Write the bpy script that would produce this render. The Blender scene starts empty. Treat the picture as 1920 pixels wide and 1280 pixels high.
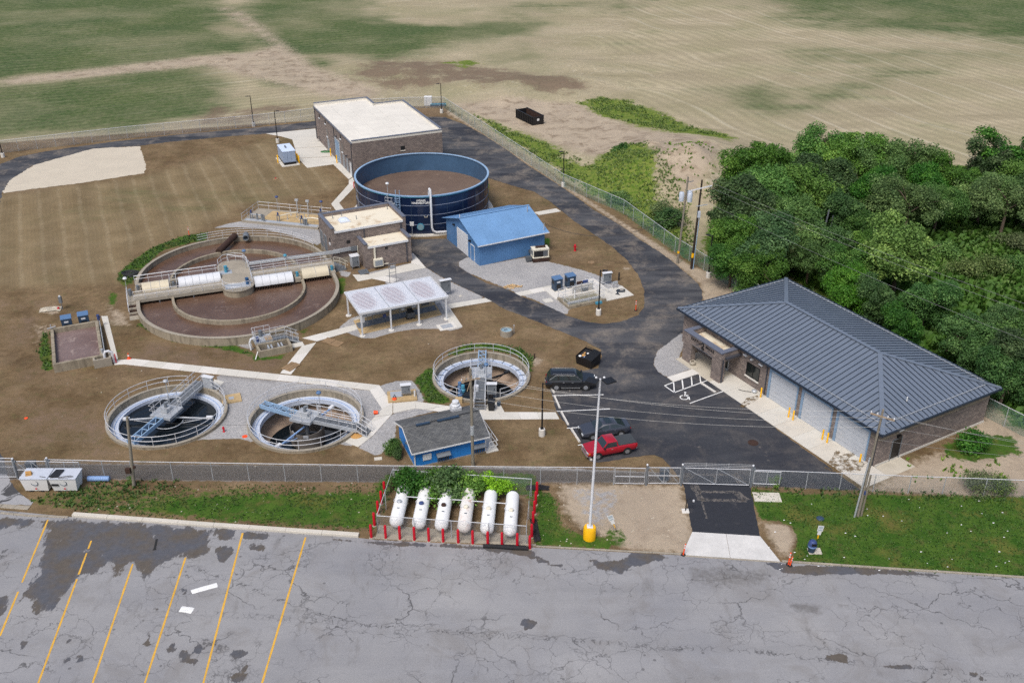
import bpy, bmesh, math, random
import numpy as np
from mathutils import Vector, Matrix
from math import sin, cos, pi, radians, atan2, hypot
random.seed(7)
S = bpy.context.scene
C = S.collection
# ------------------------------------------------------------------ camera, sky, sun, exposure
F = 1840.0; PITCH = radians(28.4); EYE = 52.0
cam = bpy.data.cameras.new('camera'); co = bpy.data.objects.new('camera', cam); C.objects.link(co)
cam.sensor_width = 36.0; cam.lens = 36.0 * F / 1920.0; cam.clip_start = 1.0; cam.clip_end = 9000.0
co.location = (0, 0, EYE); co.rotation_euler = (pi / 2 - PITCH, 0, 0)
S.camera = co
W = bpy.data.worlds.new('World'); S.world = W; W.use_nodes = True
nt = W.node_tree; bg = nt.nodes['Background']
sky = nt.nodes.new('ShaderNodeTexSky'); sky.sky_type = 'NISHITA'; sky.sun_disc = False
SUN_EL = radians(58); SUN_AZ = radians(205)       # azimuth measured clockwise from +Y
sky.sun_elevation = SUN_EL; sky.sun_rotation = SUN_AZ
sky.air_density = 1.0; sky.dust_density = 4.0; sky.ozone_density = 1.2; sky.altitude = 0
nt.links.new(sky.outputs['Color'], bg.inputs['Color']); bg.inputs['Strength'].default_value = 0.11
sl = bpy.data.lights.new('sun', 'SUN'); so = bpy.data.objects.new('sun', sl); C.objects.link(so)
sl.energy = 1.65; sl.angle = radians(22); sl.color = (1.0, 0.975, 0.94)
sd = Vector((sin(SUN_AZ) * cos(SUN_EL), cos(SUN_AZ) * cos(SUN_EL), sin(SUN_EL)))
so.rotation_euler = (-sd).to_track_quat('-Z', 'Y').to_euler(); so.location = (0, 0, 200)
S.view_settings.view_transform = 'Standard'; S.view_settings.look = 'None'
S.view_settings.gamma = 1.0; S.view_settings.use_curve_mapping = False
S.view_settings.exposure = 0.42
S.cycles.use_denoising = False
try: S.cycles.denoiser = 'OPENIMAGEDENOISE'; S.cycles.denoising_input_passes = 'RGB_ALBEDO_NORMAL'
except Exception: pass
S.cycles.max_bounces = 6; S.cycles.diffuse_bounces = 3; S.cycles.transparent_max_bounces = 12

# ------------------------------------------------------------------ measuring the place from the photograph
def G(px, py, z=0.0):
    """pixel of the 1920x1280 photograph -> point of the place at height z"""
    u = (px - 960) / F; v = (640 - py) / F
    c, s = cos(PITCH), sin(PITCH)
    dy = c + v * s; dz = -s + v * c
    t = (z - EYE) / dz
    return Vector((u * t, dy * t, z))
def pix(x, y, z=0.0):
    c, s = cos(PITCH), sin(PITCH)
    zz = z - EYE; d = y * c - zz * s; up = y * s + zz * c
    return 960 + F * x / d, 640 - F * up / d
def GL(pts, z=0.0): return [G(p[0], p[1], z) for p in pts]
def lin(c):
    c = c / 255.0
    return c / 12.92 if c <= 0.04045 else ((c + 0.055) / 1.055) ** 2.4
def rgb(r, g, b): return (lin(r), lin(g), lin(b))

# ------------------------------------------------------------------ mesh building
class MB:
    def __init__(s): s.v = []; s.f = []
    def add(s, vs, fs):
        o = len(s.v); s.v += [tuple(p) for p in vs]; s.f += [tuple(i + o for i in f) for f in fs]; return s
    def box(s, x0, x1, y0, y1, z0, z1):
        return s.add([(x0,y0,z0),(x1,y0,z0),(x1,y1,z0),(x0,y1,z0),(x0,y0,z1),(x1,y0,z1),(x1,y1,z1),(x0,y1,z1)],
                     [(3,2,1,0),(4,5,6,7),(0,1,5,4),(1,2,6,5),(2,3,7,6),(3,0,4,7)])
    def cbox(s, c, d, rz=0.0):
        a, b = cos(rz), sin(rz); vs = []
        for z in (-.5, .5):
            for x, y in ((-.5,-.5),(.5,-.5),(.5,.5),(-.5,.5)):
                X, Y = x*d[0], y*d[1]; vs.append((c[0]+X*a-Y*b, c[1]+X*b+Y*a, c[2]+z*d[2]))
        return s.add(vs, [(3,2,1,0),(4,5,6,7),(0,1,5,4),(1,2,6,5),(2,3,7,6),(3,0,4,7)])
    def beam(s, p, q, w, h):
        p = Vector(p); q = Vector(q); d = (q - p).normalized()
        up = Vector((0,0,1)) if abs(d.z) < .95 else Vector((0,1,0))
        r = d.cross(up).normalized(); u = r.cross(d).normalized()
        vs = []
        for e in (p, q):
            for a, b in ((-1,-1),(1,-1),(1,1),(-1,1)): vs.append(e + r*a*w/2 + u*b*h/2)
        return s.add(vs, [(3,2,1,0),(4,5,6,7),(0,1,5,4),(1,2,6,5),(2,3,7,6),(3,0,4,7)])
    def cyl(s, p, q, r, r1=None, n=8, cap=True):
        r1 = r if r1 is None else r1
        p = Vector(p); q = Vector(q); d = (q - p).normalized()
        up = Vector((0,0,1)) if abs(d.z) < .9 else Vector((1,0,0))
        a = d.cross(up).normalized(); b = a.cross(d).normalized()
        vs = []
        for e, rr in ((p, r), (q, r1)):
            for i in range(n):
                t = 2*pi*i/n; vs.append(e + a*cos(t)*rr + b*sin(t)*rr)
        fs = [(i, (i+1) % n, n+(i+1) % n, n+i) for i in range(n)]
        if cap: fs += [tuple(range(n-1, -1, -1)), tuple(range(n, 2*n))]
        return s.add(vs, fs)
    def tube(s, pts, r, n=6, closed=False):
        pts = [Vector(p) for p in pts]; m = len(pts); vs = []
        prev = None
        for i, p in enumerate(pts):
            if closed: d = pts[(i+1) % m] - pts[i-1]
            else: d = pts[min(i+1, m-1)] - pts[max(i-1, 0)]
            d.normalize()
            if prev is None:
                up = Vector((0,0,1)) if abs(d.z) < .9 else Vector((1,0,0)); a = d.cross(up).normalized()
            else:
                a = prev - d * prev.dot(d)
                a = a.normalized() if a.length > 1e-6 else d.orthogonal().normalized()
            prev = a; b = a.cross(d)
            for k in range(n):
                t = 2*pi*k/n; vs.append(p + a*cos(t)*r + b*sin(t)*r)
        fs = []
        for i in range(m if closed else m-1):
            j = (i+1) % m
            for k in range(n): fs.append((i*n+k, i*n+(k+1) % n, j*n+(k+1) % n, j*n+k))
        if not closed: fs += [tuple(range(n-1, -1, -1)), tuple(range((m-1)*n, m*n))]
        return s.add(vs, fs)
    def lathe(s, c, prof, n=24, a0=0.0, a1=2*pi):
        full = abs(a1 - a0 - 2*pi) < 1e-6; m = n if full else n+1; vs = []
        for r, z in prof:
            for i in range(m):
                t = a0 + (a1-a0)*i/n; vs.append((c[0]+r*cos(t), c[1]+r*sin(t), c[2]+z))
        fs = []
        for k in range(len(prof)-1):
            for i in range(n):
                j = (i+1) % m; fs.append((k*m+i, k*m+j, (k+1)*m+j, (k+1)*m+i))
        return s.add(vs, fs)
    def prism(s, poly, z0, z1):
        n = len(poly); ar = sum(poly[i][0]*poly[(i+1) % n][1] - poly[(i+1) % n][0]*poly[i][1] for i in range(n))
        if ar < 0: poly = poly[::-1]
        vs = [(p[0], p[1], z0) for p in poly] + [(p[0], p[1], z1) for p in poly]
        return s.add(vs, [tuple(range(n-1,-1,-1)), tuple(range(n, 2*n))] + [(i,(i+1)%n,n+(i+1)%n,n+i) for i in range(n)])
    def xprism(s, prof, x0, x1):
        """profile (y,z) extruded along x"""
        n = len(prof); vs = [(x0,p[0],p[1]) for p in prof] + [(x1,p[0],p[1]) for p in prof]
        return s.add(vs, [tuple(range(n-1,-1,-1)), tuple(range(n,2*n))] + [(i,(i+1)%n,n+(i+1)%n,n+i) for i in range(n)])
    def ball(s, c, r, n=10, m=6, sq=1.0):
        prof = [(r*sin(pi*k/m)+1e-4, -r*cos(pi*k/m)*sq) for k in range(m+1)]
        return s.lathe(c, prof, n)
    def face(s, pts): return s.add(pts, [tuple(range(len(pts)))])
    def mesh(s, name, mat, smooth=False, uv=False, fix=True):
        me = bpy.data.meshes.new(name); me.from_pydata([tuple(p) for p in s.v], [], s.f); me.materials.append(mat)
        if fix and len(s.f) < 6000:
            bm = bmesh.new(); bm.from_mesh(me); bmesh.ops.recalc_face_normals(bm, faces=bm.faces); bm.to_mesh(me); bm.free()
        if uv: box_uv(me)
        if smooth:
            me.polygons.foreach_set('use_smooth', [True]*len(me.polygons))
            if smooth != 'all':
                try: me.set_sharp_from_angle(angle=radians(38))
                except Exception: pass
        me.update(); return me
    def obj(s, name, mat, parent=None, smooth=False, uv=False, world=False, fix=True):
        if world and parent is not None:
            root = parent
            while root.parent: root = root.parent
            l = root.location; a = root.rotation_euler.z; ca, sa = cos(-a), sin(-a)
            s.v = [((p[0]-l[0])*ca-(p[1]-l[1])*sa, (p[0]-l[0])*sa+(p[1]-l[1])*ca, p[2]-l[2]) for p in s.v]
        o = bpy.data.objects.new(name, s.mesh(name, mat, smooth, uv, fix)); C.objects.link(o); o.parent = parent
        return o
def box_uv(me):
    uvl = me.uv_layers.new(name='uv')
    for p in me.polygons:
        n = p.normal
        if abs(n.z) < .7:
            t = Vector((-n.y, n.x, 0)); t.normalize()
        for li in p.loop_indices:
            q = me.vertices[me.loops[li].vertex_index].co
            uvl.data[li].uv = (q.dot(t), q.z) if abs(n.z) < .7 else (q.x, q.y)
def inst(me, name, parent=None, loc=(0,0,0), rz=0.0, scale=None, rot=None):
    o = bpy.data.objects.new(name, me); C.objects.link(o); o.parent = parent
    o.location = loc; o.rotation_euler = rot if rot else (0,0,rz)
    if scale is not None: o.scale = scale if hasattr(scale, '__len__') else (scale,)*3
    return o
def thing(name, label, cat, loc=(0,0,0), rz=0.0, group=None):
    o = bpy.data.objects.new(name, None); C.objects.link(o); o.empty_display_size = .3
    o.location = loc; o.rotation_euler = (0,0,rz); return tag(o, label, cat, group)
def tag(o, label, cat, group=None):
    o['label'] = label; o['category'] = cat
    if group: o['group'] = group
    return o
def structure(o): o['kind'] = 'structure'; return o
def stuff(o): o['kind'] = 'stuff'; return o
def dup(root, loc, rz=None, label=None, group=None, scale=None):
    r = root.copy(); C.objects.link(r); r.location = loc
    if rz is not None: r.rotation_euler = (0,0,rz)
    if scale is not None: r.scale = (scale,)*3
    if label: r['label'] = label
    if group: r['group'] = group
    for ch in list(root.children):
        c = ch.copy(); C.objects.link(c); c.parent = r
        for g in list(ch.children):
            d = g.copy(); C.objects.link(d); d.parent = c
    return r
def frame(o, a):
    """local (x,y) of a frame at o turned by a -> world"""
    ca, sa = cos(a), sin(a)
    return lambda x, y, z=0.0: Vector((o[0]+x*ca-y*sa, o[1]+x*sa+y*ca, z))
_post = {}
def post_mesh(h, r, mat, n=6):
    k = (round(h,3), round(r,3), mat.name)
    if k not in _post: _post[k] = MB().cyl((0,0,0), (0,0,h), r, n=n).mesh('post', mat)
    return _post[k]
def railing(parent, pts, mat, h=1.07, rails=(.55, 1.05), step=1.7, r=.031, closed=False, name='railing', toe=False):
    """pts local 3D points at the foot of the rail; one railing part with posts as its own parts"""
    pts = [Vector(p) for p in pts]
    mb = MB()
    for z in rails: mb.tube([p + Vector((0,0,z)) for p in pts], r, 5, closed)
    o = mb.obj(name, mat, parent, smooth=True)
    seq = pts + ([pts[0]] if closed else [])
    acc = 0.0; nxt = 0.0
    pm = post_mesh(h, r*.95, mat, 5)
    for a, b in zip(seq[:-1], seq[1:]):
        L = (b-a).length
        while nxt <= acc + L + 1e-6:
            t = (nxt-acc)/L if L else 0
            if not (closed and nxt > 0 and acc + L - nxt < .3 and b is seq[-1]): inst(pm, 'post', o, a.lerp(b, t))
            nxt += step
        acc += L
    return o
# ------------------------------------------------------------------ materials
def mat(name, col, rough=.8, metal=0.0, n=(3.0, .12), n2=None, bump=0.0, bscale=30.0, spec=.4, detail=4.0, coat=0.0):
    """plain procedural surface: base colour mottled by two noises, fine bump"""
    m = bpy.data.materials.new(name); m.use_nodes = True; t = m.node_tree; B = t.nodes['Principled BSDF']
    B.inputs['Roughness'].default_value = rough; B.inputs['Metallic'].default_value = metal
    B.inputs['Specular IOR Level'].default_value = spec; B.inputs['Coat Weight'].default_value = coat
    tc = t.nodes.new('ShaderNodeTexCoord'); gm = t.nodes.new('ShaderNodeNewGeometry')
    src = gm.outputs['Position']
    def nz(sc, det):
        x = t.nodes.new('ShaderNodeTexNoise'); x.inputs['Scale'].default_value = sc; x.inputs['Detail'].default_value = det
        x.inputs['Roughness'].default_value = .6; t.links.new(src, x.inputs['Vector']); return x.outputs['Fac']
    cur = None
    for k in ([n] if n2 is None else [n, n2]):
        f = nz(k[0], detail)
        r = t.nodes.new('ShaderNodeMapRange'); r.inputs[1].default_value = .25; r.inputs[2].default_value = .75
        r.inputs[3].default_value = 1-k[1]; r.inputs[4].default_value = 1+k[1]; t.links.new(f, r.inputs[0])
        mx = t.nodes.new('ShaderNodeVectorMath'); mx.operation = 'SCALE'
        if cur is None: mx.inputs[0].default_value = col
        else: t.links.new(cur, mx.inputs[0])
        t.links.new(r.outputs[0], mx.inputs['Scale']); cur = mx.outputs[0]
    t.links.new(cur, B.inputs['Base Color'])
    if bump:
        f = nz(bscale, 3.0); b = t.nodes.new('ShaderNodeBump'); b.inputs['Strength'].default_value = bump; b.inputs['Distance'].default_value = .03
        t.links.new(f, b.inputs['Height']); t.links.new(b.outputs[0], B.inputs['Normal'])
    return m
class NT:
    """short hand for shader graphs"""
    def __init__(s, name):
        s.m = bpy.data.materials.new(name); s.m.use_nodes = True; s.t = s.m.node_tree
        s.B = s.t.nodes['Principled BSDF']; s.g = s.t.nodes.new('ShaderNodeNewGeometry').outputs['Position']
        s.tc = s.t.nodes.new('ShaderNodeTexCoord')
    def ln(s, a, b):
        if hasattr(a, 'is_output'): s.t.links.new(a, b)
        else: b.default_value = a
    def noise(s, sc, det=4, rough=.6, vec=None, dist=0.0, typ=None):
        x = s.t.nodes.new('ShaderNodeTexNoise'); x.inputs['Scale'].default_value = sc; x.inputs['Detail'].default_value = det
        x.inputs['Roughness'].default_value = rough; x.inputs['Distortion'].default_value = dist
        s.ln(vec or s.g, x.inputs['Vector']); return x.outputs['Fac']
    def noisec(s, sc, det=2, vec=None):
        x = s.t.nodes.new('ShaderNodeTexNoise'); x.inputs['Scale'].default_value = sc; x.inputs['Detail'].default_value = det
        s.ln(vec or s.g, x.inputs['Vector']); return x.outputs['Color']
    def vor(s, sc, vec=None, feat='F1', out='Distance', rnd=1.0):
        x = s.t.nodes.new('ShaderNodeTexVoronoi'); x.feature = feat; x.inputs['Scale'].default_value = sc
        x.inputs['Randomness'].default_value = rnd
        s.ln(vec or s.g, x.inputs['Vector']); return x.outputs[out]
    def rng(s, f, a, b, c=0.0, d=1.0, smooth=False):
        x = s.t.nodes.new('ShaderNodeMapRange'); x.interpolation_type = 'SMOOTHSTEP' if smooth else 'LINEAR'
        s.ln(f, x.inputs[0])
        for i, v in zip((1,2,3,4), (a,b,c,d)): x.inputs[i].default_value = v
        return x.outputs[0]
    def math(s, op, a, b=0.0):
        x = s.t.nodes.new('ShaderNodeMath'); x.operation = op; s.ln(a, x.inputs[0]); s.ln(b, x.inputs[1]); return x.outputs[0]
    def vmath(s, op, a, b):
        x = s.t.nodes.new('ShaderNodeVectorMath'); x.operation = op; s.ln(a, x.inputs[0])
        s.ln(b, x.inputs['Scale'] if op == 'SCALE' else x.inputs[1]); return x.outputs[0]
    def mix(s, f, a, b):
        x = s.t.nodes.new('ShaderNodeMix'); x.data_type = 'RGBA'; s.ln(f, x.inputs[0])
        s.ln(a if hasattr(a,'is_output') else tuple(a)+(1,), x.inputs[6]); s.ln(b if hasattr(b,'is_output') else tuple(b)+(1,), x.inputs[7]); return x.outputs[2]
    def attr(s, name):
        x = s.t.nodes.new('ShaderNodeAttribute'); x.attribute_name = name; return x
    def sep(s, c):
        x = s.t.nodes.new('ShaderNodeSeparateColor'); s.ln(c, x.inputs[0]); return x.outputs
    def xyz(s, v):
        x = s.t.nodes.new('ShaderNodeSeparateXYZ'); s.ln(v, x.inputs[0]); return x.outputs
    def mapping(s, vec, rot=(0,0,0), scale=(1,1,1), loc=(0,0,0)):
        x = s.t.nodes.new('ShaderNodeMapping'); s.ln(vec, x.inputs[0]); x.inputs['Rotation'].default_value = rot
        x.inputs['Scale'].default_value = scale; x.inputs['Location'].default_value = loc; return x.outputs[0]
    def bump(s, h, strength=.4, dist=.05):
        x = s.t.nodes.new('ShaderNodeBump'); x.inputs['Strength'].default_value = strength; x.inputs['Distance'].default_value = dist
        s.ln(h, x.inputs['Height']); s.t.links.new(x.outputs[0], s.B.inputs['Normal'])
    def done(s, col, rough=.85, spec=.3, metal=0.0):
        s.ln(col if hasattr(col,'is_output') else tuple(col)+(1,), s.B.inputs['Base Color']); s.ln(rough, s.B.inputs['Roughness'])
        s.B.inputs['Specular IOR Level'].default_value = spec; s.B.inputs['Metallic'].default_value = metal; return s.m
M = {}
M['galv'] = mat('galvanised steel', rgb(176,180,184), .45, .25, (2,.10))
M['galv_dark'] = mat('weathered galvanised steel', rgb(120,126,132), .5, .3, (2,.12))
M['rail'] = mat('aluminium railing', rgb(205,206,208), .4, .2, (1.5,.08))
M['black'] = mat('black powder coat', (.012,.012,.014), .45, 0, (4,.1))
M['blackplastic'] = mat('black plastic', (.016,.017,.019), .5, 0, (4,.2))
M['darkbronze'] = mat('dark bronze trim', rgb(70,72,80), .45, .1, (3,.1))
M['coping'] = mat('grey metal coping', rgb(104,108,120), .4, .1, (2,.08))
M['concrete'] = mat('fresh concrete', rgb(198,194,184), .9, 0, (.6,.07), (9,.08), bump=.15, bscale=40)
M['concrete_b'] = mat('fresh concrete paler', rgb(207,203,195), .9, 0, (.6,.08), (9,.08), bump=.15, bscale=40)
M['concrete_c'] = mat('fresh concrete dustier', rgb(196,190,178), .9, 0, (.6,.10), (9,.08), bump=.15, bscale=40)
M['oldconcrete'] = mat('weathered concrete', rgb(150,142,128), .92, 0, (.5,.16), (5,.16), bump=.3, bscale=25)
M['joint'] = mat('joint filler', rgb(120,112,100), .95, 0, (3,.1))
M['apron'] = mat('pale apron concrete', rgb(200,198,194), .85, 0, (.8,.12), (6,.08), bump=.1)
M['white'] = mat('white paint', rgb(216,216,214), .5, 0, (2,.04))
M['whitemetal'] = mat('white painted metal', rgb(208,210,213), .4, 0, (1.5,.05))
M['cream'] = mat('cream painted metal', rgb(216,210,192), .45, 0, (2,.07))
M['membrane'] = mat('white roof membrane', rgb(214,209,198), .7, 0, (.25,.10), (1.6,.06))
M['membrane_old'] = None
M['tankwhite'] = mat('white tank paint', rgb(234,234,232), .4, 0, (1.2,.05), (7,.03))
M['binlid'] = mat('pale grey plastic lid', rgb(186,192,202), .5, 0, (2,.07))
M['yellow'] = mat('yellow paint', rgb(236,178,20), .45, 0, (3,.08))
M['red'] = mat('red paint', rgb(186,16,38), .45, 0, (3,.08))
M['orange'] = mat('safety orange', rgb(238,84,36), .5, 0, (3,.06))
M['rubber'] = mat('tyre rubber', (.018,.018,.018), .8, 0, (6,.2))
M['rim'] = mat('alloy rim', rgb(165,168,172), .3, .6, (6,.1))
M['glass'] = mat('dark vehicle glass', (.02,.03,.035), .06, 0, (2,.1), spec=.8)
M['winglass'] = mat('window glass', (.012,.016,.016), .08, 0, (2,.1), spec=.7)
M['chrome'] = mat('chrome trim', rgb(205,208,210), .18, .8, (3,.05))
M['carred'] = mat('red car paint', rgb(158,22,40), .3, 0, (2,.08), coat=.6)
M['carblack'] = mat('black car paint', (.010,.011,.014), .25, 0, (2,.1), coat=.8)
M['cargrey'] = mat('graphite car paint', rgb(62,66,76), .3, .2, (2,.08), coat=.7)
M['tonneau'] = mat('black vinyl cover', rgb(62,66,68), .6, 0, (3,.1))
M['headlamp'] = mat('lamp lens', rgb(200,205,208), .15, 0, (4,.05), spec=.7)
M['amber'] = mat('amber lens', rgb(226,110,30), .3, 0, (4,.05))
M['taillamp'] = mat('red lens', rgb(150,14,18), .25, 0, (4,.05))
M['wood'] = mat('weathered pole wood', rgb(128,121,108), .9, 0, (1.2,.15), (18,.2), bump=.4, bscale=30)
M['wooddark'] = mat('creosoted pole wood', rgb(48,38,32), .9, 0, (1.2,.2), (18,.2), bump=.4, bscale=30)
M['lumber'] = mat('fresh lumber', rgb(206,174,128), .85, 0, (4,.2))
M['timber_old'] = mat('grey timber', rgb(150,132,110), .9, 0, (2,.18), (14,.12))
M['bluebox'] = mat('slate blue enclosure', rgb(50,68,88), .5, .0, (2,.08))
M['bluetop'] = mat('slate blue lid', rgb(84,114,150), .5, 0, (2,.06))
M['genblue'] = mat('pale grey blue enclosure', rgb(150,166,190), .5, 0, (1.5,.06))
M['gentop'] = mat('pale blue enclosure roof', rgb(200,214,235), .5, 0, (1.5,.05))
M['bluetruss'] = mat('pale blue painted steel', rgb(140,168,196), .5, 0, (2,.12))
M['teal'] = mat('teal painted steel', rgb(70,140,165), .5, 0, (2,.12))
M['motor'] = mat('blue motor paint', rgb(40,80,120), .5, 0, (4,.15))
M['plasticblue'] = mat('blue plastic', rgb(56,72,118), .5, 0, (3,.1))
M['paleblue'] = mat('pale blue plastic pipe', rgb(128,158,200), .55, 0, (3,.08))
M['fabricblack'] = mat('black geotextile', (.016,.016,.018), .85, 0, (4,.3), bump=.5, bscale=12)
M['rustdark'] = mat('dark rusted steel', rgb(62,44,36), .85, .1, (2,.3), (9,.2))
M['grating'] = mat('steel grating', rgb(112,116,120), .6, .3, (6,.2))
M['yellowline'] = mat('worn yellow line', rgb(206,160,62), .8, 0, (1.2,.16), (9,.2))
M['whiteline'] = mat('white line paint', rgb(226,226,222), .75, 0, (2,.08), (9,.08))
M['louver'] = mat('grey louver', rgb(92,96,100), .5, .2, (3,.1))
M['rolldoor'] = mat('white sectional door', rgb(178,183,190), .5, 0, (1.5,.05))
M['bluetrim'] = mat('blue grey door trim', rgb(124,150,176), .5, 0, (2,.07))
M['doorgrey'] = mat('grey steel door', rgb(140,146,152), .5, .1, (2,.08))
M['signface'] = mat('grey sign face', rgb(165,176,182), .5, 0, (5,.1))
M['wire'] = mat('aluminium wire', rgb(150,150,148), .5, .3, (1,.05))
M['wiredark'] = mat('black insulated wire', (.02,.02,.02), .6, 0, (1,.1))
M['fencewire'] = mat('galvanised fence wire', rgb(160,166,172), .45, .3, (1,.08))
M['fencegreen'] = mat('green coated fence wire', rgb(120,158,142), .5, .1, (1,.08))
M['stone'] = mat('limestone chunk', rgb(176,168,152), .9, 0, (3,.15), (12,.1), bump=.3)
M['tan'] = mat('tan stained concrete', rgb(176,152,112), .9, 0, (1.2,.2), (6,.15))
M['stainwood'] = mat('muddy board', rgb(136,112,84), .95, 0, (1.5,.22), (8,.15))
M['rubble'] = mat('brown paper and cardboard', rgb(186,142,84), .9, 0, (6,.25))
M['litter'] = mat('white litter', rgb(225,225,222), .7, 0, (8,.08))
M['transformer'] = mat('pale grey transformer can', rgb(186,194,204), .4, .1, (3,.06))

def brick_mat(name, c1, c2, mortar, bw=.4, bh=.2, msize=.014, patch=.12):
    n = NT(name); uv = n.tc.outputs['UV']
    b = n.t.nodes.new('ShaderNodeTexBrick'); n.ln(uv, b.inputs['Vector'])
    b.inputs['Color1'].default_value = c1+(1,); b.inputs['Color2'].default_value = c2+(1,); b.inputs['Mortar'].default_value = mortar+(1,)
    b.inputs['Scale'].default_value = 1.0; b.inputs['Mortar Size'].default_value = msize
    b.inputs['Brick Width'].default_value = bw; b.inputs['Row Height'].default_value = bh; b.inputs['Bias'].default_value = 0.0
    f = n.rng(n.noise(.8, 4), .3, .7, 1-patch, 1+patch); f2 = n.rng(n.noise(14, 3), .3, .7, .86, 1.14)
    c = n.vmath('SCALE', n.vmath('SCALE', b.outputs['Color'], f), f2)
    n.bump(n.math('SUBTRACT', 1.0, b.outputs['Fac']), .5, .02)
    return n.done(c, .9, .2)
M['brick'] = brick_mat('mottled brown masonry', rgb(144,131,123), rgb(115,105,101), rgb(96,90,88))
M['brickband'] = brick_mat('tan masonry band', rgb(150,138,122), rgb(136,124,110), rgb(110,102,92))
M['brickpale'] = brick_mat('painted masonry base', rgb(150,146,140), rgb(140,136,130), rgb(126,122,116))

def ribbed(name, col, period, rough=.45, dark=.55, axis=0, amt=.1, width=.2):
    """metal sheet whose narrow ribs run across the given uv axis"""
    n = NT(name); u = n.xyz(n.tc.outputs['UV'])[axis]
    fr = n.math('FRACT', n.math('MULTIPLY', u, 1/period))
    rib = n.math('LESS_THAN', n.math('ABSOLUTE', n.math('SUBTRACT', fr, .5)), width/2)
    f = n.rng(n.noise(.7, 4), .3, .7, 1-amt, 1+amt); f2 = n.rng(n.noise(6, 3), .3, .7, .95, 1.05)
    c = n.vmath('SCALE', n.vmath('SCALE', col, f), f2)
    n.bump(rib, .8, .03)
    return n.done(c, rough, .4)
M['bluemetal'] = ribbed('sky blue ribbed siding', rgb(82,124,170), .3, .5)
M['blueroof'] = mat('sky blue roof sheet', rgb(108,146,186), .45, .0, (.35,.12), (3,.07))
M['shedblue'] = ribbed('bright blue wood siding', rgb(40,124,200), .3, .6)
M['hiproof'] = mat('charcoal blue roof sheet', rgb(110,120,134), .45, .15, (.5,.06), (5,.05))
M['hipseam'] = mat('charcoal seam', rgb(44,54,68), .4, .15, (.5,.06))
M['navy'] = mat('navy glass fused steel', rgb(22,36,64), .2, .0, (.6,.16), (3,.1), spec=.5)
M['navyin'] = mat('blue inner tank coating', rgb(64,92,120), .35, .0, (.4,.18), (3,.1))
M['seal'] = mat('grey seam sealant', rgb(128,138,158), .5, 0, (2,.12))

def shingle():
    n = NT('grey asphalt shingle'); uv = n.tc.outputs['UV']
    b = n.t.nodes.new('ShaderNodeTexBrick'); n.ln(uv, b.inputs['Vector'])
    b.inputs['Color1'].default_value = rgb(110,111,110)+(1,); b.inputs['Color2'].default_value = rgb(90,92,94)+(1,); b.inputs['Mortar'].default_value = rgb(60,60,62)+(1,)
    b.inputs['Scale'].default_value = 1; b.inputs['Mortar Size'].default_value = .012; b.inputs['Brick Width'].default_value = .3; b.inputs['Row Height'].default_value = .14
    c = n.vmath('SCALE', b.outputs['Color'], n.rng(n.noise(1.1, 5), .3, .7, .78, 1.22)); c = n.vmath('SCALE', c, n.rng(n.noise(25, 2), .3, .7, .8, 1.2))
    return n.done(c, .95, .1)
M['shingle'] = shingle()
def stained_membrane():
    n = NT('stained roof membrane'); f = n.rng(n.noise(.55, 6, .65), .5, .72, 0, 1, True)
    c = n.mix(n.math('MULTIPLY', f, .75), rgb(220,211,190), rgb(160,126,82)); c = n.vmath('SCALE', c, n.rng(n.noise(5, 3), .3, .7, .94, 1.05))
    return n.done(c, .8, .2)
M['membrane_old'] = stained_membrane()
def wall_concrete():
    n = NT('streaked tank concrete'); p = n.mapping(n.g, scale=(1,1,.18))
    f = n.rng(n.noise(1.6, 5, .6, p), .42, .7, 0, 1, True); g2 = n.noise(7, 4)
    c = n.mix(n.math('MULTIPLY', f, .7), rgb(150,140,122), rgb(96,88,76)); c = n.vmath('SCALE', c, n.rng(g2, .3, .7, .85, 1.15))
    n.bump(g2, .3, .03); return n.done(c, .92, .2)
M['tankwall'] = wall_concrete()
def sludge(name, c1, c2, foam, foam_lo=.62, rough=.25, sc=1.0, famt=.5):
    n = NT(name); p = n.mapping(n.g, scale=(1,1.8,1))
    r = n.noise(2.6*sc, 5, .65, p, .6); big = n.noise(.16*sc, 3); sw = n.noise(.5*sc, 6, .7, None, 1.6)
    c = n.mix(n.rng(big, .35, .65), c1, c2)
    c = n.mix(n.math('MULTIPLY', n.rng(sw, foam_lo, foam_lo+.1, 0, 1, True), famt), c, foam)
    c = n.vmath('SCALE', c, n.rng(r, .3, .7, .92, 1.08))
    n.bump(n.math('ADD', r, n.math('MULTIPLY', n.noise(7*sc, 3), .4)), .35, .08)
    return n.done(c, n.rng(r, .3, .7, rough, rough+.25), .5)
M['liquor'] = sludge('brown mixed liquor', rgb(86,63,48), rgb(106,84,70), rgb(142,122,108), .58, .14)
M['liquor_grey'] = sludge('grey brown aerated liquor', rgb(108,88,82), rgb(124,106,102), rgb(168,152,142), .54, .35, 1.3)
M['sludge'] = sludge('dried sludge', rgb(112,94,80), rgb(96,78,66), rgb(136,118,102), .56, .6, .8)
def clear_water():
    n = NT('dark clear water'); n.bump(n.noise(1.2, 4), .06, .05); n.done((.006,.009,.012), .03, .5); return n.m
M['darkwater'] = clear_water()
M['launder'] = mat('pale blue launder coating', rgb(192,201,216), .4, 0, (.8,.08), (6,.05))
M['floorconc'] = mat('stained tank floor', rgb(150,130,112), .8, 0, (.5,.22), (3,.12))
M['baffle'] = mat('stained baffle steel', rgb(116,110,104), .6, .2, (1,.22), (6,.15))
M['cover'] = mat('white fibreglass cover', rgb(208,210,213), .35, 0, (.7,.07), (4,.04))
M['cover_old'] = mat('yellowed fibreglass cover', rgb(200,189,164), .4, 0, (.7,.10), (4,.05))
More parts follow.
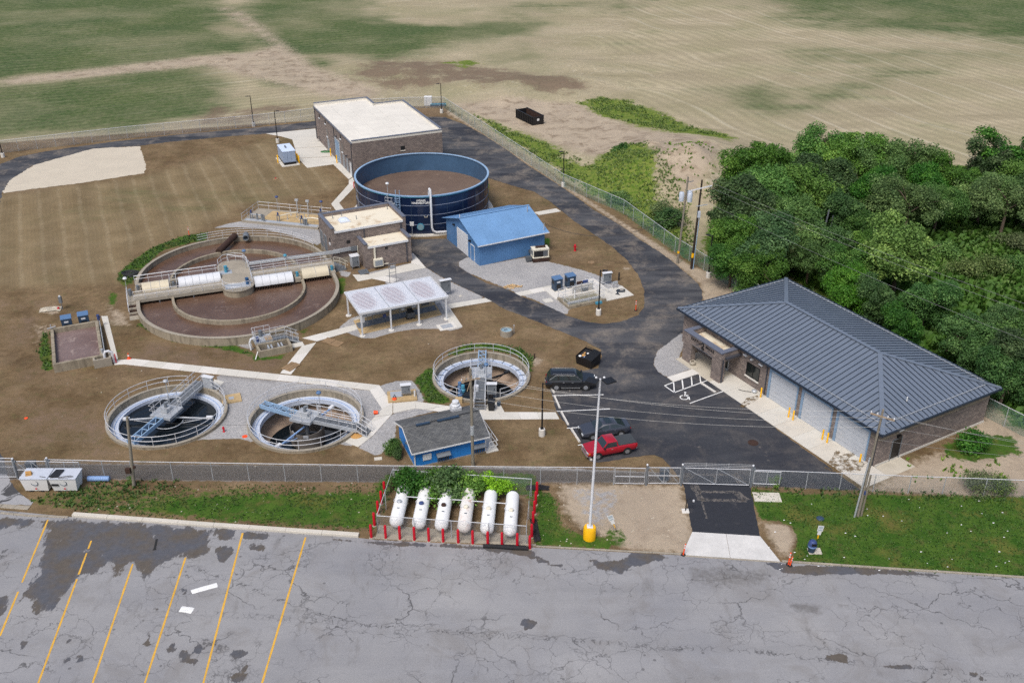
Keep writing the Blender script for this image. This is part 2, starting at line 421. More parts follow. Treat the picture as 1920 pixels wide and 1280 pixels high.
def alpha_mat(name, col, a):
    n = NT(name); n.done(col, .6, .3); n.B.inputs['Alpha'].default_value = a; return n.m
# ------------------------------------------------------------------ ground sheet with painted-in soil and plant cover masks
rngp = np.random.default_rng(5)
_tab = rngp.random((256, 256))
def vnoise(x, y, sc):
    x = x*sc; y = y*sc; xi = np.floor(x).astype(int); yi = np.floor(y).astype(int); fx = x-xi; fy = y-yi
    fx = fx*fx*(3-2*fx); fy = fy*fy*(3-2*fy); g = lambda a, b: _tab[a % 256, b % 256]
    return (g(xi,yi)*(1-fx)+g(xi+1,yi)*fx)*(1-fy) + (g(xi,yi+1)*(1-fx)+g(xi+1,yi+1)*fx)*fy
def fbm(x, y, sc, o=4):
    s = 0; a = .5; t = 0
    for i in range(o): s = s + a*vnoise(x+17*i, y-9*i, sc); t += a; a *= .5; sc *= 2.1
    return s/t
def sdist(X, Y, poly):
    """signed distance, positive inside"""
    d = np.full(X.shape, 1e9); ins = np.zeros(X.shape, bool); n = len(poly)
    for i in range(n):
        x0, y0 = poly[i]; x1, y1 = poly[(i+1) % n]; dx, dy = x1-x0, y1-y0
        t = np.clip(((X-x0)*dx+(Y-y0)*dy)/(dx*dx+dy*dy+1e-12), 0, 1)
        d = np.minimum(d, (X-x0-t*dx)**2+(Y-y0-t*dy)**2)
        c = ((y0 > Y) != (y1 > Y)) & (X < (x1-x0)*(Y-y0)/((y1-y0) if y1 != y0 else 1e-9)+x0); ins ^= c
    d = np.sqrt(d); return np.where(ins, d, -d)
def softpoly(X, Y, poly_px, feather, zh=0.0):
    poly = [tuple(G(max(-900, min(2900, p[0])), max(-60, p[1]), zh)[:2]) for p in poly_px]
    xs = [p[0] for p in poly]; ys = [p[1] for p in poly]
    out = np.zeros(X.shape); b = (X > min(xs)-2*feather) & (X < max(xs)+2*feather) & (Y > min(ys)-2*feather) & (Y < max(ys)+2*feather)
    if b.any(): out[b] = np.clip(.5 + sdist(X[b], Y[b], poly)/(2*feather), 0, 1)
    return out
def axis_lines(a, b, step, far, grow=1.12):
    l = list(np.arange(a, b+step/2, step)); s = step; x = l[-1]
    while x < far[1]: s *= grow; x += s; l.append(x)
    s = step; x = l[0]; pre = []
    while x > far[0]: s *= grow; x -= s; pre.append(x)
    return np.array(pre[::-1]+l)
gx = axis_lines(-72, 56, .5, (-3500, 3500)); gy = axis_lines(56, 160, .5, (-400, 6000), 1.06)
X, Y = np.meshgrid(gx, gy); NX, NY = len(gx), len(gy)
PITS = [(-33.6, 80.75, 5.7), (-19.95, 80.0, 5.55), (-3.2, 88.25, 5.1)]
def z3(x, y): return (200+x/4, 370+y/4)
def z5(x, y): return (180+x/3.556, 630+y/3.556)
def zs(x, y): return (640+x/4.5725, 600+y/4.5725)
def z4(x, y): return (560+x/4, 370+y/4)
def zb(x, y): return (880+x/4.5725, 380+y/4.5725)
def z6(x, y): return (60+x/4.8, 540+y/4.8)
def zq(f, l): return [f(*p) for p in l]
A = {k: np.zeros(X.shape) for k in ('grass','gravel','pale','crop','field','dark','stripe','lush')}
def paint(k, poly, feather, val=1.0): A[k] = np.maximum(A[k], softpoly(X, Y, poly, feather)*val)
# open field beyond the fence, mound and track
paint('field', [(-900,292),(0,268),(475,233),(600,226),(700,203),(838,198),(1060,340),(1400,523),(1500,600),(2900,600),(2900,-60),(-900,-60)], 1.2)
for poly, f, v in [
  ([(-900,-60),(390,-60),(395,10),(425,55),(465,88),(430,97),(350,106),(320,118),(0,154),(-900,196)], 9, 1),
  ([(-900,206),(0,161),(200,141),(380,122),(425,185),(390,212),(250,240),(0,258),(-900,300)], 6, .95),
  ([(462,30),(520,-50),(700,-60),(672,20),(720,45),(800,50),(990,40),(1000,60),(860,80),(725,110),(560,98),(510,85),(465,55)], 10, 1),
  ([(485,112),(540,115),(580,158),(545,172),(490,148)], 4, .9), ([(570,108),(640,112),(600,138)], 4, .85),
  ([(1370,-10),(1480,20),(1600,45),(1700,55),(1780,55),(1860,68),(1930,78),(2900,110),(2900,-60),(1340,-60)], 18, 1.0),
  ([(1060,5),(1230,-5),(1180,28)], 8, .62), ([(1310,168),(1435,155),(1490,190),(1590,165),(1560,212),(1440,215)], 6, .68),
  ([(950,0),(1010,0),(1000,120),(960,110)], 14, .6), ([(1480,95),(1900,75),(1900,110),(1500,120)], 12, .5), ([(1500,150),(1750,110),(1700,170),(1560,190)], 10, .52)]:
    paint('crop', poly, f, v)
paint('dark', [(640,146),(690,113),(780,112),(900,122),(1010,145),(1120,165),(1060,182),(960,172),(860,165),(760,170),(700,165)], 4, .75)
paint('dark', [(400,195),(440,205),(560,190),(590,200),(480,232),(330,236)], 2, .6)
paint('dark', [(955,152),(1010,147),(1100,167),(1075,176),(1000,178)], 1.5, .9)
paint('pale', [(0,150),(350,108),(470,98),(510,85),(400,10),(455,20),(540,85),(600,130),(720,170),(700,190),(600,180),(480,150),(380,125),(0,163)], 3.5, .8)
paint('pale', [(840,195),(1000,255),(1180,330),(1300,300),(1340,280),(1200,245),(1080,196),(980,190)], 2.5, .9)
paint('pale', [(1150,345),(1250,300),(1345,300),(1335,345),(1290,385),(1235,345)], 1.5, .9)
for poly in [[(881,212),(934,231),(975,250),(1050,275),(1066,300),(1100,316),(1160,284),(1206,294),(1225,325),(1232,365),(1262,410),(1300,440),(1300,500),(1180,410),(1050,325),(925,244)],
  [(1078,194),(1128,183),(1175,187),(1237,209),(1300,237),(1381,262),(1370,276),(1269,256),(1190,237),(1137,222)],
  [(832,120),(880,115),(912,122),(860,134)]]: paint('grass', poly, 2.2, .85)
paint('grass', [(1310,490),(1340,390),(1390,300),(1500,290),(1650,300),(1800,310),(2900,300),(2900,900),(1900,800),(1850,740),(1480,520),(1400,520)], 2, 1.0)
paint('lush', [(1310,490),(1340,390),(1390,300),(1500,290),(1650,300),(1800,310),(2900,300),(2900,900),(1900,800),(1850,740),(1480,520),(1400,520)], 2, 1.0)
paint('pale', [(1640,905),(1720,860),(1790,840),(1850,760),(2100,830),(2200,960),(1620,920)], 1.0, .75)
paint('grass', [(1765,835),(1830,812),(1900,818),(1915,850),(1830,865),(1780,860)], .8, .9)
# stripes of the seeded yard on the left
paint('stripe', [(-400,420),(8,365),(270,330),(500,265),(600,305),(640,350),(560,370),(450,390),(380,430),(250,470),(215,530),(0,540),(-400,560)], 1.5, 1)
# grass patches inside the yard
for poly in [zq(z3,[(750,260),(560,290),(350,370),(200,470),(90,560),(70,620),(130,680),(200,640),(260,540),(420,400),(600,350),(760,320)]),
  zq(z3,[(200,950),(300,930),(420,1020),(560,1075),(800,1085),(930,1095),(1120,1170),(1110,1195),(800,1130),(500,1085),(330,1015)]),
  zq(z6,[(90,405),(150,405),(200,760),(90,740),(50,570)]), zq(z6,[(715,380),(760,470),(810,560),(800,630),(778,640)]),
  zq(zs,[(615,515),(770,390),(800,440),(860,600),(960,720),(720,712),(680,610)]), zq(zs,[(900,290),(1050,215),(1220,200),(1400,215),(1560,250),(1640,330),(1650,440),(1600,450),(1500,300),(1200,240),(950,310)]),
  zq(z4,[(290,590),(360,610),(330,740),(280,720)]), zq(z3,[(1440,1000),(1560,950),(1470,1040)]), zq(z3,[(1080,1180),(1260,1190),(1340,1170),(1330,1210),(1100,1230)]),
  [(868,330),(918,345),(915,372),(880,368)], [(1018,442),(1034,448),(1030,462),(1018,460)], [(205,545),(222,552),(215,575),(203,570)]]:
    paint('grass', poly, .55, .85)
paint('grass', [(-300,960),(60,930),(130,915),(200,908),(330,912),(450,912),(735,915),(705,990),(660,1000),(140,962),(60,950)], .8, .5)
paint('grass', [(250,955),(340,928),(735,918),(705,995),(420,980)], .8, .74)
paint('grass', [(1003,905),(1045,935),(1055,985),(1090,1000),(1160,1005),(1185,1018),(1140,1032),(1060,1030),(998,1022)], .6, .72)
paint('grass', [(1403,915),(1500,925),(1920,930),(2900,945),(2900,1130),(1920,1083),(1600,1063),(1480,1052),(1495,1005),(1482,985),(1425,972)], .5, .9)
paint('grass', [(700,905),(745,880),(1000,885),(1010,905),(1000,980),(985,930),(740,905),(720,960)], .5, .7)
# gravel
for poly in [zq(z5,[(800,255),(1825,362),(1960,480),(1700,735),(1640,720),(1230,640),(1040,705),(960,680),(690,690),(640,700),(850,450)]),
  zq(zs,[(0,582),(245,605),(352,765),(130,900),(0,1000),(-160,900)]), zq(zs,[(440,800),(640,757),(850,768),(560,840),(470,870),(465,1000),(400,1080),(340,1150),(280,1160),(145,1088),(270,990)]),
  zq(zs,[(325,562),(480,520),(610,520),(680,610),(725,702),(630,697),(440,740)]),
  zq(z4,[(300,975),(400,900),(480,880),(1040,760),(1230,975),(1150,1000),(1040,985),(880,985),(720,1010),(560,1055),(470,1055),(380,1020)]),
  zq(z4,[(500,570),(850,490),(960,530),(1080,605),(1400,755),(1115,805),(1000,740),(640,640),(700,600),(640,590)]),
  zq(z4,[(1200,480),(1280,440),(1355,515),(1700,450),(1920,520),(2000,560),(2000,800),(1740,760),(1600,700),(1260,560),(1200,515)]),
  zq(zb,[(0,460),(90,540),(500,470),(700,510),(980,580),(1150,640),(1320,720),(1380,790),(1170,830),(850,915),(835,972),(500,800),(0,590)]),
  zq(z3,[(800,230),(900,200),(1000,180),(1590,240),(1610,330),(1590,360),(1400,290),(1150,230),(960,225)]),
  zq(z3,[(930,1095),(1080,1085),(1110,1150)]), zq(z3,[(1470,1080),(1380,1150),(1400,1060)]), zq(z4,[(300,550),(390,560),(380,600),(320,590)]),
  [(1282,620),(1232,658),(1225,683),(1234,697),(1251,707),(1300,690),(1272,672),(1285,640)]]:
    paint('gravel', poly, .35, 1)
paint('gravel', [(-200,872),(150,868),(740,872),(1040,875),(1260,885),(1255,905),(740,905),(300,902),(140,898),(-200,905)], .5, .8)
paint('dark', [(-200,872),(150,868),(740,872),(1260,885),(1255,905),(740,905),(300,902),(140,898),(-200,905)], .5, .75)
paint('pale', [(735,905),(1010,905),(1000,1018),(720,985)], .5, .2)
paint('pale', [(1045,908),(1278,908),(1300,1000),(1285,1040),(1180,1030),(1090,990),(1060,960)], .9, .85)
paint('dark', [(1195,915),(1270,912),(1278,960),(1230,975),(1190,945)], .7, .55); paint('gravel', [(1045,906),(1185,907),(1170,960),(1140,1000),(1090,985)], 1.0, .5); paint('grass', [(1125,985),(1165,990),(1185,1015),(1140,1020)], .5, .6)
paint('pale', [(1425,978),(1480,985),(1495,1005),(1478,1045),(1462,1040)], .5, .8)
paint('pale', [(838,205),(880,222),(920,242),(1000,300),(1060,345),(1150,405),(1230,455),(1300,500),(1400,530),(1405,560),(1320,570),(1312,535),(1286,510),(1160,420),(1075,364),(987,307),(906,252),(835,212)], .5, .75)
paint('pale', zq(z6,[(80,215),(190,150),(260,195),(200,240)]), .5, .9)
paint('pale', zq(z6,[(10,330),(200,330),(150,420),(40,500)]), 1.2, .55); paint('pale', zq(z6,[(690,240),(860,220),(860,330),(700,350)]), .8, .6)
paint('pale', zq(z3,[(0,790),(160,880),(180,960),(20,970)]), .8, .6)
paint('pale', zq(zs,[(1620,300),(1730,340),(1680,400),(1610,370)]), .4, .8); paint('pale', zq(zb,[(1300,545),(1380,560),(1350,590)]), .3, .8)
paint('dark', [(0,560),(100,560),(110,700),(230,740),(220,860),(0,860)], 3, .45); paint('dark', [(230,690),(520,720),(560,650),(480,650),(260,640)], 1.2, .5)
# relief: only outside the flat works
XP, YP = np.zeros(0), np.zeros(0)
def relief(x, y):
    out = np.clip((sdist(x, y, [tuple(G(*p)[:2]) for p in [(-900,292),(0,262),(475,228),(600,220),(700,199),(838,192),(1065,335),(1410,515),(1560,610),(2900,900),(2900,-60),(-900,-60)]]) - 1.0)/7.0, 0, 1)
    z = 0.5*(fbm(x, y, .05, 3)-.5) + .9*(fbm(x, y, .008, 2)-.5)
    c = G(1215, 345); z = z + 3.0*np.exp(-(((x-c.x-4)/11)**2+((y-c.y-2)/9)**2)); r_ = np.random.default_rng(31)
    for k in range(60):
        q = G(*((r_.uniform(660,1120), r_.uniform(116,190)) if k < 34 else (r_.uniform(1150,1345), r_.uniform(292,390)))); s_ = r_.uniform(1.2,3.6) if k >= 34 else r_.uniform(2,6)
        z = z + r_.uniform(.25,.8)*np.exp(-(((x-q.x)/s_)**2+((y-q.y)/(s_*r_.uniform(.5,1)))**2))
    c = G(1290, 300); z = z + 2.4*np.exp(-(((x-c.x)/12)**2+((y-c.y)/12)**2))
    c = G(760, 140); z = z + .8*np.exp(-(((x-c.x)/25)**2+((y-c.y)/10)**2)); c = G(1020, 160); z = z + 1.1*np.exp(-(((x-c.x)/12)**2+((y-c.y)/7)**2))
    return out*z
Z = relief(X, Y)
VX, VY = X.copy(), Y.copy()
keep = np.ones((NY-1, NX-1), bool)
for cx, cy, r in PITS:
    R = r - .12; d = np.hypot(X-cx, Y-cy); ins = d < R
    allin = ins[:-1,:-1] & ins[1:,:-1] & ins[:-1,1:] & ins[1:,1:]; keep &= ~allin
    m = ins & (d > .01); VX[m] = cx+(X[m]-cx)*R/d[m]; VY[m] = cy+(Y[m]-cy)*R/d[m]
idx = np.arange(NX*NY).reshape(NY, NX)
jj, ii = np.nonzero(keep)
fa = np.stack([idx[jj,ii], idx[jj,ii+1], idx[jj+1,ii+1], idx[jj+1,ii]], 1)
def grid_mesh(name, V, Fq, material):
    me = bpy.data.meshes.new(name); me.vertices.add(len(V)); me.vertices.foreach_set('co', V.astype(np.float32).ravel())
    me.loops.add(Fq.size); me.loops.foreach_set('vertex_index', Fq.astype(np.int32).ravel()); me.polygons.add(len(Fq))
    me.polygons.foreach_set('loop_start', np.arange(0, Fq.size, 4, dtype=np.int32)); me.materials.append(material)
    me.update(calc_edges=True); me.validate(); return me
def add_attr(me, name, a):
    at = me.attributes.new(name, 'FLOAT', 'POINT'); at.data.foreach_set('value', a.astype(np.float32).ravel())

def ground_mat():
    n = NT('soil with plant cover'); at = {k: n.attr(k).outputs['Fac'] for k in A}
    nf = n.noise(1.6, 6, .65); nm = n.noise(.22, 5, .6); nc = n.noise(9, 4, .7); nb = n.noise(.045, 4, .6)
    # yard soil
    dirt = n.mix(n.rng(nm, .3, .7), rgb(92,75,53), rgb(128,109,83)); 
    clod = n.rng(n.math('ADD', n.math('MULTIPLY', nc, .6), n.math('MULTIPLY', nf, .4)), .3, .7, .46, 1.54); dirt = n.mix(n.math('MULTIPLY', n.rng(n.noise(.75, 6, .72, n.vmath('ADD', n.g, (5,9,0))), .52, .70, 0, 1, True), .5), dirt, rgb(96,94,60)); tr = n.math('SINE', n.math('ADD', n.math('MULTIPLY', n.noise(.05, 3, .5), 60), n.math('MULTIPLY', n.noise(.4, 3), 2.0))); dirt = n.vmath('SCALE', dirt, n.rng(n.math('MULTIPLY', tr, n.rng(n.noise(.12,3,.5,n.vmath('ADD', n.g, (8,2,0))), .45,.6)), -1, 1, .86, 1.12)); dirt = n.mix(n.math('MULTIPLY', n.rng(n.noise(.07,4,.6), .5,.7,0,1,True), .35), dirt, rgb(124,106,90)); dirt = n.vmath('SCALE', dirt, clod); dirt = n.mix(n.math('MULTIPLY', n.rng(n.vor(2.6), .05, .10, .8, 0), n.rng(n.noise(.3,3), .45, .6)), dirt, rgb(168,156,136))
    rot = n.mapping(n.g, rot=(0,0,radians(-24)))
    sx = n.xyz(n.vmath('ADD', rot, n.vmath('SCALE', n.noisec(.12, 3), .9)))[0]
    w = n.math('SINE', n.math('MULTIPLY', sx, 2*pi/2.75)); w2 = n.math('SINE', n.math('MULTIPLY', sx, 2*pi/.55))
    st = n.math('MULTIPLY', n.rng(w, .55, .95, 0, 1, True), at['stripe']); st = n.math('MULTIPLY', st, n.rng(nf, .3, .6))
    dirt = n.mix(n.math('MULTIPLY', at['stripe'], .75), dirt, n.vmath('SCALE', n.mix(n.rng(nm,.3,.7), rgb(116,101,75), rgb(132,117,90)), n.rng(nc,.25,.75,.8,1.2)))
    dirt = n.mix(n.math('MULTIPLY', n.math('MULTIPLY', st, n.rng(n.noise(.25,3), .35, .65, .3, 1)), .36), dirt, rgb(160,146,120))
    dirt = n.vmath('SCALE', dirt, n.rng(n.math('MULTIPLY', w2, at['stripe']), -1, 1, .97, 1.03)); dirt = n.vmath('SCALE', dirt, n.rng(n.math('MULTIPLY', n.math('SINE', n.math('MULTIPLY', sx, 2*pi/5.5)), at['stripe']), -1, 1, .92, 1.08))
    # field soil, drilled rows
    sx_ = n.rng(n.math('ADD', n.xyz(n.g)[0], n.math('MULTIPLY', n.math('SUBTRACT', nb, .5), 90)), -30, 30, 0, 1, True)
    vR = n.mapping(n.g, rot=(0,0,radians(66))); vL = n.mapping(n.g, rot=(0,0,radians(-24))); vv = n.mix(sx_, vL, vR)
    rowv = n.math('ADD', n.math('ADD', n.math('MULTIPLY', n.xyz(vL)[1], n.math('SUBTRACT', 1.0, sx_)), n.math('MULTIPLY', n.xyz(vR)[1], sx_)), n.math('MULTIPLY', n.noise(.012, 2), 26))
    rw = n.math('SINE', n.math('MULTIPLY', rowv, 2*pi/2.6)); rw2 = n.math('SINE', n.math('MULTIPLY', rowv, 2*pi/9.3))
    stL = n.noise(.09, 7, .68, n.mapping(n.g, rot=(0,0,radians(-22)), scale=(.40,1,1)), .8); stR = n.noise(.09, 7, .68, n.mapping(n.g, rot=(0,0,radians(24)), scale=(.30,1,1)), .8); strk = n.math('ADD', n.math('MULTIPLY', stL, n.math('SUBTRACT', 1.0, sx_)), n.math('MULTIPLY', stR, sx_))
    rw = n.math('MULTIPLY', rw, n.rng(strk, .4, .6, .3, 1.0))
    fld = n.mix(n.rng(strk, .32, .68), rgb(142,132,108), rgb(174,162,136)); fld = n.mix(n.rng(nb, .4, .68, 0, .5), fld, rgb(142,138,104))
    fld = n.vmath('SCALE', fld, n.rng(rw, -1, 1, .88, 1.09)); fld = n.mix(n.math('MULTIPLY', n.rng(rw2, .93, .99, 0, .35), n.rng(n.noise(.03,3), .45, .55)), fld, rgb(190,182,162)); fld = n.vmath('SCALE', fld, n.rng(nf, .25, .75, .86, 1.14))
    c = n.mix(n.rng(at['field'], .35, .65), dirt, fld)
    cm = n.rng(n.math('ADD', at['crop'], n.math('ADD', n.math('MULTIPLY', n.math('SUBTRACT', strk, .5), 1.5), n.math('MULTIPLY', n.math('SUBTRACT', nb, .5), 1.2))), .02, .82, 0, 1, True)
    crop = n.mix(n.rng(nb, .3, .7), rgb(74,90,48), rgb(58,80,43)); crop = n.vmath('SCALE', crop, n.rng(rw, -1, 1, .84, 1.16)); crop = n.vmath('SCALE', crop, n.rng(nf, .25, .75, .75, 1.25))
    c = n.mix(n.math('MULTIPLY', cm, n.math('MULTIPLY', n.rng(n.noise(.9, 5, .7), .3, .6, .72, .98), n.rng(n.noise(.028, 5, .65, n.vmath('ADD', n.g, (40,0,0))), .32, .55, .62, 1.0))), c, crop)
    def mask(k, amp=.9, lo=.4, hi=.6): return n.rng(n.math('ADD', at[k], n.math('MULTIPLY', n.math('SUBTRACT', nf, .5), amp)), lo, hi, 0, 1, True)
    dk = n.vmath('SCALE', n.mix(n.rng(nm,.3,.7), rgb(92,76,64), rgb(112,94,80)), clod)
    c = n.mix(n.math('MULTIPLY', n.rng(n.math('ADD', at['dark'], n.math('ADD', n.math('MULTIPLY', n.math('SUBTRACT', nf, .5), 1.2), n.math('MULTIPLY', n.math('SUBTRACT', nm, .5), 1.6))), .25, .85, 0, 1, True), .8), c, dk)
    pl = n.vmath('SCALE', n.mix(n.rng(nm,.3,.7), rgb(178,163,142), rgb(160,146,129)), n.rng(nc, .25, .75, .8, 1.18)); pl = n.mix(n.math('MULTIPLY', n.rng(n.noise(.33, 7, .74, n.vmath('ADD', n.g, (2,8,0)), .6), .46, .66, 0, 1, True), n.rng(at['field'], 0, 1, .35, .85)), pl, n.vmath('SCALE', rgb(122,106,90), clod))
    c = n.mix(n.math('MULTIPLY', mask('pale', 1.2, .2, .75), .9), c, pl)
    stone = n.vor(14, None, 'F1', 'Color'); sv = n.rng(n.sep(stone)[0], 0, 1, .72, 1.24)
    gr = n.vmath('SCALE', n.mix(n.rng(nm,.3,.7), rgb(148,147,147), rgb(166,164,162)), sv)
    gr = n.mix(n.rng(at['dark'], .2, .6), gr, n.vmath('SCALE', rgb(88,81,74), sv))
    c = n.mix(mask('gravel', .55, .42, .58), c, gr)
    gs = n.mix(n.rng(n.noise(.5, 5, .7), .38, .66), rgb(48,80,24), rgb(76,100,38)); gs = n.mix(n.rng(n.noise(.3,4,.6,n.vmath('ADD', n.g, (31,7,0))), .52, .72, 0, .7), gs, rgb(112,98,56))
    gs = n.mix(n.math('MULTIPLY', n.rng(n.noise(.9,5,.7,n.vmath('ADD', n.g, (1,17,0))), .5, .68, 0, 1, True), .6), gs, rgb(86,84,50)); gs = n.mix(n.math('MULTIPLY', at['lush'], .8), gs, rgb(58,84,28)); gs = n.mix(n.math('MULTIPLY', n.rng(at['field'], .4, .6), n.math('SUBTRACT', 1.0, at['lush'])), gs, n.mix(n.rng(nf, .4, .62), rgb(78,104,34), rgb(118,126,62))); gs = n.vmath('SCALE', gs, n.rng(n.noise(6, 4, .75), .25, .75, .55, 1.45))
    c = n.mix(n.rng(n.math('ADD', at['grass'], n.math('ADD', n.math('MULTIPLY', n.math('SUBTRACT', nf, .5), 1.2), n.math('MULTIPLY', n.math('SUBTRACT', nm, .5), n.rng(at['field'], 0, 1, .4, 1.3)))), .38, .62, 0, 1, True), c, gs)
    n.bump(n.math('ADD', n.math('MULTIPLY', nc, .5), n.math('MULTIPLY', nf, .8)), .45, .12)
    return n.done(c, .95, .12)
gme = grid_mesh('ground', np.stack([VX, VY, Z], -1).reshape(-1, 3), fa, ground_mat())
for k in A: add_attr(gme, k, A[k])
gme.polygons.foreach_set('use_smooth', [True]*len(gme.polygons))
ground = bpy.data.objects.new('ground', gme); C.objects.link(ground); structure(ground)

# ------------------------------------------------------------------ paved sheets
def ragged(pts, amp, step=.45, seed=0, closed=True):
    r = random.Random(seed); out = []; n = len(pts)
    for i in range(n if closed else n-1):
        a, b = Vector(pts[i]), Vector(pts[(i+1) % n]); L = (b-a).length; k = max(1, int(L/step)); d = (b-a).normalized() if L else Vector((1,0,0)); nn = Vector((-d.y, d.x, 0))
        for j in range(k): out.append(a.lerp(b, j/k) + nn*(r.uniform(-amp, amp) if j else 0))
    return out
def smooth_px(pts, it=1):
    for _ in range(it):
        q = []
        for i in range(len(pts)):
            a, b = pts[i], pts[(i+1) % len(pts)]
            q += [(a[0]*.75+b[0]*.25, a[1]*.75+b[1]*.25), (a[0]*.25+b[0]*.75, a[1]*.25+b[1]*.75)]
        pts = q
    return pts
def sheet(name, pts, z, m, amp=0.0, seed=0):
    if amp: pts = ragged(pts, amp, seed=seed)
    mb = MB(); n = len(pts); mb.v = [(p[0], p[1], z) for p in pts]; mb.f = [tuple(range(n))]
    ar = sum(pts[i][0]*pts[(i+1)%n][1]-pts[(i+1)%n][0]*pts[i][1] for i in range(n))
    if ar < 0: mb.f = [tuple(range(n-1,-1,-1))]
    o = mb.obj(name, m, fix=False); return structure(o)
def asphalt():
    n = NT('new dark asphalt'); f = n.noise(.28, 6, .68, None, .4); g = n.noise(3.5, 5, .7); h = n.noise(22, 3, .7)
    c = n.mix(n.rng(n.noise(.11, 3), .35, .65), rgb(44,46,53), rgb(57,59,64)); dm = n.math('MULTIPLY', n.rng(f, .46, .68, 0, 1, True), n.rng(g, .3, .7, .35, 1))
    wear = n.rng(n.math('ADD', n.xyz(n.g)[1], n.math('MULTIPLY', n.noise(.15,3), 14)), 84, 104, .30, 1.0, True); trk = n.noise(.35, 6, .7, n.mapping(n.g, rot=(0,0,radians(64)), scale=(.2,1,1)), .6); c = n.mix(n.math('MULTIPLY', n.math('MULTIPLY', n.rng(trk, .38, .64, 0, 1, True), wear), .62), c, rgb(92,92,94)); c = n.mix(n.math('MULTIPLY', n.math('MULTIPLY', dm, wear), .75), c, rgb(136,126,114)); c = n.mix(n.math('MULTIPLY', n.rng(n.noise(.9, 6, .75, n.vmath('ADD', n.g, (4,4,0))), .60, .70, 0, 1, True), .5), c, rgb(120,112,104)); c = n.vmath('SCALE', c, n.rng(h, .2, .8, .72, 1.3)); c = n.vmath('SCALE', c, n.rng(g, .3, .7, .88, 1.12))
    n.bump(h, .3, .02); return n.done(c, .85, .3)
M['asphalt'] = asphalt()
main_px = [(1281,908),(1268,888),(1257,874),(1242,858.5),(1227,852.7),(1187,856.6),(1122.6,867),(1105,864),(1089,831),(1064,800),(1044.5,772.6),(1034.7,739),(1031,722),(1060,700),(1122,690),(1129,668),(1127,655.6),
 (1098.7,640),(1055,622.8),(1002,601),(945.6,579),(922.6,566),(910,558.8),(830,520),(798.8,501),(772.5,475),(771,448.8),(840,447.5),(846,453),(878.8,481),(861,490),(860,499),(875,510),(910,530),(952,543),(976,555),(1033,577),(1066,593),
 (1098.7,603),(1131.5,607),(1164,603),(1197,591),(1208,574.6),(1208,544),(1197,515.6),(1175,487),(1142,458.7),(1109.6,436.9),(1076.8,415),(1057,398.6),(1030,377),(1000,359),(956,347),(912.5,333),(860,318),(760,290),(740,235),(800,219),(834,220),
 (872,234),(906,253),(950,281),(987.5,309),(1037.5,340.6),(1075,365.6),(1112,393),(1162,421.5),(1203.7,452),(1238.7,474),(1265,493.7),(1287,512),(1309.4,532.5),(1316.5,546.7),(1317,561),(1300,580),(1281,622),(1232,658.5),(1225,683),(1234,697),(1250.5,707),(1262.7,716.5),(1311.5,700),(1350,719.5),(1388.7,755),(1613,918),(1560,918),(1405,908)]
sheet('asphalt_yard', GL(main_px), .012, M['asphalt'], .07, 3)
back_px = [(0,307.5),(37.5,293.8),(75,286),(140,276),(212.5,266),(350,251),(475,240),(591,227.5),(720,212),(760,215),(740,250),(597,243),(591,240),(498.8,251),(440,255),(320,266),(262,273.8),(175,279),(125,292.5),(62.5,310),(20,337.5),(5,360),(-6,400),(-40,600),(-70,830),(-120,960),(-260,960),(-200,700),(-130,420),(-50,340)]
sheet('perimeter_road', GL(back_px), .011, M['asphalt'], .12, 4)
corner_px = [(-300,840),(0,849),(6,857),(12.5,889),(19,903),(33,920),(62.5,941),(58,947),(-300,935)]
def pale_asphalt():
    n = NT('old pale asphalt'); f = n.noise(.35, 5, .65, None, .6); c = n.mix(n.rng(f, .48, .54, 0, 1, True), rgb(150,150,152), rgb(70,70,72)); c = n.vmath('SCALE', c, n.rng(n.noise(6,4,.7), .25,.75,.82,1.16)); return n.done(c, .85, .3)
sheet('lot_entrance', GL(corner_px), .013, pale_asphalt(), .08, 5)
M['limestone'] = mat('crushed limestone', rgb(190,180,162), .95, 0, (.35,.07), (12,.14), bump=.3, bscale=30)
sheet('limestone_pad', GL([(262,274.5),(266,286),(273.8,312.5),(271,325),(237,330),(150,343.8),(50,356),(7.5,362.5),(5,360),(20,337.5),(62.5,310),(125,292.5),(175,279),(200,277.5)]), .015, M['limestone'], .16, 6)
def fresh_asphalt():
    n = NT('fresh black asphalt'); g = n.noise(2.2, 5, .7); h = n.noise(24, 3, .7); c = n.mix(n.math('MULTIPLY', n.rng(n.noise(.6,5), .58,.78,0,1,True), .4), rgb(45,47,53), rgb(104,99,94))
    c = n.vmath('SCALE', c, n.rng(g,.3,.7,.85,1.15)); c = n.vmath('SCALE', c, n.rng(h,.2,.8,.75,1.28)); n.bump(h,.25,.02); return n.done(c, .85, .3)
sheet('entrance_drive', GL([(1281,904),(1298,997),(1425,1005),(1405,904)]), .016, fresh_asphalt(), .05, 8)
E2=None
# worn outer car park
lot_edge = GL([(-700,930),(0,956),(135,969),(670,1008),(710,1012),(1000,1026),(1280,1041),(1460,1053),(1920,1084),(2700,1140)])
lx = np.arange(-70, 71, .3); le = np.interp(lx, [p.x for p in lot_edge], [p.y for p in lot_edge])
tt = np.concatenate([np.linspace(0, 1, 70)**1.0]); ly = np.outer(1-tt, le) + np.outer(tt, np.full_like(lx, 34.0)); lxx = np.repeat(lx[None,:], len(tt), 0)
wet = np.zeros(lxx.shape); oil = np.zeros(lxx.shape)
def zl(x, y): return (x/3, 960+y/3)
def zm(x, y): return (640+x/3, 1000+y/3)
def zr(x, y): return (1280+x/3, 1000+y/3)
def wetpoly(pts, f, v=1.2, arr=None):
    global wet, oil
    m = softpoly(lxx, ly, pts, f)*v
    if arr == 'oil': oil = np.maximum(oil, m)
    else: wet = np.maximum(wet, m)
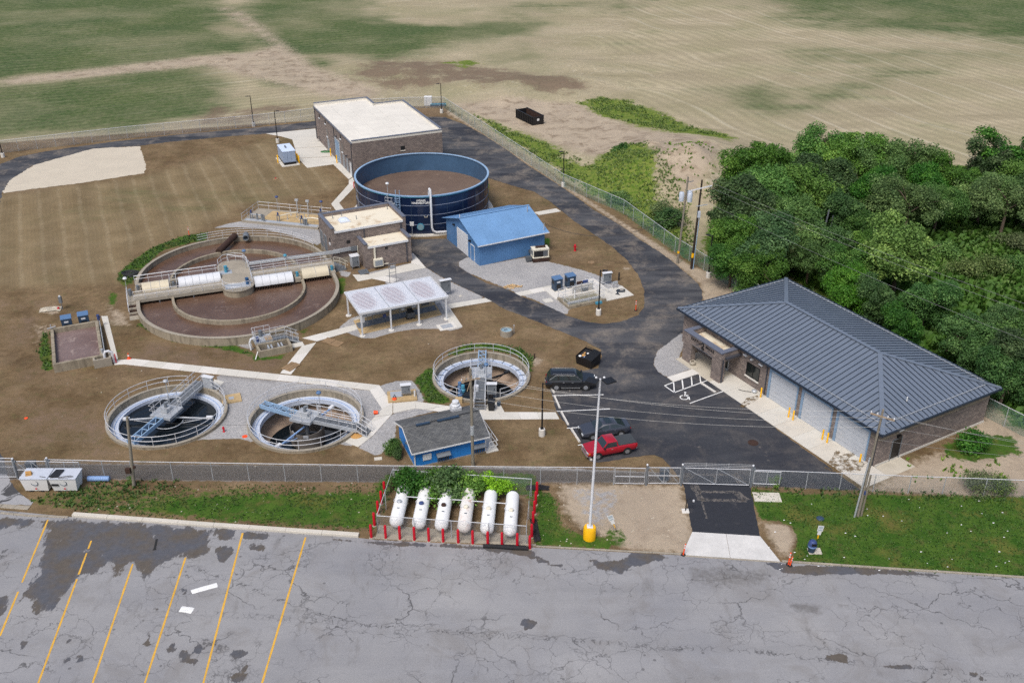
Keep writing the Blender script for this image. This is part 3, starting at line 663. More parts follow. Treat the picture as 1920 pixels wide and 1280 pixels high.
wetpoly(zq(zl,[(-60,30),(420,40),(900,75),(1370,100),(1200,130),(1190,215),(1090,270),(1010,240),(880,320),(790,385),(750,290),(660,350),(620,290),(540,345),(440,340),(380,420),(320,540),(270,570),(180,530),(140,450),(210,330),(240,190),(280,90),(200,60),(-60,110)]), .6, .86)
wetpoly(zq(zl,[(1230,105),(1320,100),(1310,150),(1240,150)]), .3); wetpoly(zq(zl,[(1220,200),(1290,185),(1320,220),(1260,290),(1210,260)]), .3, .9); wetpoly(zq(zl,[(1400,180),(1490,190),(1480,220),(1400,210)]), .3); wetpoly(zq(zl,[(-60,480),(40,480),(20,560),(-60,620)]), .4)
wetpoly(zq(zl,[(1370,105),(1520,135),(1480,150),(1380,145)]), .25)
wetpoly(zq(zm,[(-60,35),(300,50),(640,60),(800,72),(1060,90),(1130,150),(1240,180),(1250,200),(1100,150),(1040,120),(800,90),(600,75),(200,60),(100,40)]), .25)
wetpoly(zq(zm,[(1390,145),(1480,160),(1590,150),(1640,100),(1780,110),(1840,140),(1640,180),(1600,210),(1480,205)]), .35); wetpoly(zq(zm,[(990,480),(1060,480),(1100,510),(1050,540)]), .15)
wetpoly(zq(zr,[(430,152),(560,165),(620,185),(1000,185),(1400,225),(1480,240),(1340,232),(1000,225),(780,232),(660,228),(560,215)]), .25)
wetpoly(zq(zr,[(790,705),(830,680),(900,680),(940,700),(910,725)]), .2); wetpoly(zq(zr,[(1070,735),(1200,745),(1400,765),(1200,758)]), .15); wetpoly(zq(zr,[(1600,780),(1680,800),(1690,825)]), .12)
for x, y, w, h in [(835,680,45,25),(820,740,70,50),(965,765,50,25),(1035,810,60,80),(1110,770,70,60),(935,845,50,25),(1090,840,50,40),(1340,795,90,50),(1380,870,30,60),(380,840,45,50),(450,825,60,50),(900,950,40,25),(130,740,35,45),(380,720,30,20),(1330,930,90,50),(880,545,30,30),(1040,450,45,30)]:
    wetpoly(zq(zl,[(x-w/2,y),(x-w/4,y-h/2),(x+w/4,y-h/2),(x+w/2,y),(x+w/4,y+h/2),(x-w/4,y+h/2)]), .22, .95)
wetpoly(zq(zr,[(570,380),(780,400),(780,460),(640,440)]), .6, .8, 'oil'); wetpoly(zq(zr,[(860,390),(980,405),(960,430),(870,415)]), .3, .7, 'oil'); wetpoly(zq(zr,[(1050,395),(1230,400),(1200,425),(1060,415)]), .3, .5, 'oil')
wetpoly(zq(zr,[(0,160),(560,190),(500,300),(200,330),(0,290)]), 1.0, .55, 'oil'); wetpoly(zq(zl,[(250,640),(480,640),(520,820),(250,960),(180,960)]), 1.0, .35, 'oil')
crk = np.zeros(lxx.shape)
def crackline(pts, w=.10):
    global crk
    P = [tuple(p[:2]) for p in GL(pts)]
    d = np.full(lxx.shape, 1e9)
    for (x0,y0),(x1,y1) in zip(P[:-1], P[1:]):
        dx, dy = x1-x0, y1-y0; t = np.clip(((lxx-x0)*dx+(ly-y0)*dy)/(dx*dx+dy*dy), 0, 1); d = np.minimum(d, np.hypot(lxx-x0-t*dx, ly-y0-t*dy))
    crk = np.maximum(crk, np.clip(1-d/.5, 0, 1)*w)
crackline(zq(zm,[(-850,180),(0,500),(200,520),(800,570),(1350,600),(1900,650)])+zq(zr,[(0,640),(400,660),(800,710),(1150,740),(1500,770),(1920,800)]), 1.0)
crackline(zq(zl,[(850,550),(1100,565),(1500,590),(1920,620)]), 1.0)
lotv = np.stack([lxx, ly, np.full_like(lxx, .018)], -1); nr, ncol = lxx.shape; li = np.arange(nr*ncol).reshape(nr, ncol)
lf = np.stack([li[1:,:-1], li[1:,1:], li[:-1,1:], li[:-1,:-1]], -1).reshape(-1, 4)
def lot_mat():
    n = NT('worn cracked asphalt'); at = n.attr('wet').outputs['Fac']; oi = n.attr('oil').outputs['Fac']; ck = n.attr('crack').outputs['Fac']
    big = n.noise(.12, 5, .6); strk = n.noise(.5, 5, .65, n.mapping(n.g, rot=(0,0,radians(6)), scale=(.12,1,1))); fine = n.noise(26, 3, .7); mid = n.noise(2.4, 5, .7)
    c = n.mix(n.rng(big, .34, .66), rgb(133,133,136), rgb(147,146,146)); c = n.vmath('SCALE', c, n.rng(strk, .3, .7, .92, 1.07)); c = n.vmath('SCALE', c, n.rng(fine, .2, .8, .78, 1.2)); c = n.vmath('SCALE', c, n.rng(n.noise(9,4,.75), .3, .7, .9, 1.1)); c = n.mix(n.math('MULTIPLY', n.rng(n.noise(.26, 5, .68, None, .8), .48, .72, 0, 1, True), .38), c, rgb(112,107,102)); c = n.mix(n.math('MULTIPLY', n.rng(n.noise(.6, 6, .72, n.mapping(n.g, rot=(0,0,radians(-14)), scale=(1,.3,1), loc=(5,3,0))), .56, .72, 0, 1, True), .4), c, rgb(96,92,88))
    wob = n.vmath('ADD', n.g, n.vmath('SCALE', n.noisec(1.1, 5), 1.5))
    e1 = n.vor(.26, n.mapping(wob, rot=(0,0,radians(5)), scale=(.62,1.15,1)), 'DISTANCE_TO_EDGE'); m1 = n.math('MULTIPLY', n.rng(e1, .002, .015, 1, 0), n.rng(n.noise(.16, 3, .5, n.vmath('ADD', n.g, (9,4,0))), .46, .60))
    e2 = n.vor(1.3, wob, 'DISTANCE_TO_EDGE'); m2 = n.math('MULTIPLY', n.rng(e2, .012, .05, 1, 0), n.rng(ck, .35, .75)); m3 = n.math('MULTIPLY', n.rng(n.noise(2.5,5,.8,wob), .5,.56), n.rng(ck, .66, .95))
    m4 = n.math('MULTIPLY', n.rng(e2, .01, .04, 1, 0), n.rng(n.noise(.09, 2, .5, n.vmath('ADD', n.g, (3,44,0))), .60, .68)); m2 = n.math('MAXIMUM', m2, n.math('MULTIPLY', m4, .7)); e5 = n.vor(.5, n.vmath('ADD', wob, (7,3,0)), 'DISTANCE_TO_EDGE'); m5 = n.math('MULTIPLY', n.rng(e5, .002, .016, .8, 0), n.rng(n.noise(.2, 3, .5, n.vmath('ADD', n.g, (19,4,0))), .46, .54))
    c = n.mix(n.math('MULTIPLY', n.math('MAXIMUM', m1, n.math('MAXIMUM', m2, n.math('MAXIMUM', n.math('MULTIPLY', m3, .6), m5))), .78), c, rgb(62,61,62))
    c = n.mix(n.math('MULTIPLY', n.rng(n.math('ADD', oi, n.math('MULTIPLY', n.math('SUBTRACT', mid, .5), .7)), .3, .7, 0, 1, True), .6), c, rgb(82,78,74))
    spots = n.rng(n.vor(.55), .05, .075, 1, 0); c = n.mix(n.math('MULTIPLY', spots, .55), c, rgb(66,65,66))
    w = n.rng(n.math('ADD', at, n.math('MULTIPLY', n.math('SUBTRACT', n.noise(.62, 8, .72, n.mapping(n.g, rot=(0,0,radians(-14)), scale=(1.5,.6,1)), .3), .5), 2.4)), .43, .55, 0, 1, True)
    wc = n.mix(n.rng(n.noise(.45, 4, .6), .4, .6), rgb(90,83,75), rgb(84,85,90)); wc = n.vmath('SCALE', wc, n.rng(mid, .3, .7, .85, 1.15))
    c = n.mix(w, c, wc); n.bump(n.math('ADD', n.math('MULTIPLY', fine, .3), n.math('MULTIPLY', m1, -.6)), .25, .03)
    return n.done(c, n.rng(w, 0, 1, .85, .62), .35)
lme = grid_mesh('parking_lot', lotv.reshape(-1,3), lf, lot_mat()); add_attr(lme, 'wet', wet); add_attr(lme, 'oil', oil); add_attr(lme, 'crack', crk)
lot = structure(bpy.data.objects.new('parking_lot', lme)); C.objects.link(lot)
# painted lines: thin raised strips of paint that belong to the paving they lie on
def strip_line(a, b, w, z, m, parent, name='painted_line', segs=1, gaps=()):
    a = Vector(a); b = Vector(b); d = (b-a).normalized(); n = Vector((-d.y, d.x, 0))*w/2; mb = MB()
    r = random.Random(int(a.x*100)); L = (b-a).length; k = max(2, int(L/.5)) if segs else 2; prev = None; row = []
    for i in range(k+1):
        p = a.lerp(b, i/k); j = r.uniform(.8, 1.12); row.append((p+n*j, p-n*j))
    for i in range(k):
        if any(g0 <= i/k < g1 for g0, g1 in gaps): continue
        mb.add([(q[0], q[1], z) for q in (row[i][0], row[i][1], row[i+1][1], row[i+1][0])], [(0,1,2,3)])
    o = mb.obj(name, m, parent); return o
for (a, b, gaps) in [((90,974),(0,1192),((.55,.62),)), ((174,1006),(70,1285),((.0,.03),(.08,.1),(.13,.16),(.26,.3))), ((249,1057),(172,1285),()), ((348,1045),(270,1285),()), ((455,999),(380,1285),()), ((573,1007),(490,1285),())]:
    o = strip_line(G(*a), G(*b), .15, .024, M['yellowline'], lot, gaps=gaps)
yard = bpy.data.objects['asphalt_yard']
def W3(x, y): return (980+x/5.12, 630+y/5.12)
def HZ(x, y): return (1220+x/4.92, 500+y/4.92)
for a, b in [((285,571),(778,562)), ((330,722),(838,699)), ((424,884),(900,850)), ((530,1046),(1060,980))]: strip_line(G(*W3(*a)), G(*W3(*b)), .12, .018, M['whiteline'], yard, 'stall_line')
for a, b in [((128,1097),(212,1065)),((128,1097),(218,1160)),((218,1160),(540,1042)),((212,1070),(218,1160)),((290,1043),(300,1130)),((375,1015),(382,1100)),((450,985),(462,1070)),((360,1260),(692,1140))]: strip_line(G(*HZ(*a)), G(*HZ(*b)), .12, .018, M['whiteline'], yard, 'stall_line')
# wheelchair emblem painted in the stall
def wheelchair(c, s, a):
    fr = frame(c, a); mb = MB()
    def st(p, q, w=.12):
        p = Vector(fr(p[0]*s,p[1]*s)); q = Vector(fr(q[0]*s,q[1]*s)); d = (q-p).normalized(); n = Vector((-d.y,d.x,0))*w*s/2
        mb.add([(v.x,v.y,.0185) for v in (p+n,p-n,q-n,q+n)], [(0,1,2,3)])
    arc = [( -.05+.42*cos(t), -.25+.42*sin(t)) for t in np.linspace(radians(115), radians(385), 16)]
    for p, q in zip(arc[:-1], arc[1:]): st(p, q)
    st((-.12,.62),(-.02,.02)); st((-.02,.08),(.42,.04)); st((.40,.06),(.58,-.5)); st((-.08,.34),(.3,.3))
    hd = [(-.14+.13*cos(t), .80+.13*sin(t)) for t in np.linspace(0, 2*pi, 12)]
    mb.add([(fr(x*s,y*s).x, fr(x*s,y*s).y, .0185) for x, y in hd], [tuple(range(12))])
    mb.obj('wheelchair_emblem', M['whiteline'], yard)
wheelchair(G(1284.5, 743), .95, radians(-20))
# kerbs
def curb(pts_px, w, h, name='kerb', step=3.0, m=None):
    root = bpy.data.objects.new(name, None); C.objects.link(root); structure(root); P = GL(pts_px)
    for a, b in zip(P[:-1], P[1:]):
        L = (b-a).length; k = max(1, round(L/step)); d = (b-a).normalized(); n = Vector((-d.y, d.x, 0))
        for i in range(k):
            p = a.lerp(b, i/k) + d*.012; q = a.lerp(b, (i+1)/k) - d*.012; j = random.uniform(-.012,.012)
            c = [p+n*j, q+n*j, q+n*(w+j), p+n*(w+j)]; cc = [p+n*(j+.02), q+n*(j+.02), q+n*(w+j-.02), p+n*(w+j-.02)]
            mb = MB(); mb.add([(v.x,v.y,0) for v in c]+[(v.x,v.y,h*.8) for v in c]+[(v.x,v.y,h) for v in cc], [(0,1,5,4),(1,2,6,5),(2,3,7,6),(3,0,4,7),(4,5,9,8),(5,6,10,9),(6,7,11,10),(7,4,8,11),(8,9,10,11)])
            mb.obj('kerb_stone', m or M['concrete_c'], root)
curb([(135,969),(400,989),(672,1008)], .42, .24, 'kerb', 3.0)
curb([(0,963),(50,968),(127,971)], .22, .08, 'kerb', 1.6, M['oldconcrete']); curb([(-120,950),(0,952),(52,956)], .5, .06, 'kerb', 1.5, M['oldconcrete'])
curb([(700,1010),(1005,1024)], .2, .1, 'kerb', 2.5, M['oldconcrete']); curb([(1005,1025),(1278,1040)], .16, .07, 'kerb', 2.5, M['oldconcrete'])
curb([(1278,1042.5),(1462,1055)], .16, .04, 'kerb', 2.5, M['oldconcrete']); curb([(1466,1054),(1920,1084),(2300,1110)], .17, .13, 'kerb', 2.4, M['oldconcrete'])
# entrance apron
def prism_slab(name, pts, m, z1=.03, parent=None, world=True):
    return MB().prism([(p[0], p[1]) for p in pts], -.05, z1).obj(name, m, parent)
ap = structure(bpy.data.objects.new('entrance_apron', None)); C.objects.link(ap)
prism_slab('slab', GL([(1298,997),(1361,1001),(1369,1046),(1279,1040)]), M['apron'], .035, ap); prism_slab('slab', GL([(1361.6,1001),(1425,1005),(1463,1052.5),(1369.6,1046)]), M['apron'], .035, ap)
# sidewalks: strips cut into slabs
_walkmats = ['concrete','concrete','concrete','concrete_b']
def walk(strip, step=2.1, z=.032, name='sidewalk'):
    root = structure(bpy.data.objects.new(name, None)); C.objects.link(root)
    Ls = [G(*a) for a, b in strip]; Rs = [G(*b) for a, b in strip]
    for i in range(len(strip)-1):
        a0, a1, b0, b1 = Ls[i], Ls[i+1], Rs[i], Rs[i+1]; L = ((a1+b1)/2-(a0+b0)/2).length; k = max(1, round(L/step))
        for j in range(k):
            g = .007/max(L/k,.1); s, e = (j+g)/k, (j+1-g)/k
            q = [a0.lerp(a1, s), b0.lerp(b1, s), b0.lerp(b1, e), a0.lerp(a1, e)]
            MB().prism([(p.x, p.y) for p in q], -.04, z+random.uniform(-.004,.004)).obj('slab', M[random.choice(_walkmats)], root)
    return root
walk([((214,676),(214,684)),((250,672.7),(233,683)),((413,690),(405,701.7)),((526,702),(517.5,713)),((600,709.7),(600,721.2)),((711,722),(693,731.5)),((736,756),(716.5,766.6)),((736,775),(692.5,792.5)),((699,816.5),(668,812)),((671.7,838),(646.6,828.5))])
walk([((737,756.5),(737,774.5)),((777.8,752.4),(780,765.6)),((868,765),(840,774))])
walk([((525.5,699.6),(546,701.8)),((566,649),(593,642))]); walk([((567,634),(594,640)),((667,608.5),(671,617.5))], z=.034)
walk([((822.5,561),(839,571)),((847.5,617.5),(867.5,612.5))]); walk([((839,570.5),(843,578.5)),((910,558.8),(922.5,565))])
walk([((661,515),(671,527.7)),((690,515),(698,522.6)),((771,494),(799,502))]); walk([((698,522.6),(721,517.5)),((735,530.5),(750,524))])
walk([((772,475),(774.5,474.5)),((771,493.5),(798,501.5))], z=.034)
walk([((965,549.5),(976,555)),((1043,533),(1047,541))]); walk([((1000,398.6),(1011,403.5)),((1043,391),(1052,396.5))])
walk([((900,772.5),(904,786.6)),((1042,772.8),(1049,785.6))]); walk([((884,764),(898,776)),((936,754),(946,772.5))], z=.034)
walk([((662,333),(654,338)),((666,350),(654,345.5)),((636,381),(621,382.5)),((645,392.5),(630,395))])
walk([((190,593),(201.7,592.5)),((213,675),(221.5,673.3))], 2.2)
fp = structure(bpy.data.objects.new('concrete_pad', None)); C.objects.link(fp)
for q in ([(499,251),(591,241.5),(597,258.5),(612,274.5),(553,278),(548,262),(527,256)], [(553.5,278.4),(612.4,275),(624,286.5),(632,293),(558,297),(555,287)], [(558.5,297.6),(632.5,293.6),(647,310),(661,332),(654,336.5),(625,308.5),(576,315),(564,302.5)]):
    prism_slab('slab', GL(q), M[random.choice(_walkmats)], .03, fp)
cs = structure(bpy.data.objects.new('canopy_slab', None)); C.objects.link(cs)
prism_slab('slab', GL(zq(z4,[(410,925),(465,1030),(1075,880),(1005,770)])), M['tan'], .03, cs)
MB().prism([(p.x,p.y) for p in GL(zq(z4,[(428,945),(450,985),(1040,845),(1018,810)]))], .02, .036).obj('trench_grate', M['grating'], cs)
prism_slab('slab', GL(zq(z4,[(480,870),(1000,742),(1048,760),(1062,790),(520,920),(415,922)])), M['concrete'], .026, cs)

# pale dust left round the saw cuts of the gate loops
def dust():
    n = NT('pale saw cut dust'); n.done(n.vmath('SCALE', rgb(136,130,124), n.rng(n.noise(5,4,.7), .3,.7,.7,1.1)), .95, .1); n.ln(n.rng(n.noise(3.2,6,.75), .38, .60, 0, .62, True), n.B.inputs['Alpha']); return n.m
M['dust'] = dust(); ZG = lambda x, y: (1040+x/4.174, 840+y/4.174); dr_ = bpy.data.objects['entrance_drive']
for a, b, w in (((1000,205),(1440,205),.35),((1000,270),(1060,205),.8),((1400,200),(1470,275),.9),((1120,340),(1420,345),.35),((1420,345),(1500,412),.8),((1140,405),(1500,412),.4),((1090,290),(1150,410),.7),((1150,410),(1190,550),.18),((1255,215),(1258,270),.3)): strip_line(G(*ZG(*a)), G(*ZG(*b)), w, .021, M['dust'], dr_, 'dust_streak')
# ------------------------------------------------------------------ buildings
AX = radians(25.5)                                  # the works is laid out on this bearing
def dome_light(parent, loc, m=None):
    return MB().cbox(loc, (.3,.28,.18)).obj('wall_light', m or M['darkbronze'], parent)
def panel_door(parent, x, y, z, w, h, face, mt, name='door', handle=True, frame_m=None):
    """door leaf in a wall; face: 'y-' or 'x-' names the outward direction"""
    if face == 'y-':
        d = MB().box(x, x+w, y-.05, y+.03, z, z+h).obj(name, mt, parent)
        MB().box(x-.07,x,y-.06,y+.02,z,z+h+.07).box(x+w,x+w+.07,y-.06,y+.02,z,z+h+.07).box(x,x+w,y-.06,y+.02,z+h,z+h+.07).obj('frame', frame_m or M['doorgrey'], d)
        if handle: MB().box(x+w-.16,x+w-.06,y-.09,y-.052,z+.95,z+1.1).obj('handle', M['galv'], d)
    elif face == 'x-':
        d = MB().box(y-.05, y+.03, x, x+w, z, z+h).obj(name, mt, parent)
        MB().box(y-.06,y+.02,x-.07,x,z,z+h+.07).box(y-.06,y+.02,x+w,x+w+.07,z,z+h+.07).box(y-.06,y+.02,x,x+w,z+h,z+h+.07).obj('frame', frame_m or M['doorgrey'], d)
        if handle: MB().box(y-.09,y-.052,x+w-.16,x+w-.06,z+.95,z+1.1).obj('handle', M['galv'], d)
    else:
        d = MB().box(y-.03, y+.05, x, x+w, z, z+h).obj(name, mt, parent)
        MB().box(y-.02,y+.06,x-.07,x,z,z+h+.07).box(y-.02,y+.06,x+w,x+w+.07,z,z+h+.07).box(y-.02,y+.06,x,x+w,z+h,z+h+.07).obj('frame', frame_m or M['doorgrey'], d)
        if handle: MB().box(y+.052,y+.09,x+.06,x+.16,z+.95,z+1.1).obj('handle', M['galv'], d)
    return d
# --- large process building at the back
def process_building():
    t = thing('brick_building', 'large flat white roofed brown masonry building behind the navy round tank', 'building', (-25.3,151.2,0), radians(24.2))
    H0 = 5.75
    foot = [(0,0),(15.2,0),(15.2,19.6),(9.85,19.6),(9.85,24.3),(0,24.3)]
    wall = MB().prism(foot, 0, H0).obj('wall', M['brick'], t, uv=True)
    # roof membrane sheets between low parapets, gutter side on the left
    ins = .32; xs = [.02, 2.6, 5.2, 7.8, 9.85-ins]
    for a, b in zip(xs[:-1], xs[1:]): MB().add([(a+.01,ins,H0+.10+.02*a),(b-.01,ins,H0+.10+.02*b),(b-.01,24.3-ins,H0+.10+.02*b),(a+.01,24.3-ins,H0+.10+.02*a),(a+.01,ins,H0+.02),(b-.01,ins,H0+.02),(b-.01,24.3-ins,H0+.02),(a+.01,24.3-ins,H0+.02)], [(0,1,2,3),(7,6,5,4),(0,4,5,1),(2,6,7,3),(1,5,6,2),(3,7,4,0)]).obj('roof_sheet', M['membrane'], t)
    xs = [9.85-ins, 12.3, 15.2-ins]
    for a, b in zip(xs[:-1], xs[1:]): MB().box(a+.01,b-.01,ins,19.6-ins,H0+.02,H0+.30).obj('roof_sheet', M['membrane'], t)
    def parapet(x0,x1,y0,y1,h=.62,inner=True):
        p = MB().box(x0,x1,y0,y1,H0+.004,H0+h).obj('parapet', M['membrane'], t); MB().box(x0-.04,x1+.04,y0-.04,y1+.04,H0+h,H0+h+.07).obj('coping', M['coping'], p)
    parapet(0,15.2,0,ins,.38); parapet(15.2-ins,15.2,ins+.045,19.6); parapet(9.85-ins,9.85,19.6+.05,24.3-ins-.05); parapet(9.85+.05,15.2-ins-.05,19.6-ins,19.6); parapet(.0,9.85,24.3-ins,24.3)
    MB().box(-.14,.0,-.03,24.3,H0-.16,H0+.06).obj('gutter', M['coping'], t)
    for y in (.5, 11.0, 23.8): MB().box(-.13,-.01,y-.07,y+.07,0,H0-.17).obj('downspout', M['darkbronze'], t)
    dr = MB().box(-.05,.03,8.0,10.6,0,3.7).obj('overhead_door', M['bluetrim'], t)
    for k in range(6): MB().box(-.075,-.052,8.03,10.57,.06+k*.61,.60+k*.61).obj('door_panel', M['bluetrim'], dr)
    MB().box(-.09,.02,7.75,8.0,0,3.95).box(-.09,.02,10.6,10.85,0,3.95).box(-.09,.02,8.0,10.6,3.7,3.95).obj('frame', M['galv'], dr)
    for y, m in ((1.2,'whitemetal'),(3.2,'doorgrey'),(5.3,'doorgrey'),(15.0,'doorgrey')): panel_door(t, y, 0, .02, 1.0, 2.15, 'x-', M[m])
    for y in (6.6, 16.3, 20.3):
        v = MB().box(-.03,.02,y,y+.6,H0-1.1,H0-.5).obj('louver', M['blackplastic'], t); MB().box(-.16,-.01,y-.05,y+.65,H0-1.26,H0-1.12).obj('sill', M['whitemetal'], v)
    for y in (6.0, 15.6):
        w = MB().box(-.03,.02,y,y+.5,2.6,4.0).obj('window', M['winglass'], t); MB().box(-.16,-.01,y-.1,y+.6,2.44,2.58).obj('sill', M['whitemetal'], w)
    for y in (1.7, 3.7, 9.3): dome_light(t, (-.16,y,4.4 if y > 9 else 2.7))
    w = MB().box(8.0,8.7,-.03,.02,3.6,4.3).obj('louver', M['blackplastic'], t); MB().box(7.95,8.75,-.1,-.01,3.48,3.6).obj('sill', M['membrane'], w)
    MB().cbox((15.4,1.5,2.2),(.35,.6,.9)).obj('meter_box', M['whitemetal'], t)
process_building()
# --- small control building with lower annexe
def control_building():
    t = thing('brick_building', 'small two level brown masonry building with skylight beside the oxidation ditch', 'building', (-23.1,116.9,0), radians(26))
    Wd, D, H0 = 10.1, 5.9, 4.55
    MB().box(0,Wd,0,D,.9,H0).obj('wall', M['brick'], t, uv=True); MB().box(-.03,Wd+.03,-.03,D+.03,0,.9).obj('plinth', M['oldconcrete'], t)
    a = MB().box(3.3,9.6,-3.1,-.035,.0,3.0).obj('annexe', M['brick'], t, uv=True)
    i = .38
    MB().box(i,Wd-i,.02,D-i,H0+.003,H0+.10).obj('roof_sheet', M['membrane_old'], t)
    for x0,x1,y0,y1 in ((0,i,0,D),(Wd-i,Wd,0,D),(i+.05,Wd-i-.05,D-i,D)):
        p = MB().box(x0,x1,y0,y1,H0+.002,H0+.50).obj('parapet', M['brick'], t, uv=True); MB().box(x0-.05,x1+.05,y0-(.05 if y0==0 else 0),y1+.05,H0+.50,H0+.60).obj('coping', M['coping'], p)
    MB().box(i+.03,Wd-i-.03,-.12,.0,H0-.14,H0+.1).obj('gutter', M['whitemetal'], t)
    MB().box(3.3+i,9.6-i,-3.08,-.05,3.003,3.10).obj('roof_sheet', M['membrane_old'], t)
    for x0,x1 in ((3.3,3.3+i),(9.6-i,9.6)):
        p = MB().box(x0,x1,-3.1,-.04,3.002,3.42).obj('parapet', M['brick'], t, uv=True); MB().box(x0-.05,x1+.05,-3.16,-.04,3.42,3.52).obj('coping', M['coping'], p)
    MB().box(3.3+i+.03,9.6-i-.03,-3.22,-3.1,2.86,3.1).obj('gutter', M['whitemetal'], t)
    for x, y, z0, z1 in ((4.3,-.1,3.1,H0-.15),(9.35,-.1,3.1,H0-.15),(8.9,-3.19,0,2.85)): MB().box(x-.06,x+.06,y-.06,y+.06,z0,z1).obj('downspout', M['darkbronze'], t)
    s = MB().box(1.9,3.3,2.2,3.5,H0+.10,H0+.28).obj('skylight', M['whitemetal'], t); v = []
    dm = MB(); prof = [(.60,.0),(.56,.14),(.42,.27),(.22,.34),(.02,.36)]
    for k,(r,z) in enumerate(prof):
        for q in range(16):
            th = 2*pi*q/16; e = max(abs(cos(th)),abs(sin(th)))**.75; dm.v.append((2.6+r*1.05*cos(th)/e, 2.85+r*sin(th)/e, H0+.28+z))
    for k in range(4):
        for q in range(16): dm.f.append((k*16+q,k*16+(q+1)%16,(k+1)*16+(q+1)%16,(k+1)*16+q))
    dm.f.append(tuple(range(64,80))); dm.obj('skylight_dome', mat('milky skylight', rgb(206,216,232), .25, 0, (2,.05)), s, smooth=True)
    for x, y in ((1.6,4.6),(2.9,4.9),(4.3,2.9),(9.2,4.6)): MB().cyl((x,y,H0+.1),(x,y,H0+.62),.05,n=7).obj('vent_pipe', M['galv_dark'], t)
    panel_door(t, 2.6, 0, .95, 1.0, 2.1, 'x-', M['galv_dark']); panel_door(t, 4.4, 0, .95, 1.0, 2.1, 'x-', M['galv_dark'])
    MB().box(-.04,.02,.8,1.1,2.9,3.5).obj('louver', M['blackplastic'], t); MB().box(-.13,-.01,.75,1.15,2.55,2.85).obj('notice_box', M['whitemetal'], t)
    for x, z in ((1.9,2.75),): MB().box(x,x+.45,-.04,.02,z,z+.4).obj('louver', M['blackplastic'], t)
    MB().box(6.0,6.4,-3.13,-3.09,2.35,2.65).obj('louver', M['blackplastic'], t)
    tr = MB().box(.0,3.05,-.20,-.035,1.75,2.22).obj('cable_tray', M['galv'], t); MB().box(2.3,3.25,-.42,-.21,1.7,2.3).obj('junction_box', M['galv_dark'], tr)
    MB().box(4.45,4.65,-3.30,-3.11,1.2,2.9).obj('conduit', M['cream'], t)
    ac = MB().box(4.3,5.5,-3.62,-3.14,.35,1.35).obj('air_conditioner', M['cream'], t); MB().box(4.4,5.4,-3.65,-3.625,.5,1.2).obj('grille', M['doorgrey'], ac); MB().cyl((5.5,-3.4,.5),(6.3,-3.4,.45),.06).obj('pipe', M['cream'], ac)
    MB().cyl((3.15,-.6,.0),(3.15,-.6,2.4),.05).obj('conduit', M['cream'], t)
    k = thing('control_cabinet', 'tall grey steel cabinet on legs against the small masonry building', 'cabinet', frame((-23.1,116.9),radians(26))(2.2,-1.9), radians(26))
    MB().box(-.5,.5,-.4,.4,.35,1.75).obj('body', M['galv'], k); MB().box(-.42,.42,-.43,-.405,.45,1.65).obj('door', M['galv_dark'], k); MB().cbox((.25,-.45,1.0),(.06,.05,.22)).obj('handle', M['black'], k); MB().box(-.58,.58,-.5,.48,1.75,1.82).obj('top', M['whitemetal'], k)
    for x in (-.45,.45):
        for y in (-.35,.35): MB().box(x-.04,x+.04,y-.04,y+.04,0,.35).obj('leg', M['galv_dark'], k)
    g = thing('grate_step', 'grey slatted steel step lying in front of the tall grey cabinet', 'grate', frame((-23.1,116.9),radians(26))(2.7,-3.9), radians(26))
    for q in range(6): MB().box(-.6,.6,-.5+q*.17,-.38+q*.17,.05,.14+.03*q).obj('slat', M['galv_dark'], g)
control_building()
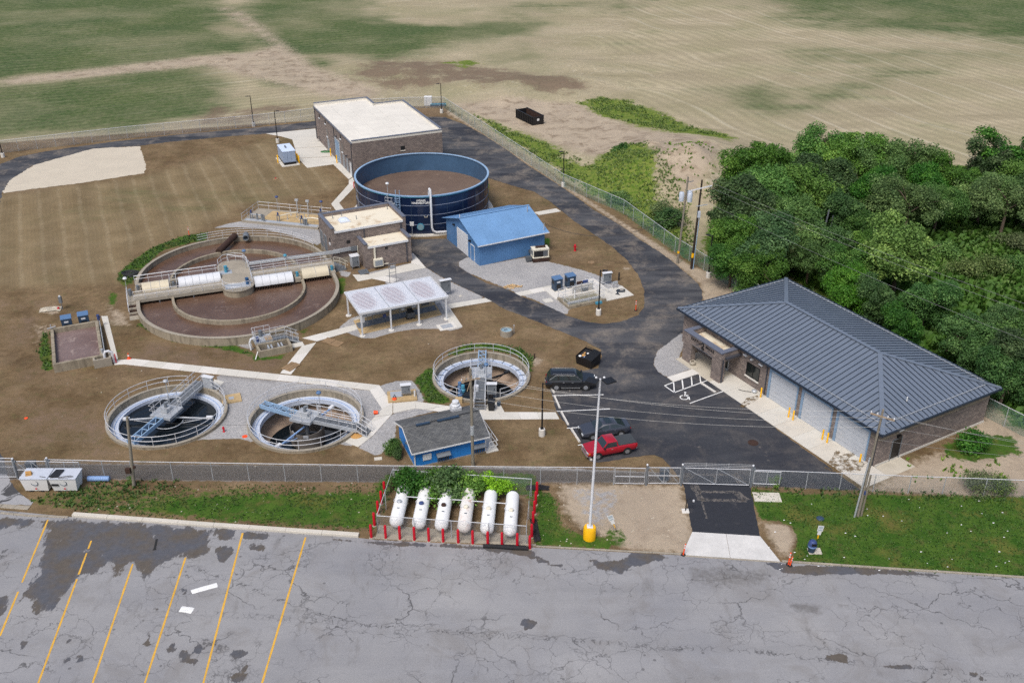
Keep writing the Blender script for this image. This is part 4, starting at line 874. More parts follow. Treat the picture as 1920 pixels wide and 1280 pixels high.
# --- sky blue metal shed building
def blue_building():
    t = thing('metal_building', 'sky blue metal clad building with pitched blue roof and white sectional door', 'building', (-4.2,116.75,0), radians(27.5))
    L, D, He, Hr = 9.6, 10.4, 3.1, 4.8
    w = MB(); w.add([(0,0,0),(L,0,0),(L,0,He),(0,0,He)],[(0,1,2,3)]); w.add([(0,D,0),(L,D,0),(L,D,He),(0,D,He)],[(3,2,1,0)])
    for x in (0, L): w.add([(x,0,0),(x,D,0),(x,D,He),(x,D/2,Hr),(x,0,He)],[(4,3,2,1,0) if x == 0 else (0,1,2,3,4)])
    w.obj('wall', M['bluemetal'], t, uv=True)
    ov = .45; n = 11; dz = (Hr-He)/(D/2); th = .05
    for side in (0, 1):
        for k in range(n):
            x0 = -ov+(L+2*ov)*k/n; x1 = -ov+(L+2*ov)*(k+1)/n-.008
            y0, y1 = (-ov, D/2) if side == 0 else (D+ov, D/2); z0, z1 = He-dz*ov+.03, Hr+.03
            m = MB(); m.add([(x0,y0,z0),(x1,y0,z0),(x1,y1,z1),(x0,y1,z1),(x0,y0,z0+th),(x1,y0,z0+th),(x1,y1,z1+th),(x0,y1,z1+th)],[(3,2,1,0),(4,5,6,7),(0,1,5,4),(1,2,6,5),(2,3,7,6),(3,0,4,7)])
            for q in (0.01,.25,.5,.75):
                xx = x0+(x1-x0)*q; m.beam((xx+.02,y0,z0+th+.012),(xx+.02,y1,z1+th+.012),.035,.024)
            m.obj('roof_sheet', M['blueroof'], t)
    MB().box(-ov,L+ov,D/2-.16,D/2+.16,Hr+.10,Hr+.14).obj('ridge_cap', M['blueroof'], t); MB().box(-ov,L+ov,-ov-.10,-ov-.01,He-dz*ov-.06,He-dz*ov+.06).obj('gutter', M['whitemetal'], t)
    d = MB().box(-.05,.03,3.6,6.6,.05,2.9).obj('sectional_door', M['whitemetal'], t)
    for k in range(5): MB().box(-.075,-.052,3.63,6.57,.08+k*.565,.60+k*.565).obj('door_panel', M['whitemetal'], d)
    MB().box(-.08,.02,3.45,3.6,.0,3.05).box(-.08,.02,6.6,6.75,.0,3.05).box(-.08,.02,3.6,6.6,2.9,3.05).obj('frame', M['white'], d)
    panel_door(t, 1.5, 0, .03, 1.0, 2.1, 'x-', M['bluemetal'], frame_m=M['white'])
    for y, z in ((7.6,3.1),(2.6,2.6)): dome_light(t, (-.16,y,z), M['black'])
    MB().cyl((L-.1,-.0,2.6),(L-.1,-.0,4.2),.06).obj('vent_pipe', M['galv'], t); MB().cyl((L-.45,4,Hr-.3),(L-.45,4,Hr+.6),.07).obj('vent_pipe', M['galv'], t)
    e = MB().cyl((-.3,D/2,Hr+.1),(-.3,D/2,Hr+.6),.05).obj('antenna', M['whitemetal'], t)
    MB().box(7.2,7.9,-.8,-.02,.5,.9).obj('exhaust_duct', M['louver'], t)
    c = frame((-4.2,116.75), radians(27.5))(4.5, 13.2)
    b = thing('utility_cabinet', 'slate blue cabinet standing behind the sky blue metal building', 'cabinet', c, radians(27.5))
    MB().box(-.9,.9,-.7,.7,0,1.6).obj('body', M['bluebox'], b); MB().box(-.95,.95,-.75,.75,1.6,1.7).obj('lid', M['bluetop'], b)
blue_building()
# --- low shingled pump shed in front
def pump_shed():
    t = thing('pump_shed', 'low bright blue wooden shed with grey shingle roof behind the front fence', 'shed', (-8.7,72.2,0), radians(22))
    L, D, He, Hr = 6.75, 5.0, 1.95, 2.95
    w = MB(); w.add([(0,0,0),(L,0,0),(L,0,He),(0,0,He)],[(0,1,2,3)]); w.add([(0,D,0),(L,D,0),(L,D,He),(0,D,He)],[(3,2,1,0)])
    for x in (0, L): w.add([(x,0,0),(x,D,0),(x,D,He),(x,D*.5,Hr),(x,0,He)],[(4,3,2,1,0) if x == 0 else (0,1,2,3,4)])
    w.obj('wall', M['shedblue'], t, uv=True); MB().box(-.02,L+.02,-.03,D+.02,0,.16).obj('plinth', M['oldconcrete'], t)
    ov = .35; dz = (Hr-He)/(D/2)
    for s in (0, 1):
        y0, y1 = (-ov, D/2) if s == 0 else (D+ov, D/2); z0, z1 = He-dz*ov+.03, Hr+.03
        rows = 20; m = MB()
        for k in range(rows):      # overlapping shingle courses, each a little proud of the next one up
            a, b = k/rows, (k+1)/rows+.012; f = lambda q: (y0+(y1-y0)*q, z0+(z1-z0)*q)
            (ya,za),(yb,zb_) = f(a), f(min(b,1)); m.add([(-ov,ya,za+.05),(L+ov,ya,za+.05),(L+ov,yb,zb_+.03),(-ov,yb,zb_+.03),(-ov,ya,za),(L+ov,ya,za)],[(0,1,2,3),(4,5,1,0)])
        m.add([(-ov,y0,z0-.02),(L+ov,y0,z0-.02),(L+ov,y1,z1-.02),(-ov,y1,z1-.02)],[(0,1,2,3)])
        stuff(m.obj('shingle_roof', M['shingle'], t, uv=True, fix=False))
    MB().xprism([(D/2-.18,Hr+.03),(D/2,Hr+.1),(D/2+.18,Hr+.03),(D/2,Hr+.12)], -ov, L+ov).obj('ridge_cap', M['shingle'], t, uv=True)
    for a, b in ((.9,2.2),(2.9,5.0)): MB().beam((a,D/2-.28,Hr+.10),(b,D/2-.28,Hr+.10),.22,.14).obj('ridge_vent', M['bluebox'], t)
    MB().tube([(.9,D/2-.3,Hr+.12),(3,D/2-.2,Hr+.16),(L+.2,D/2-.1,Hr+.15)], .03, 5).obj('cable', M['wiredark'], t)
    for x in (-ov, L+ov):
        for y0, y1 in ((-ov, D/2), (D+ov, D/2)):
            MB().beam((x,y0,He-dz*ov+.0),(x,y1,Hr-.0),.04,.14).obj('fascia', M['white'], t)
    MB().beam((-ov,-ov-.02,He-dz*ov+.0),(L+ov,-ov-.02,He-dz*ov+.0),.04,.13).obj('fascia', M['white'], t)
    for x, y in ((0,0),(L,0)): MB().box(x-.05,x+.05,y-.05,y+.05,.16,He-.1).obj('corner_trim', M['white'], t)
    v = MB().box(.75,1.55,-.06,-.01,.65,1.3).obj('louvered_vent', M['white'], t)
    for k in range(6): MB().box(.8,1.5,-.085,-.062,.70+k*.1,.74+k*.1).obj('slat', M['whitemetal'], v)
    for x0 in (2.0, 5.4):
        h = MB().add([(x0,-.02,1.0),(x0+1.3,-.02,1.0),(x0+1.3,-.42,.82),(x0,-.42,.82),(x0,-.02,1.12),(x0+1.3,-.02,1.12),(x0+1.3,-.45,.90),(x0,-.45,.90)],[(0,1,2,3),(7,6,5,4),(0,3,7,4),(3,2,6,7),(2,1,5,6),(1,0,4,5)]).obj('vent_hood', M['galv_dark'], t)
        for k in range(6): MB().box(x0+.1+k*.2,x0+.17+k*.2,-.09,-.01,.2,.8).obj('slat', M['louver'], h)
    MB().cbox((-.13,2.0,1.55),(.2,.25,.2)).obj('floodlight', M['galv_dark'], t)
    f = MB().prism([(L-1.75,D-1.0),(L-.85,D-1.0),(L-.85,D-.1),(L-1.75,D-.1)], 2.2, 2.75).obj('roof_fan', M['whitemetal'], t)
    MB().lathe((L-1.3,D-.55,2.75), [(.34,0),(.44,.06),(.44,.2),(.34,.26),(.34,.44),(.30,.56),(.02,.6)], 14).obj('fan_cowl', M['whitemetal'], f, smooth=True)
    r = railing(t, [(L+.35,-.2,.1),(L+1.15,-.2,.1),(L+1.15,3.4,.1),(L+.35,3.4,.1)], M['white'], 1.0, step=1.2)
    MB().prism([(L+.02,-.25),(L+1.2,-.25),(L+1.2,3.45),(L+.02,3.45)], 0, .1).obj('landing', M['concrete'], t)
pump_shed()
# --- office and garage with hipped metal roof
def hip_building():
    A = radians(-60.2); t = thing('garage_building', 'long masonry office and garage with dark blue grey hipped metal roof', 'building', (18.2,96.5,0), A)
    L, D = 28.65, 15.95; o = .55; He, Hr = 3.8, 5.95
    wall = MB().box(o,L-o,o,D-o,0,He).obj('wall', M['brick'], t, uv=True)
    b = MB()
    for (x0,x1,y0,y1) in ((L-o-.001,L-o+.02,o-.02,D-o),(26.9,L-o,o-.02,o+.001)): b.box(x0,x1,y0,y1,2.75,3.05)
    b.obj('band_course', M['brickband'], t, uv=True)
    MB().box(L-o-.02,L-o+.05,o,D-o+.05,0,.22).obj('footing', M['concrete'], t)
    MB().box(.15,L-.15,.15,D-.15,He,He+.06).obj('soffit', M['darkbronze'], t)
    h = D/2; sl = (Hr-He)/h; z0 = He+.14
    zf = lambda d: z0 + sl*d       # height at distance d from the eave
    def slope(n, W, toworld, lim):
        for k in range(n):
            a, c = W*k/n, W*(k+1)/n-.012
            da, dc = min(a, W-a, h), min(c, W-c, h)
            pts = [(a,0),(c,0)]; 
            if a < h < c: pts += [(c,dc),(h,h),(a,da)]
            elif a < W-h < c: pts += [(c,dc),(W-h,h),(a,da)]
            elif a < W/2 < c and lim: pts += [(c,dc),(W/2,W/2),(a,da)]
            else: pts += [(c,dc),(a,da)]
            pts = [p for i, p in enumerate(pts) if i == 0 or p != pts[i-1]]
            top = [toworld(u, d, zf(d)+.03) for u, d in pts]; bot = [toworld(u, d, zf(d)-.02) for u, d in pts]; m = len(pts)
            mb = MB(); mb.add(top+bot, [tuple(range(m)), tuple(range(2*m-1, m-1, -1))] + [(i,(i+1)%m,m+(i+1)%m,m+i) for i in range(m)])
            p = mb.obj('roof_panel', M['hiproof'], t)
            if da > .15: MB().beam(toworld(a,.02,zf(0)+.065), toworld(a,da,zf(da)+.065), .05, .07).obj('seam', M['hipseam'], p)
    slope(48, L, lambda u,d,z: (u,d,z), False); slope(48, L, lambda u,d,z: (L-u,D-d,z), False)
    slope(27, D, lambda u,d,z: (L-d,u,z), True); slope(27, D, lambda u,d,z: (d,D-u,z), True)
    zr = zf(h)+.08
    for a, c in (((0,0),(h,h)),((0,D),(h,h)),((L,0),(L-h,h)),((L,D),(L-h,h))): MB().beam((a[0],a[1],z0+.08),(c[0],c[1],zr),.42,.05).obj('hip_cap', M['hiproof'], t)
    MB().beam((h,h,zr+.01),(L-h,h,zr+.01),.42,.05).obj('ridge_cap', M['hiproof'], t)
    for x0,x1,y0,y1 in ((-.12,L+.12,-.12,.0),(-.12,L+.12,D,D+.12),(-.12,0,.0,D),(L,L+.12,.0,D)): MB().box(x0,x1,y0,y1,He-.02,He+.16).obj('gutter', M['hipseam'], t)
    g = .85
    for p, q in (((1.4,g),(L-1.4,g)),((1.4,D-g),(L-1.4,D-g)),((g,1.4),(g,D-1.4)),((L-g,1.4),(L-g,D-1.4))):
        mb = MB(); P = Vector((p[0],p[1],zf(g)+.14)); Q = Vector((q[0],q[1],zf(g)+.14)); mb.beam(P, Q, .05, .05); k = int((Q-P).length/.6)
        for i in range(k+1):
            c = P.lerp(Q, i/k); mb.cbox((c.x,c.y,c.z-.03), (.10,.10,.09))
        mb.obj('snow_guard', M['galv'], t)
    MB().cyl((L-2.2,5.4,zf(2.2)),(L-2.2,5.4,zf(2.2)+.5),.06).obj('vent_pipe', M['white'], t)
    # porch
    px0, px1, py = 3.75, 9.75, -2.0; Hp = 3.45
    for x0, x1 in ((px0,px0+1.35),(px1-1.35,px1)): MB().box(x0,x1,py,py+.62,0,2.45).obj('porch_pier', M['brick'], t, uv=True)
    MB().box(px0,px1,py,py+.62,2.45,Hp).obj('porch_beam', M['brick'], t, uv=True); MB().box(px0+1.36,px1-1.36,py-.012,py+.60,2.40,2.449).obj('lintel', M['galv_dark'], t)
    for x0, x1 in ((px0,px0+.45),(px1-.45,px1)): MB().box(x0,x1,py+.625,o-.004,2.45,Hp).obj('porch_beam', M['brick'], t, uv=True)
    MB().box(px0+.46,px1-.46,py+.63,o-.01,2.75,2.85).obj('porch_roof', M['membrane_old'], t)
    MB().box(px0-.06,px1+.06,py-.06,py+.66,Hp,Hp+.1).box(px0-.06,px0+.5,py+.66,o,Hp,Hp+.1).box(px1-.5,px1+.06,py+.66,o,Hp,Hp+.1).obj('porch_coping', M['coping'], t)
    MB().box(px0+.02,px1-.02,py+.02,o-.02,2.46,2.55).obj('porch_ceiling', M['cream'], t)
    MB().box(px1+.02,px1+.12,py+.2,py+.32,0,2.7).obj('downspout', M['darkbronze'], t); MB().box(px1,px1+.3,py+.5,o,2.75,2.95).obj('scupper', M['darkbronze'], t)
    d = MB().box(7.0,8.3,o-.05,o+.03,.05,2.35).obj('entrance_door', M['galv'], t); MB().box(7.12,7.60,o-.075,o-.052,.25,2.2).box(7.70,8.18,o-.075,o-.052,.25,2.2).obj('pane', M['winglass'], d); MB().box(7.63,7.67,o-.12,o-.076,.9,1.3).obj('handle', M['chrome'], d)
    MB().box(5.3,6.7,o-.06,o-.004,1.5,2.2).obj('stone_panel', M['concrete_b'], t)
    w = MB().box(10.95,12.75,o-.03,o+.02,1.0,2.5).obj('window', M['winglass'], t); MB().box(10.85,12.85,o-.16,o-.031,.84,.99).obj('sill', M['concrete_b'], w)
    MB().box(10.9,10.97,o-.07,o-.031,1.0,2.5).box(12.73,12.8,o-.07,o-.031,1.0,2.5).box(11.82,11.88,o-.07,o-.031,1.0,2.5).box(10.97,12.73,o-.07,o-.031,2.44,2.5).box(10.97,12.73,o-.07,o-.031,1.0,1.05).obj('frame', M['black'], w)
    for x, z in ((10.6,3.1),(12.9,3.1)): MB().cbox((x,o-.12,z),(.5,.22,.16)).obj('wall_light', M['whitemetal'], t)
    MB().cbox((11.6,o-.15,3.1),(.18,.3,.18)).obj('camera_housing', M['whitemetal'], t)
    for x in (13.75, L-o-.3): MB().box(x,x+.1,o-.12,o-.02,0,He).obj('downspout', M['darkbronze'], t)
    for x0 in (14.45, 18.9, 23.35):
        w_, h_ = 3.55, 3.1; d = MB().box(x0,x0+w_,o-.03,o+.02,.03,h_).obj('garage_door', M['rolldoor'], t)
        for k in range(6): MB().box(x0+.02,x0+w_-.02,o-.06,o-.032,.05+k*.51,.53+k*.51).obj('door_panel', M['rolldoor'], d)
        MB().box(x0-.28,x0,o-.10,o+.02,0,h_+.2).obj('jamb', M['bluetrim'], d); MB().box(x0+w_,x0+w_+.14,o-.10,o+.02,0,h_+.2).obj('jamb', M['bluetrim'], d); MB().box(x0,x0+w_,o-.10,o+.02,h_,h_+.2).obj('header', M['bluetrim'], d)
    panel_door(t, 2.7, 0, .05, 1.0, 2.15, 'x+', M['black'], frame_m=M['darkbronze']) if False else None
    xw = L-o; dd = MB().box(xw-.03,xw+.04,2.4,3.5,.05,2.25).obj('door', M['black'], t); MB().box(xw-.02,xw+.06,2.3,2.4,.05,2.35).box(xw-.02,xw+.06,3.5,3.6,.05,2.35).box(xw-.02,xw+.06,2.4,3.5,2.25,2.35).obj('frame', M['galv_dark'], dd)
    MB().cbox((xw+.14,2.95,2.62),(.26,.4,.25)).obj('wall_light', M['black'], t); MB().cbox((xw+.14,2.95,3.3),(.26,.6,.16)).obj('wall_light', M['whitemetal'], t)
    # sign: flat dark letters standing on the porch beam
    def text(s, size, x, z, mt, name='sign_letters', ext=.012, shear=0):
        cu = bpy.data.curves.new(name, 'FONT'); cu.body = s; cu.size = size; cu.extrude = ext; cu.align_x = 'CENTER'; cu.space_character = 1.08; cu.offset = .012
        q = bpy.data.objects.new('txt', cu); C.objects.link(q); dg = bpy.context.evaluated_depsgraph_get(); me = bpy.data.meshes.new_from_object(q.evaluated_get(dg)); bpy.data.objects.remove(q)
        me.materials.clear(); me.materials.append(mt); ob = bpy.data.objects.new(name, me); C.objects.link(ob); ob.parent = t; ob.location = (x, py-.02, z); ob.rotation_euler = (pi/2,0,0); return ob
    text('RATTLE', .42, 5.70, 2.98, M['black']); text('SNAKE', .42, 7.95, 2.98, M['black'])
    e = [(6.80-.2*sin(a)*(1 if i < 8 else 1), py-.03, 0) for i, a in enumerate(np.linspace(0,2*pi,16))]
    sn = [(6.60,3.12),(6.64,3.26),(6.80,3.33),(6.97,3.26),(7.0,3.1),(6.88,2.98),(6.74,2.90),(6.68,2.78),(6.74,2.66),(6.90,2.60),(7.04,2.68),(7.02,2.80),(6.90,2.84),(6.84,2.76)]
    MB().tube([(x,py-.03,z) for x, z in sn], .06, 6).obj('snake_emblem', M['black'], t)
    arc = [(5.55+2.9*k/14, py-.02, 2.86-.40*sin(pi*k/14)**.8) for k in range(1, 14)]
    MB().tube(arc, .022, 5).obj('sign_swoosh', M['darkbronze'], t)
    for x in (6.1,7.75): MB().cbox((x,py-.02,2.82),(.42,.02,.07)).obj('sign_small_print', M['darkbronze'], t)
    # paving round it, slab by slab
    ap = structure(bpy.data.objects.new('garage_apron', None)); C.objects.link(ap); fr = frame((18.2,96.5), A)
    def sl2(x0,x1,y0,y1):
        q = [fr(x0,y0),fr(x1,y0),fr(x1,y1),fr(x0,y1)]; MB().prism([(p.x,p.y) for p in q], -.05, .03+random.uniform(-.003,.003)).obj('slab', M[random.choice(['concrete','concrete_c','oldconcrete2'])], ap)
    M['oldconcrete2'] = mat('drying concrete', rgb(184,176,160), .85, 0, (.7,.12), (6,.1))
    xs = [3.45,6.2,9.0,11.4,13.9,16.2,18.6,20.9,23.1,25.4,27.6,29.9]
    for a, c in zip(xs[:-1], xs[1:]): sl2(a+.012,c-.012,-2.62,min(.53,.53) if c < 29 else .53)
    sl2(28.14,29.9,.56,3.8)
    q = GL([HZ(150,1020),HZ(385,945),HZ(450,985),HZ(212,1063)]); MB().prism([(p.x,p.y) for p in q], -.05, .034).obj('slab', M['concrete_b'], ap)
    # protective posts
    for k, (x, y, lab) in enumerate(((14.0,-.15,'yellow bollard left of the first garage door beside the downspout'),(18.15,-.35,'yellow bollard at the right jamb of the first garage door'),(18.75,-.35,'yellow bollard at the left jamb of the second garage door'),(22.6,-.35,'yellow bollard at the right jamb of the second garage door'),(23.2,-.35,'yellow bollard at the left jamb of the third garage door'),(27.15,-.35,'yellow bollard at the building corner right of the third garage door'))):
        ybollard(fr(x,y,.03), lab, 'yellow bollards at the garage doors')
def ybollard(loc, lab, grp, h=1.15, r=.085):
    b = thing('bollard', lab, 'bollard', loc, 0, grp); MB().lathe((0,0,0), [(r,0),(r,h-.05),(r*.8,h-.015),(.01,h)], 10).obj('post', M['yellow'], b, smooth=True); MB().lathe((0,0,0),[(r+.05,0),(r+.04,.03),(r,.035)],10).obj('base', M['concrete'], b)
hip_building()
# ------------------------------------------------------------------ treatment tanks
def stad(r, s, n=28, c=(0,0)):
    """outline of a tank with two round ends joined by straight sides along y"""
    out = []
    for k in range(n+1): t = pi*k/n; out.append((c[0]+r*cos(t), c[1]+s+r*sin(t)))
    for k in range(n+1): t = pi+pi*k/n; out.append((c[0]+r*cos(t), c[1]-s+r*sin(t)))
    return out
def ringwall(mb, po, pi_, z0, z1):
    n = len(po); vs = [(p[0],p[1],z) for z in (z0,z1) for P in (po,pi_) for p in P]
    f = []
    for i in range(n):
        j = (i+1) % n
        f += [(i,j,2*n+j,2*n+i),(n+j,n+i,3*n+i,3*n+j),(2*n+i,2*n+j,3*n+j,3*n+i)]
    return mb.add(vs, f)
def motor(parent, p, s=1.0, m=None, a=0):
    o = MB().cyl((p[0],p[1],p[2]),(p[0],p[1],p[2]+.55*s),.17*s,n=10).cyl((p[0],p[1],p[2]+.55*s),(p[0],p[1],p[2]+.68*s),.19*s,n=10).cbox((p[0]+.2*s,p[1],p[2]+.35*s),(.16*s,.14*s,.2*s)).obj('motor', m or M['motor'], parent, smooth=True); return o
def lamp_on_stem(parent, p, h, m=None):
    s = MB().cyl(p, (p[0],p[1],p[2]+h), .035, n=6).obj('lamp_post', M['galv'], parent); MB().lathe((p[0],p[1],p[2]+h), [(.04,0),(.2,.03),(.26,.14),(.18,.27),(.02,.31)], 10).obj('lamp_head', m or M['whitemetal'], s, smooth=True)
def ditch():
    t = thing('oxidation_ditch', 'big oval concrete ditch of brown water with white rotor covers and bridge', 'tank', (-33.9,109.9,0), radians(20))
    H = .95
    w = ringwall(MB(), stad(11.8,3.25,40), stad(11.45,3.25,40), 0, H).obj('outer_wall', M['tankwall'], t, fix=False)
    cp = ringwall(MB(), stad(11.83,3.25,40), stad(11.42,3.25,40), H+.002, H+.06).obj('wall_top', M['oldconcrete'], w, fix=False)
    ringwall(MB(), stad(7.85,2.75,36), stad(7.55,2.75,36), .1, .86).obj('inner_wall', M['tankwall'], t, fix=False)
    MB().add([(p[0],p[1],.34) for p in stad(11.5,3.25,40)], [tuple(range(82))]).obj('water', M['liquor'], t)
    isl = MB().prism(stad(1.85,3.0,14,(0,1.4)), .1, 1.15).obj('island', M['tankwall'], t)
    MB().prism(stad(1.95,3.0,14,(0,1.4)), 1.153, 1.26).obj('island_deck', M['oldconcrete'], isl)
    MB().prism([(-1.7,2.0),(-.3,2.0),(-.3,3.1),(-1.7,3.1)], 1.263, 1.30).obj('steel_plate', M['galv'], isl); MB().prism([(-1.5,-2.6),(1.4,-2.6),(1.6,-1.2),(-1.6,-1.2)], 1.263, 1.30).obj('steel_plate', M['galv'], isl)
    motor(isl, (-1.0,2.6,1.3), 1.2, M['teal']); motor(isl, (1.1,-1.9,1.3), 1.2, M['motor'])
    dl = MB().box(-12.0,-1.75,-1.6,.35,.72,1.12).obj('bridge_deck', M['oldconcrete'], t); dr = MB().box(1.75,12.2,.25,2.3,.72,1.12).obj('bridge_deck', M['oldconcrete'], t)
    MB().box(-11.8,-1.75,2.75,3.35,.75,1.1).obj('service_beam', M['oldconcrete'], t)
    for x in (-9.2,-5.3): MB().cyl((x,-1.5,.2),(x,-1.5,1.0),.06).obj('post', M['galv_dark'], dl)
    z = 1.12
    railing(t, [(-12.0,-1.55,z),(-1.8,-1.55,z)], M['rail'], 1.05, step=1.3); railing(t, [(-11.8,3.3,1.1),(-2.0,3.3,1.1)], M['rail'], 1.05, (.6,1.0,1.05), step=1.6)
    railing(t, [(-1.8,-1.55,z+.1),(-1.75,-2.4,z+.1),(-1.2,-3.2,z+.1),(0,-3.5,z+.1),(1.2,-3.2,z+.1),(1.75,-2.2,z+.1),(1.75,.3,z+.1)], M['rail'], 1.05, step=1.1)
    railing(t, [(-1.8,3.3,z+.1),(-1.75,4.6,z+.1),(-1.0,5.9,z+.1),(.4,6.15,z+.1),(1.4,5.4,z+.1),(1.75,4.2,z+.1),(1.75,2.25,z+.1)], M['rail'], 1.05, step=1.1)
    railing(t, [(1.8,2.25,z),(11.4,2.25,z)], M['rail'], 1.05, step=1.5); railing(t, [(1.8,.3,z),(11.8,.3,z)], M['rail'], 1.05, step=1.5)
    MB().beam((1.9,2.75,1.95),(13.4,2.75,1.95),.14,.42).obj('cable_tray', M['galv'], t); MB().tube([(-.4,5.9,1.26),(-.4,5.9,2.2),(1.6,4.6,2.2),(1.9,2.9,2.15)], .06, 6).obj('pipe', M['rail'], t)
    # curved rail on the back wall
    pts = [(11.6*cos(a), 3.25+11.6*sin(a), H+.06) for a in np.linspace(radians(22), radians(108), 18)]
    railing(t, pts, M['rail'], 1.1, (.4,.75,1.08), step=2.0)
    # rotor covers: ribbed half barrels
    def cover(x0, x1, cy, r, zb, m, n):
        c = None
        for k in range(n):
            a, b = x0+(x1-x0)*k/n+.008, x0+(x1-x0)*(k+1)/n-.008; mb = MB(); m_ = 12
            vs = [(x, cy-r*1.0*cos(pi*q/m_), zb+r*.92*sin(pi*q/m_)) for x in (a,b) for q in range(m_+1)]
            fs = [(q,q+1,m_+2+q,m_+1+q) for q in range(m_)] + [tuple(range(m_,-1,-1)), tuple(range(m_+1,2*m_+2))]
            mb.add(vs, fs); o = mb.obj('rotor_cover', m, t, smooth=True)
            MB().tube([(b, cy-(r+.012)*cos(pi*q/m_), zb+(r+.012)*.92*sin(pi*q/m_)) for q in range(m_+1)], .02, 4).obj('rib', M['galv'], o)
    cover(-11.0,-7.9,1.45,.95,.95,M['cover_old'],3); cover(-6.8,-1.8,1.65,.95,.95,M['cover'],6); cover(1.95,6.6,-1.25,1.0,.88,M['cover'],5); cover(7.8,11.1,-.85,1.0,.88,M['cover_old'],2)
    for x0, x1, cy in ((-11,-7.9,1.45),(-6.8,-1.8,1.65),(1.95,6.6,-1.25),(7.8,11.1,-.85)):
        n = int((x1-x0)/.32); mb = MB()
        for k in range(n): mb.lathe((0,0,0), [(.01,0)], 3) if False else mb.cyl((x0+.1+k*.32,cy,.55),(x0+.16+k*.32,cy,.55),.62,n=14)
        mb.obj('rotor_disc_row', M['rustdark'], t); [MB().box(x0+.12+k*.31,x0+.19+k*.31,cy-1.0,cy-.86,.36,.9).obj('baffle_slat', M['rustdark'], t) for k in range(int((x1-x0)/.31))] if cy < 0 else None
        MB().cyl((x0-.3,cy,.6),(x1+.3,cy,.6),.09).obj('shaft', M['galv_dark'], t)
    for x, y in ((-7.4,.9),(7.2,-1.3),(-11.5,1.3),(11.6,-.9)):
        p = MB().cbox((x,y,.85),(.75,1.3,.5)).obj('bearing_pedestal', M['oldconcrete'], t); motor(p, (x,y,1.1), .9, M['teal'] if x > 0 else M['galv_dark'])
    railing(t, [(-7.75,.5,z),(-7.75,2.4,z),(-7.0,2.4,z),(-7.0,.5,z)], M['rail'], 1.0, step=.95)
    # steps down at the left end
    for k in range(6): MB().box(-12.75,-11.75,-1.62-.30*(k+1),-1.62-.30*k,0,1.0-.16*(k+1)).obj('stair_step', M['rustdark'] if k % 2 else M['oldconcrete'], t)
    MB().box(-12.75,-11.7,-1.61,.6,0,1.0).obj('landing', M['oldconcrete'], t)
    railing(t, [(-12.72,.5,1.0),(-12.72,-1.6,1.0),(-12.72,-3.4,.02)], M['rail'], 1.0, step=.9); MB().box(-12.75,-11.4,-4.6,-3.45,-.03,.04).obj('slab', M['oldconcrete'], t)
    motor(t, (-12.4,.2,1.0), 1.2, M['galv_dark']); lamp_on_stem(t, (-12.7,.8,0), 2.9); lamp_on_stem(t, (1.5,3.0,1.2), 2.3, M['bluetop']); lamp_on_stem(t, (6.4,2.4,1.1), 1.3, M['teal'])
    # steps up from the small building on the right
    for k in range(4): MB().box(12.3+.36*k,12.66+.36*k,.9,2.0,.0,.85-.2*k).obj('stair_step', M['galv_dark'], t)
    railing(t, [(12.2,.9,1.0),(13.0,.9,.8),(14.0,.9,.1)], M['cream'], 1.0, step=.8)
    # pipes through the back wall
    MB().cyl((1.35,14.6,1.25),(-1.25,10.4,.92),.42,n=16).obj('inlet_pipe', M['rustdark'], t, smooth=True)
    q = MB(); prof = [(.42,0),(.42,1.2),(.34,1.2),(.34,.0)]; a = Vector((2.75,13.4,1.15)); 
    p = ringwall(MB(), [(.40*cos(k*pi/9),.40*sin(k*pi/9)) for k in range(18)], [(.33*cos(k*pi/9),.33*sin(k*pi/9)) for k in range(18)], 0, 1.3).obj('outlet_pipe', M['galv_dark'], t, fix=False); p.location = (2.8,14.6,1.2); p.rotation_euler = (radians(90),0,radians(-8))
ditch()
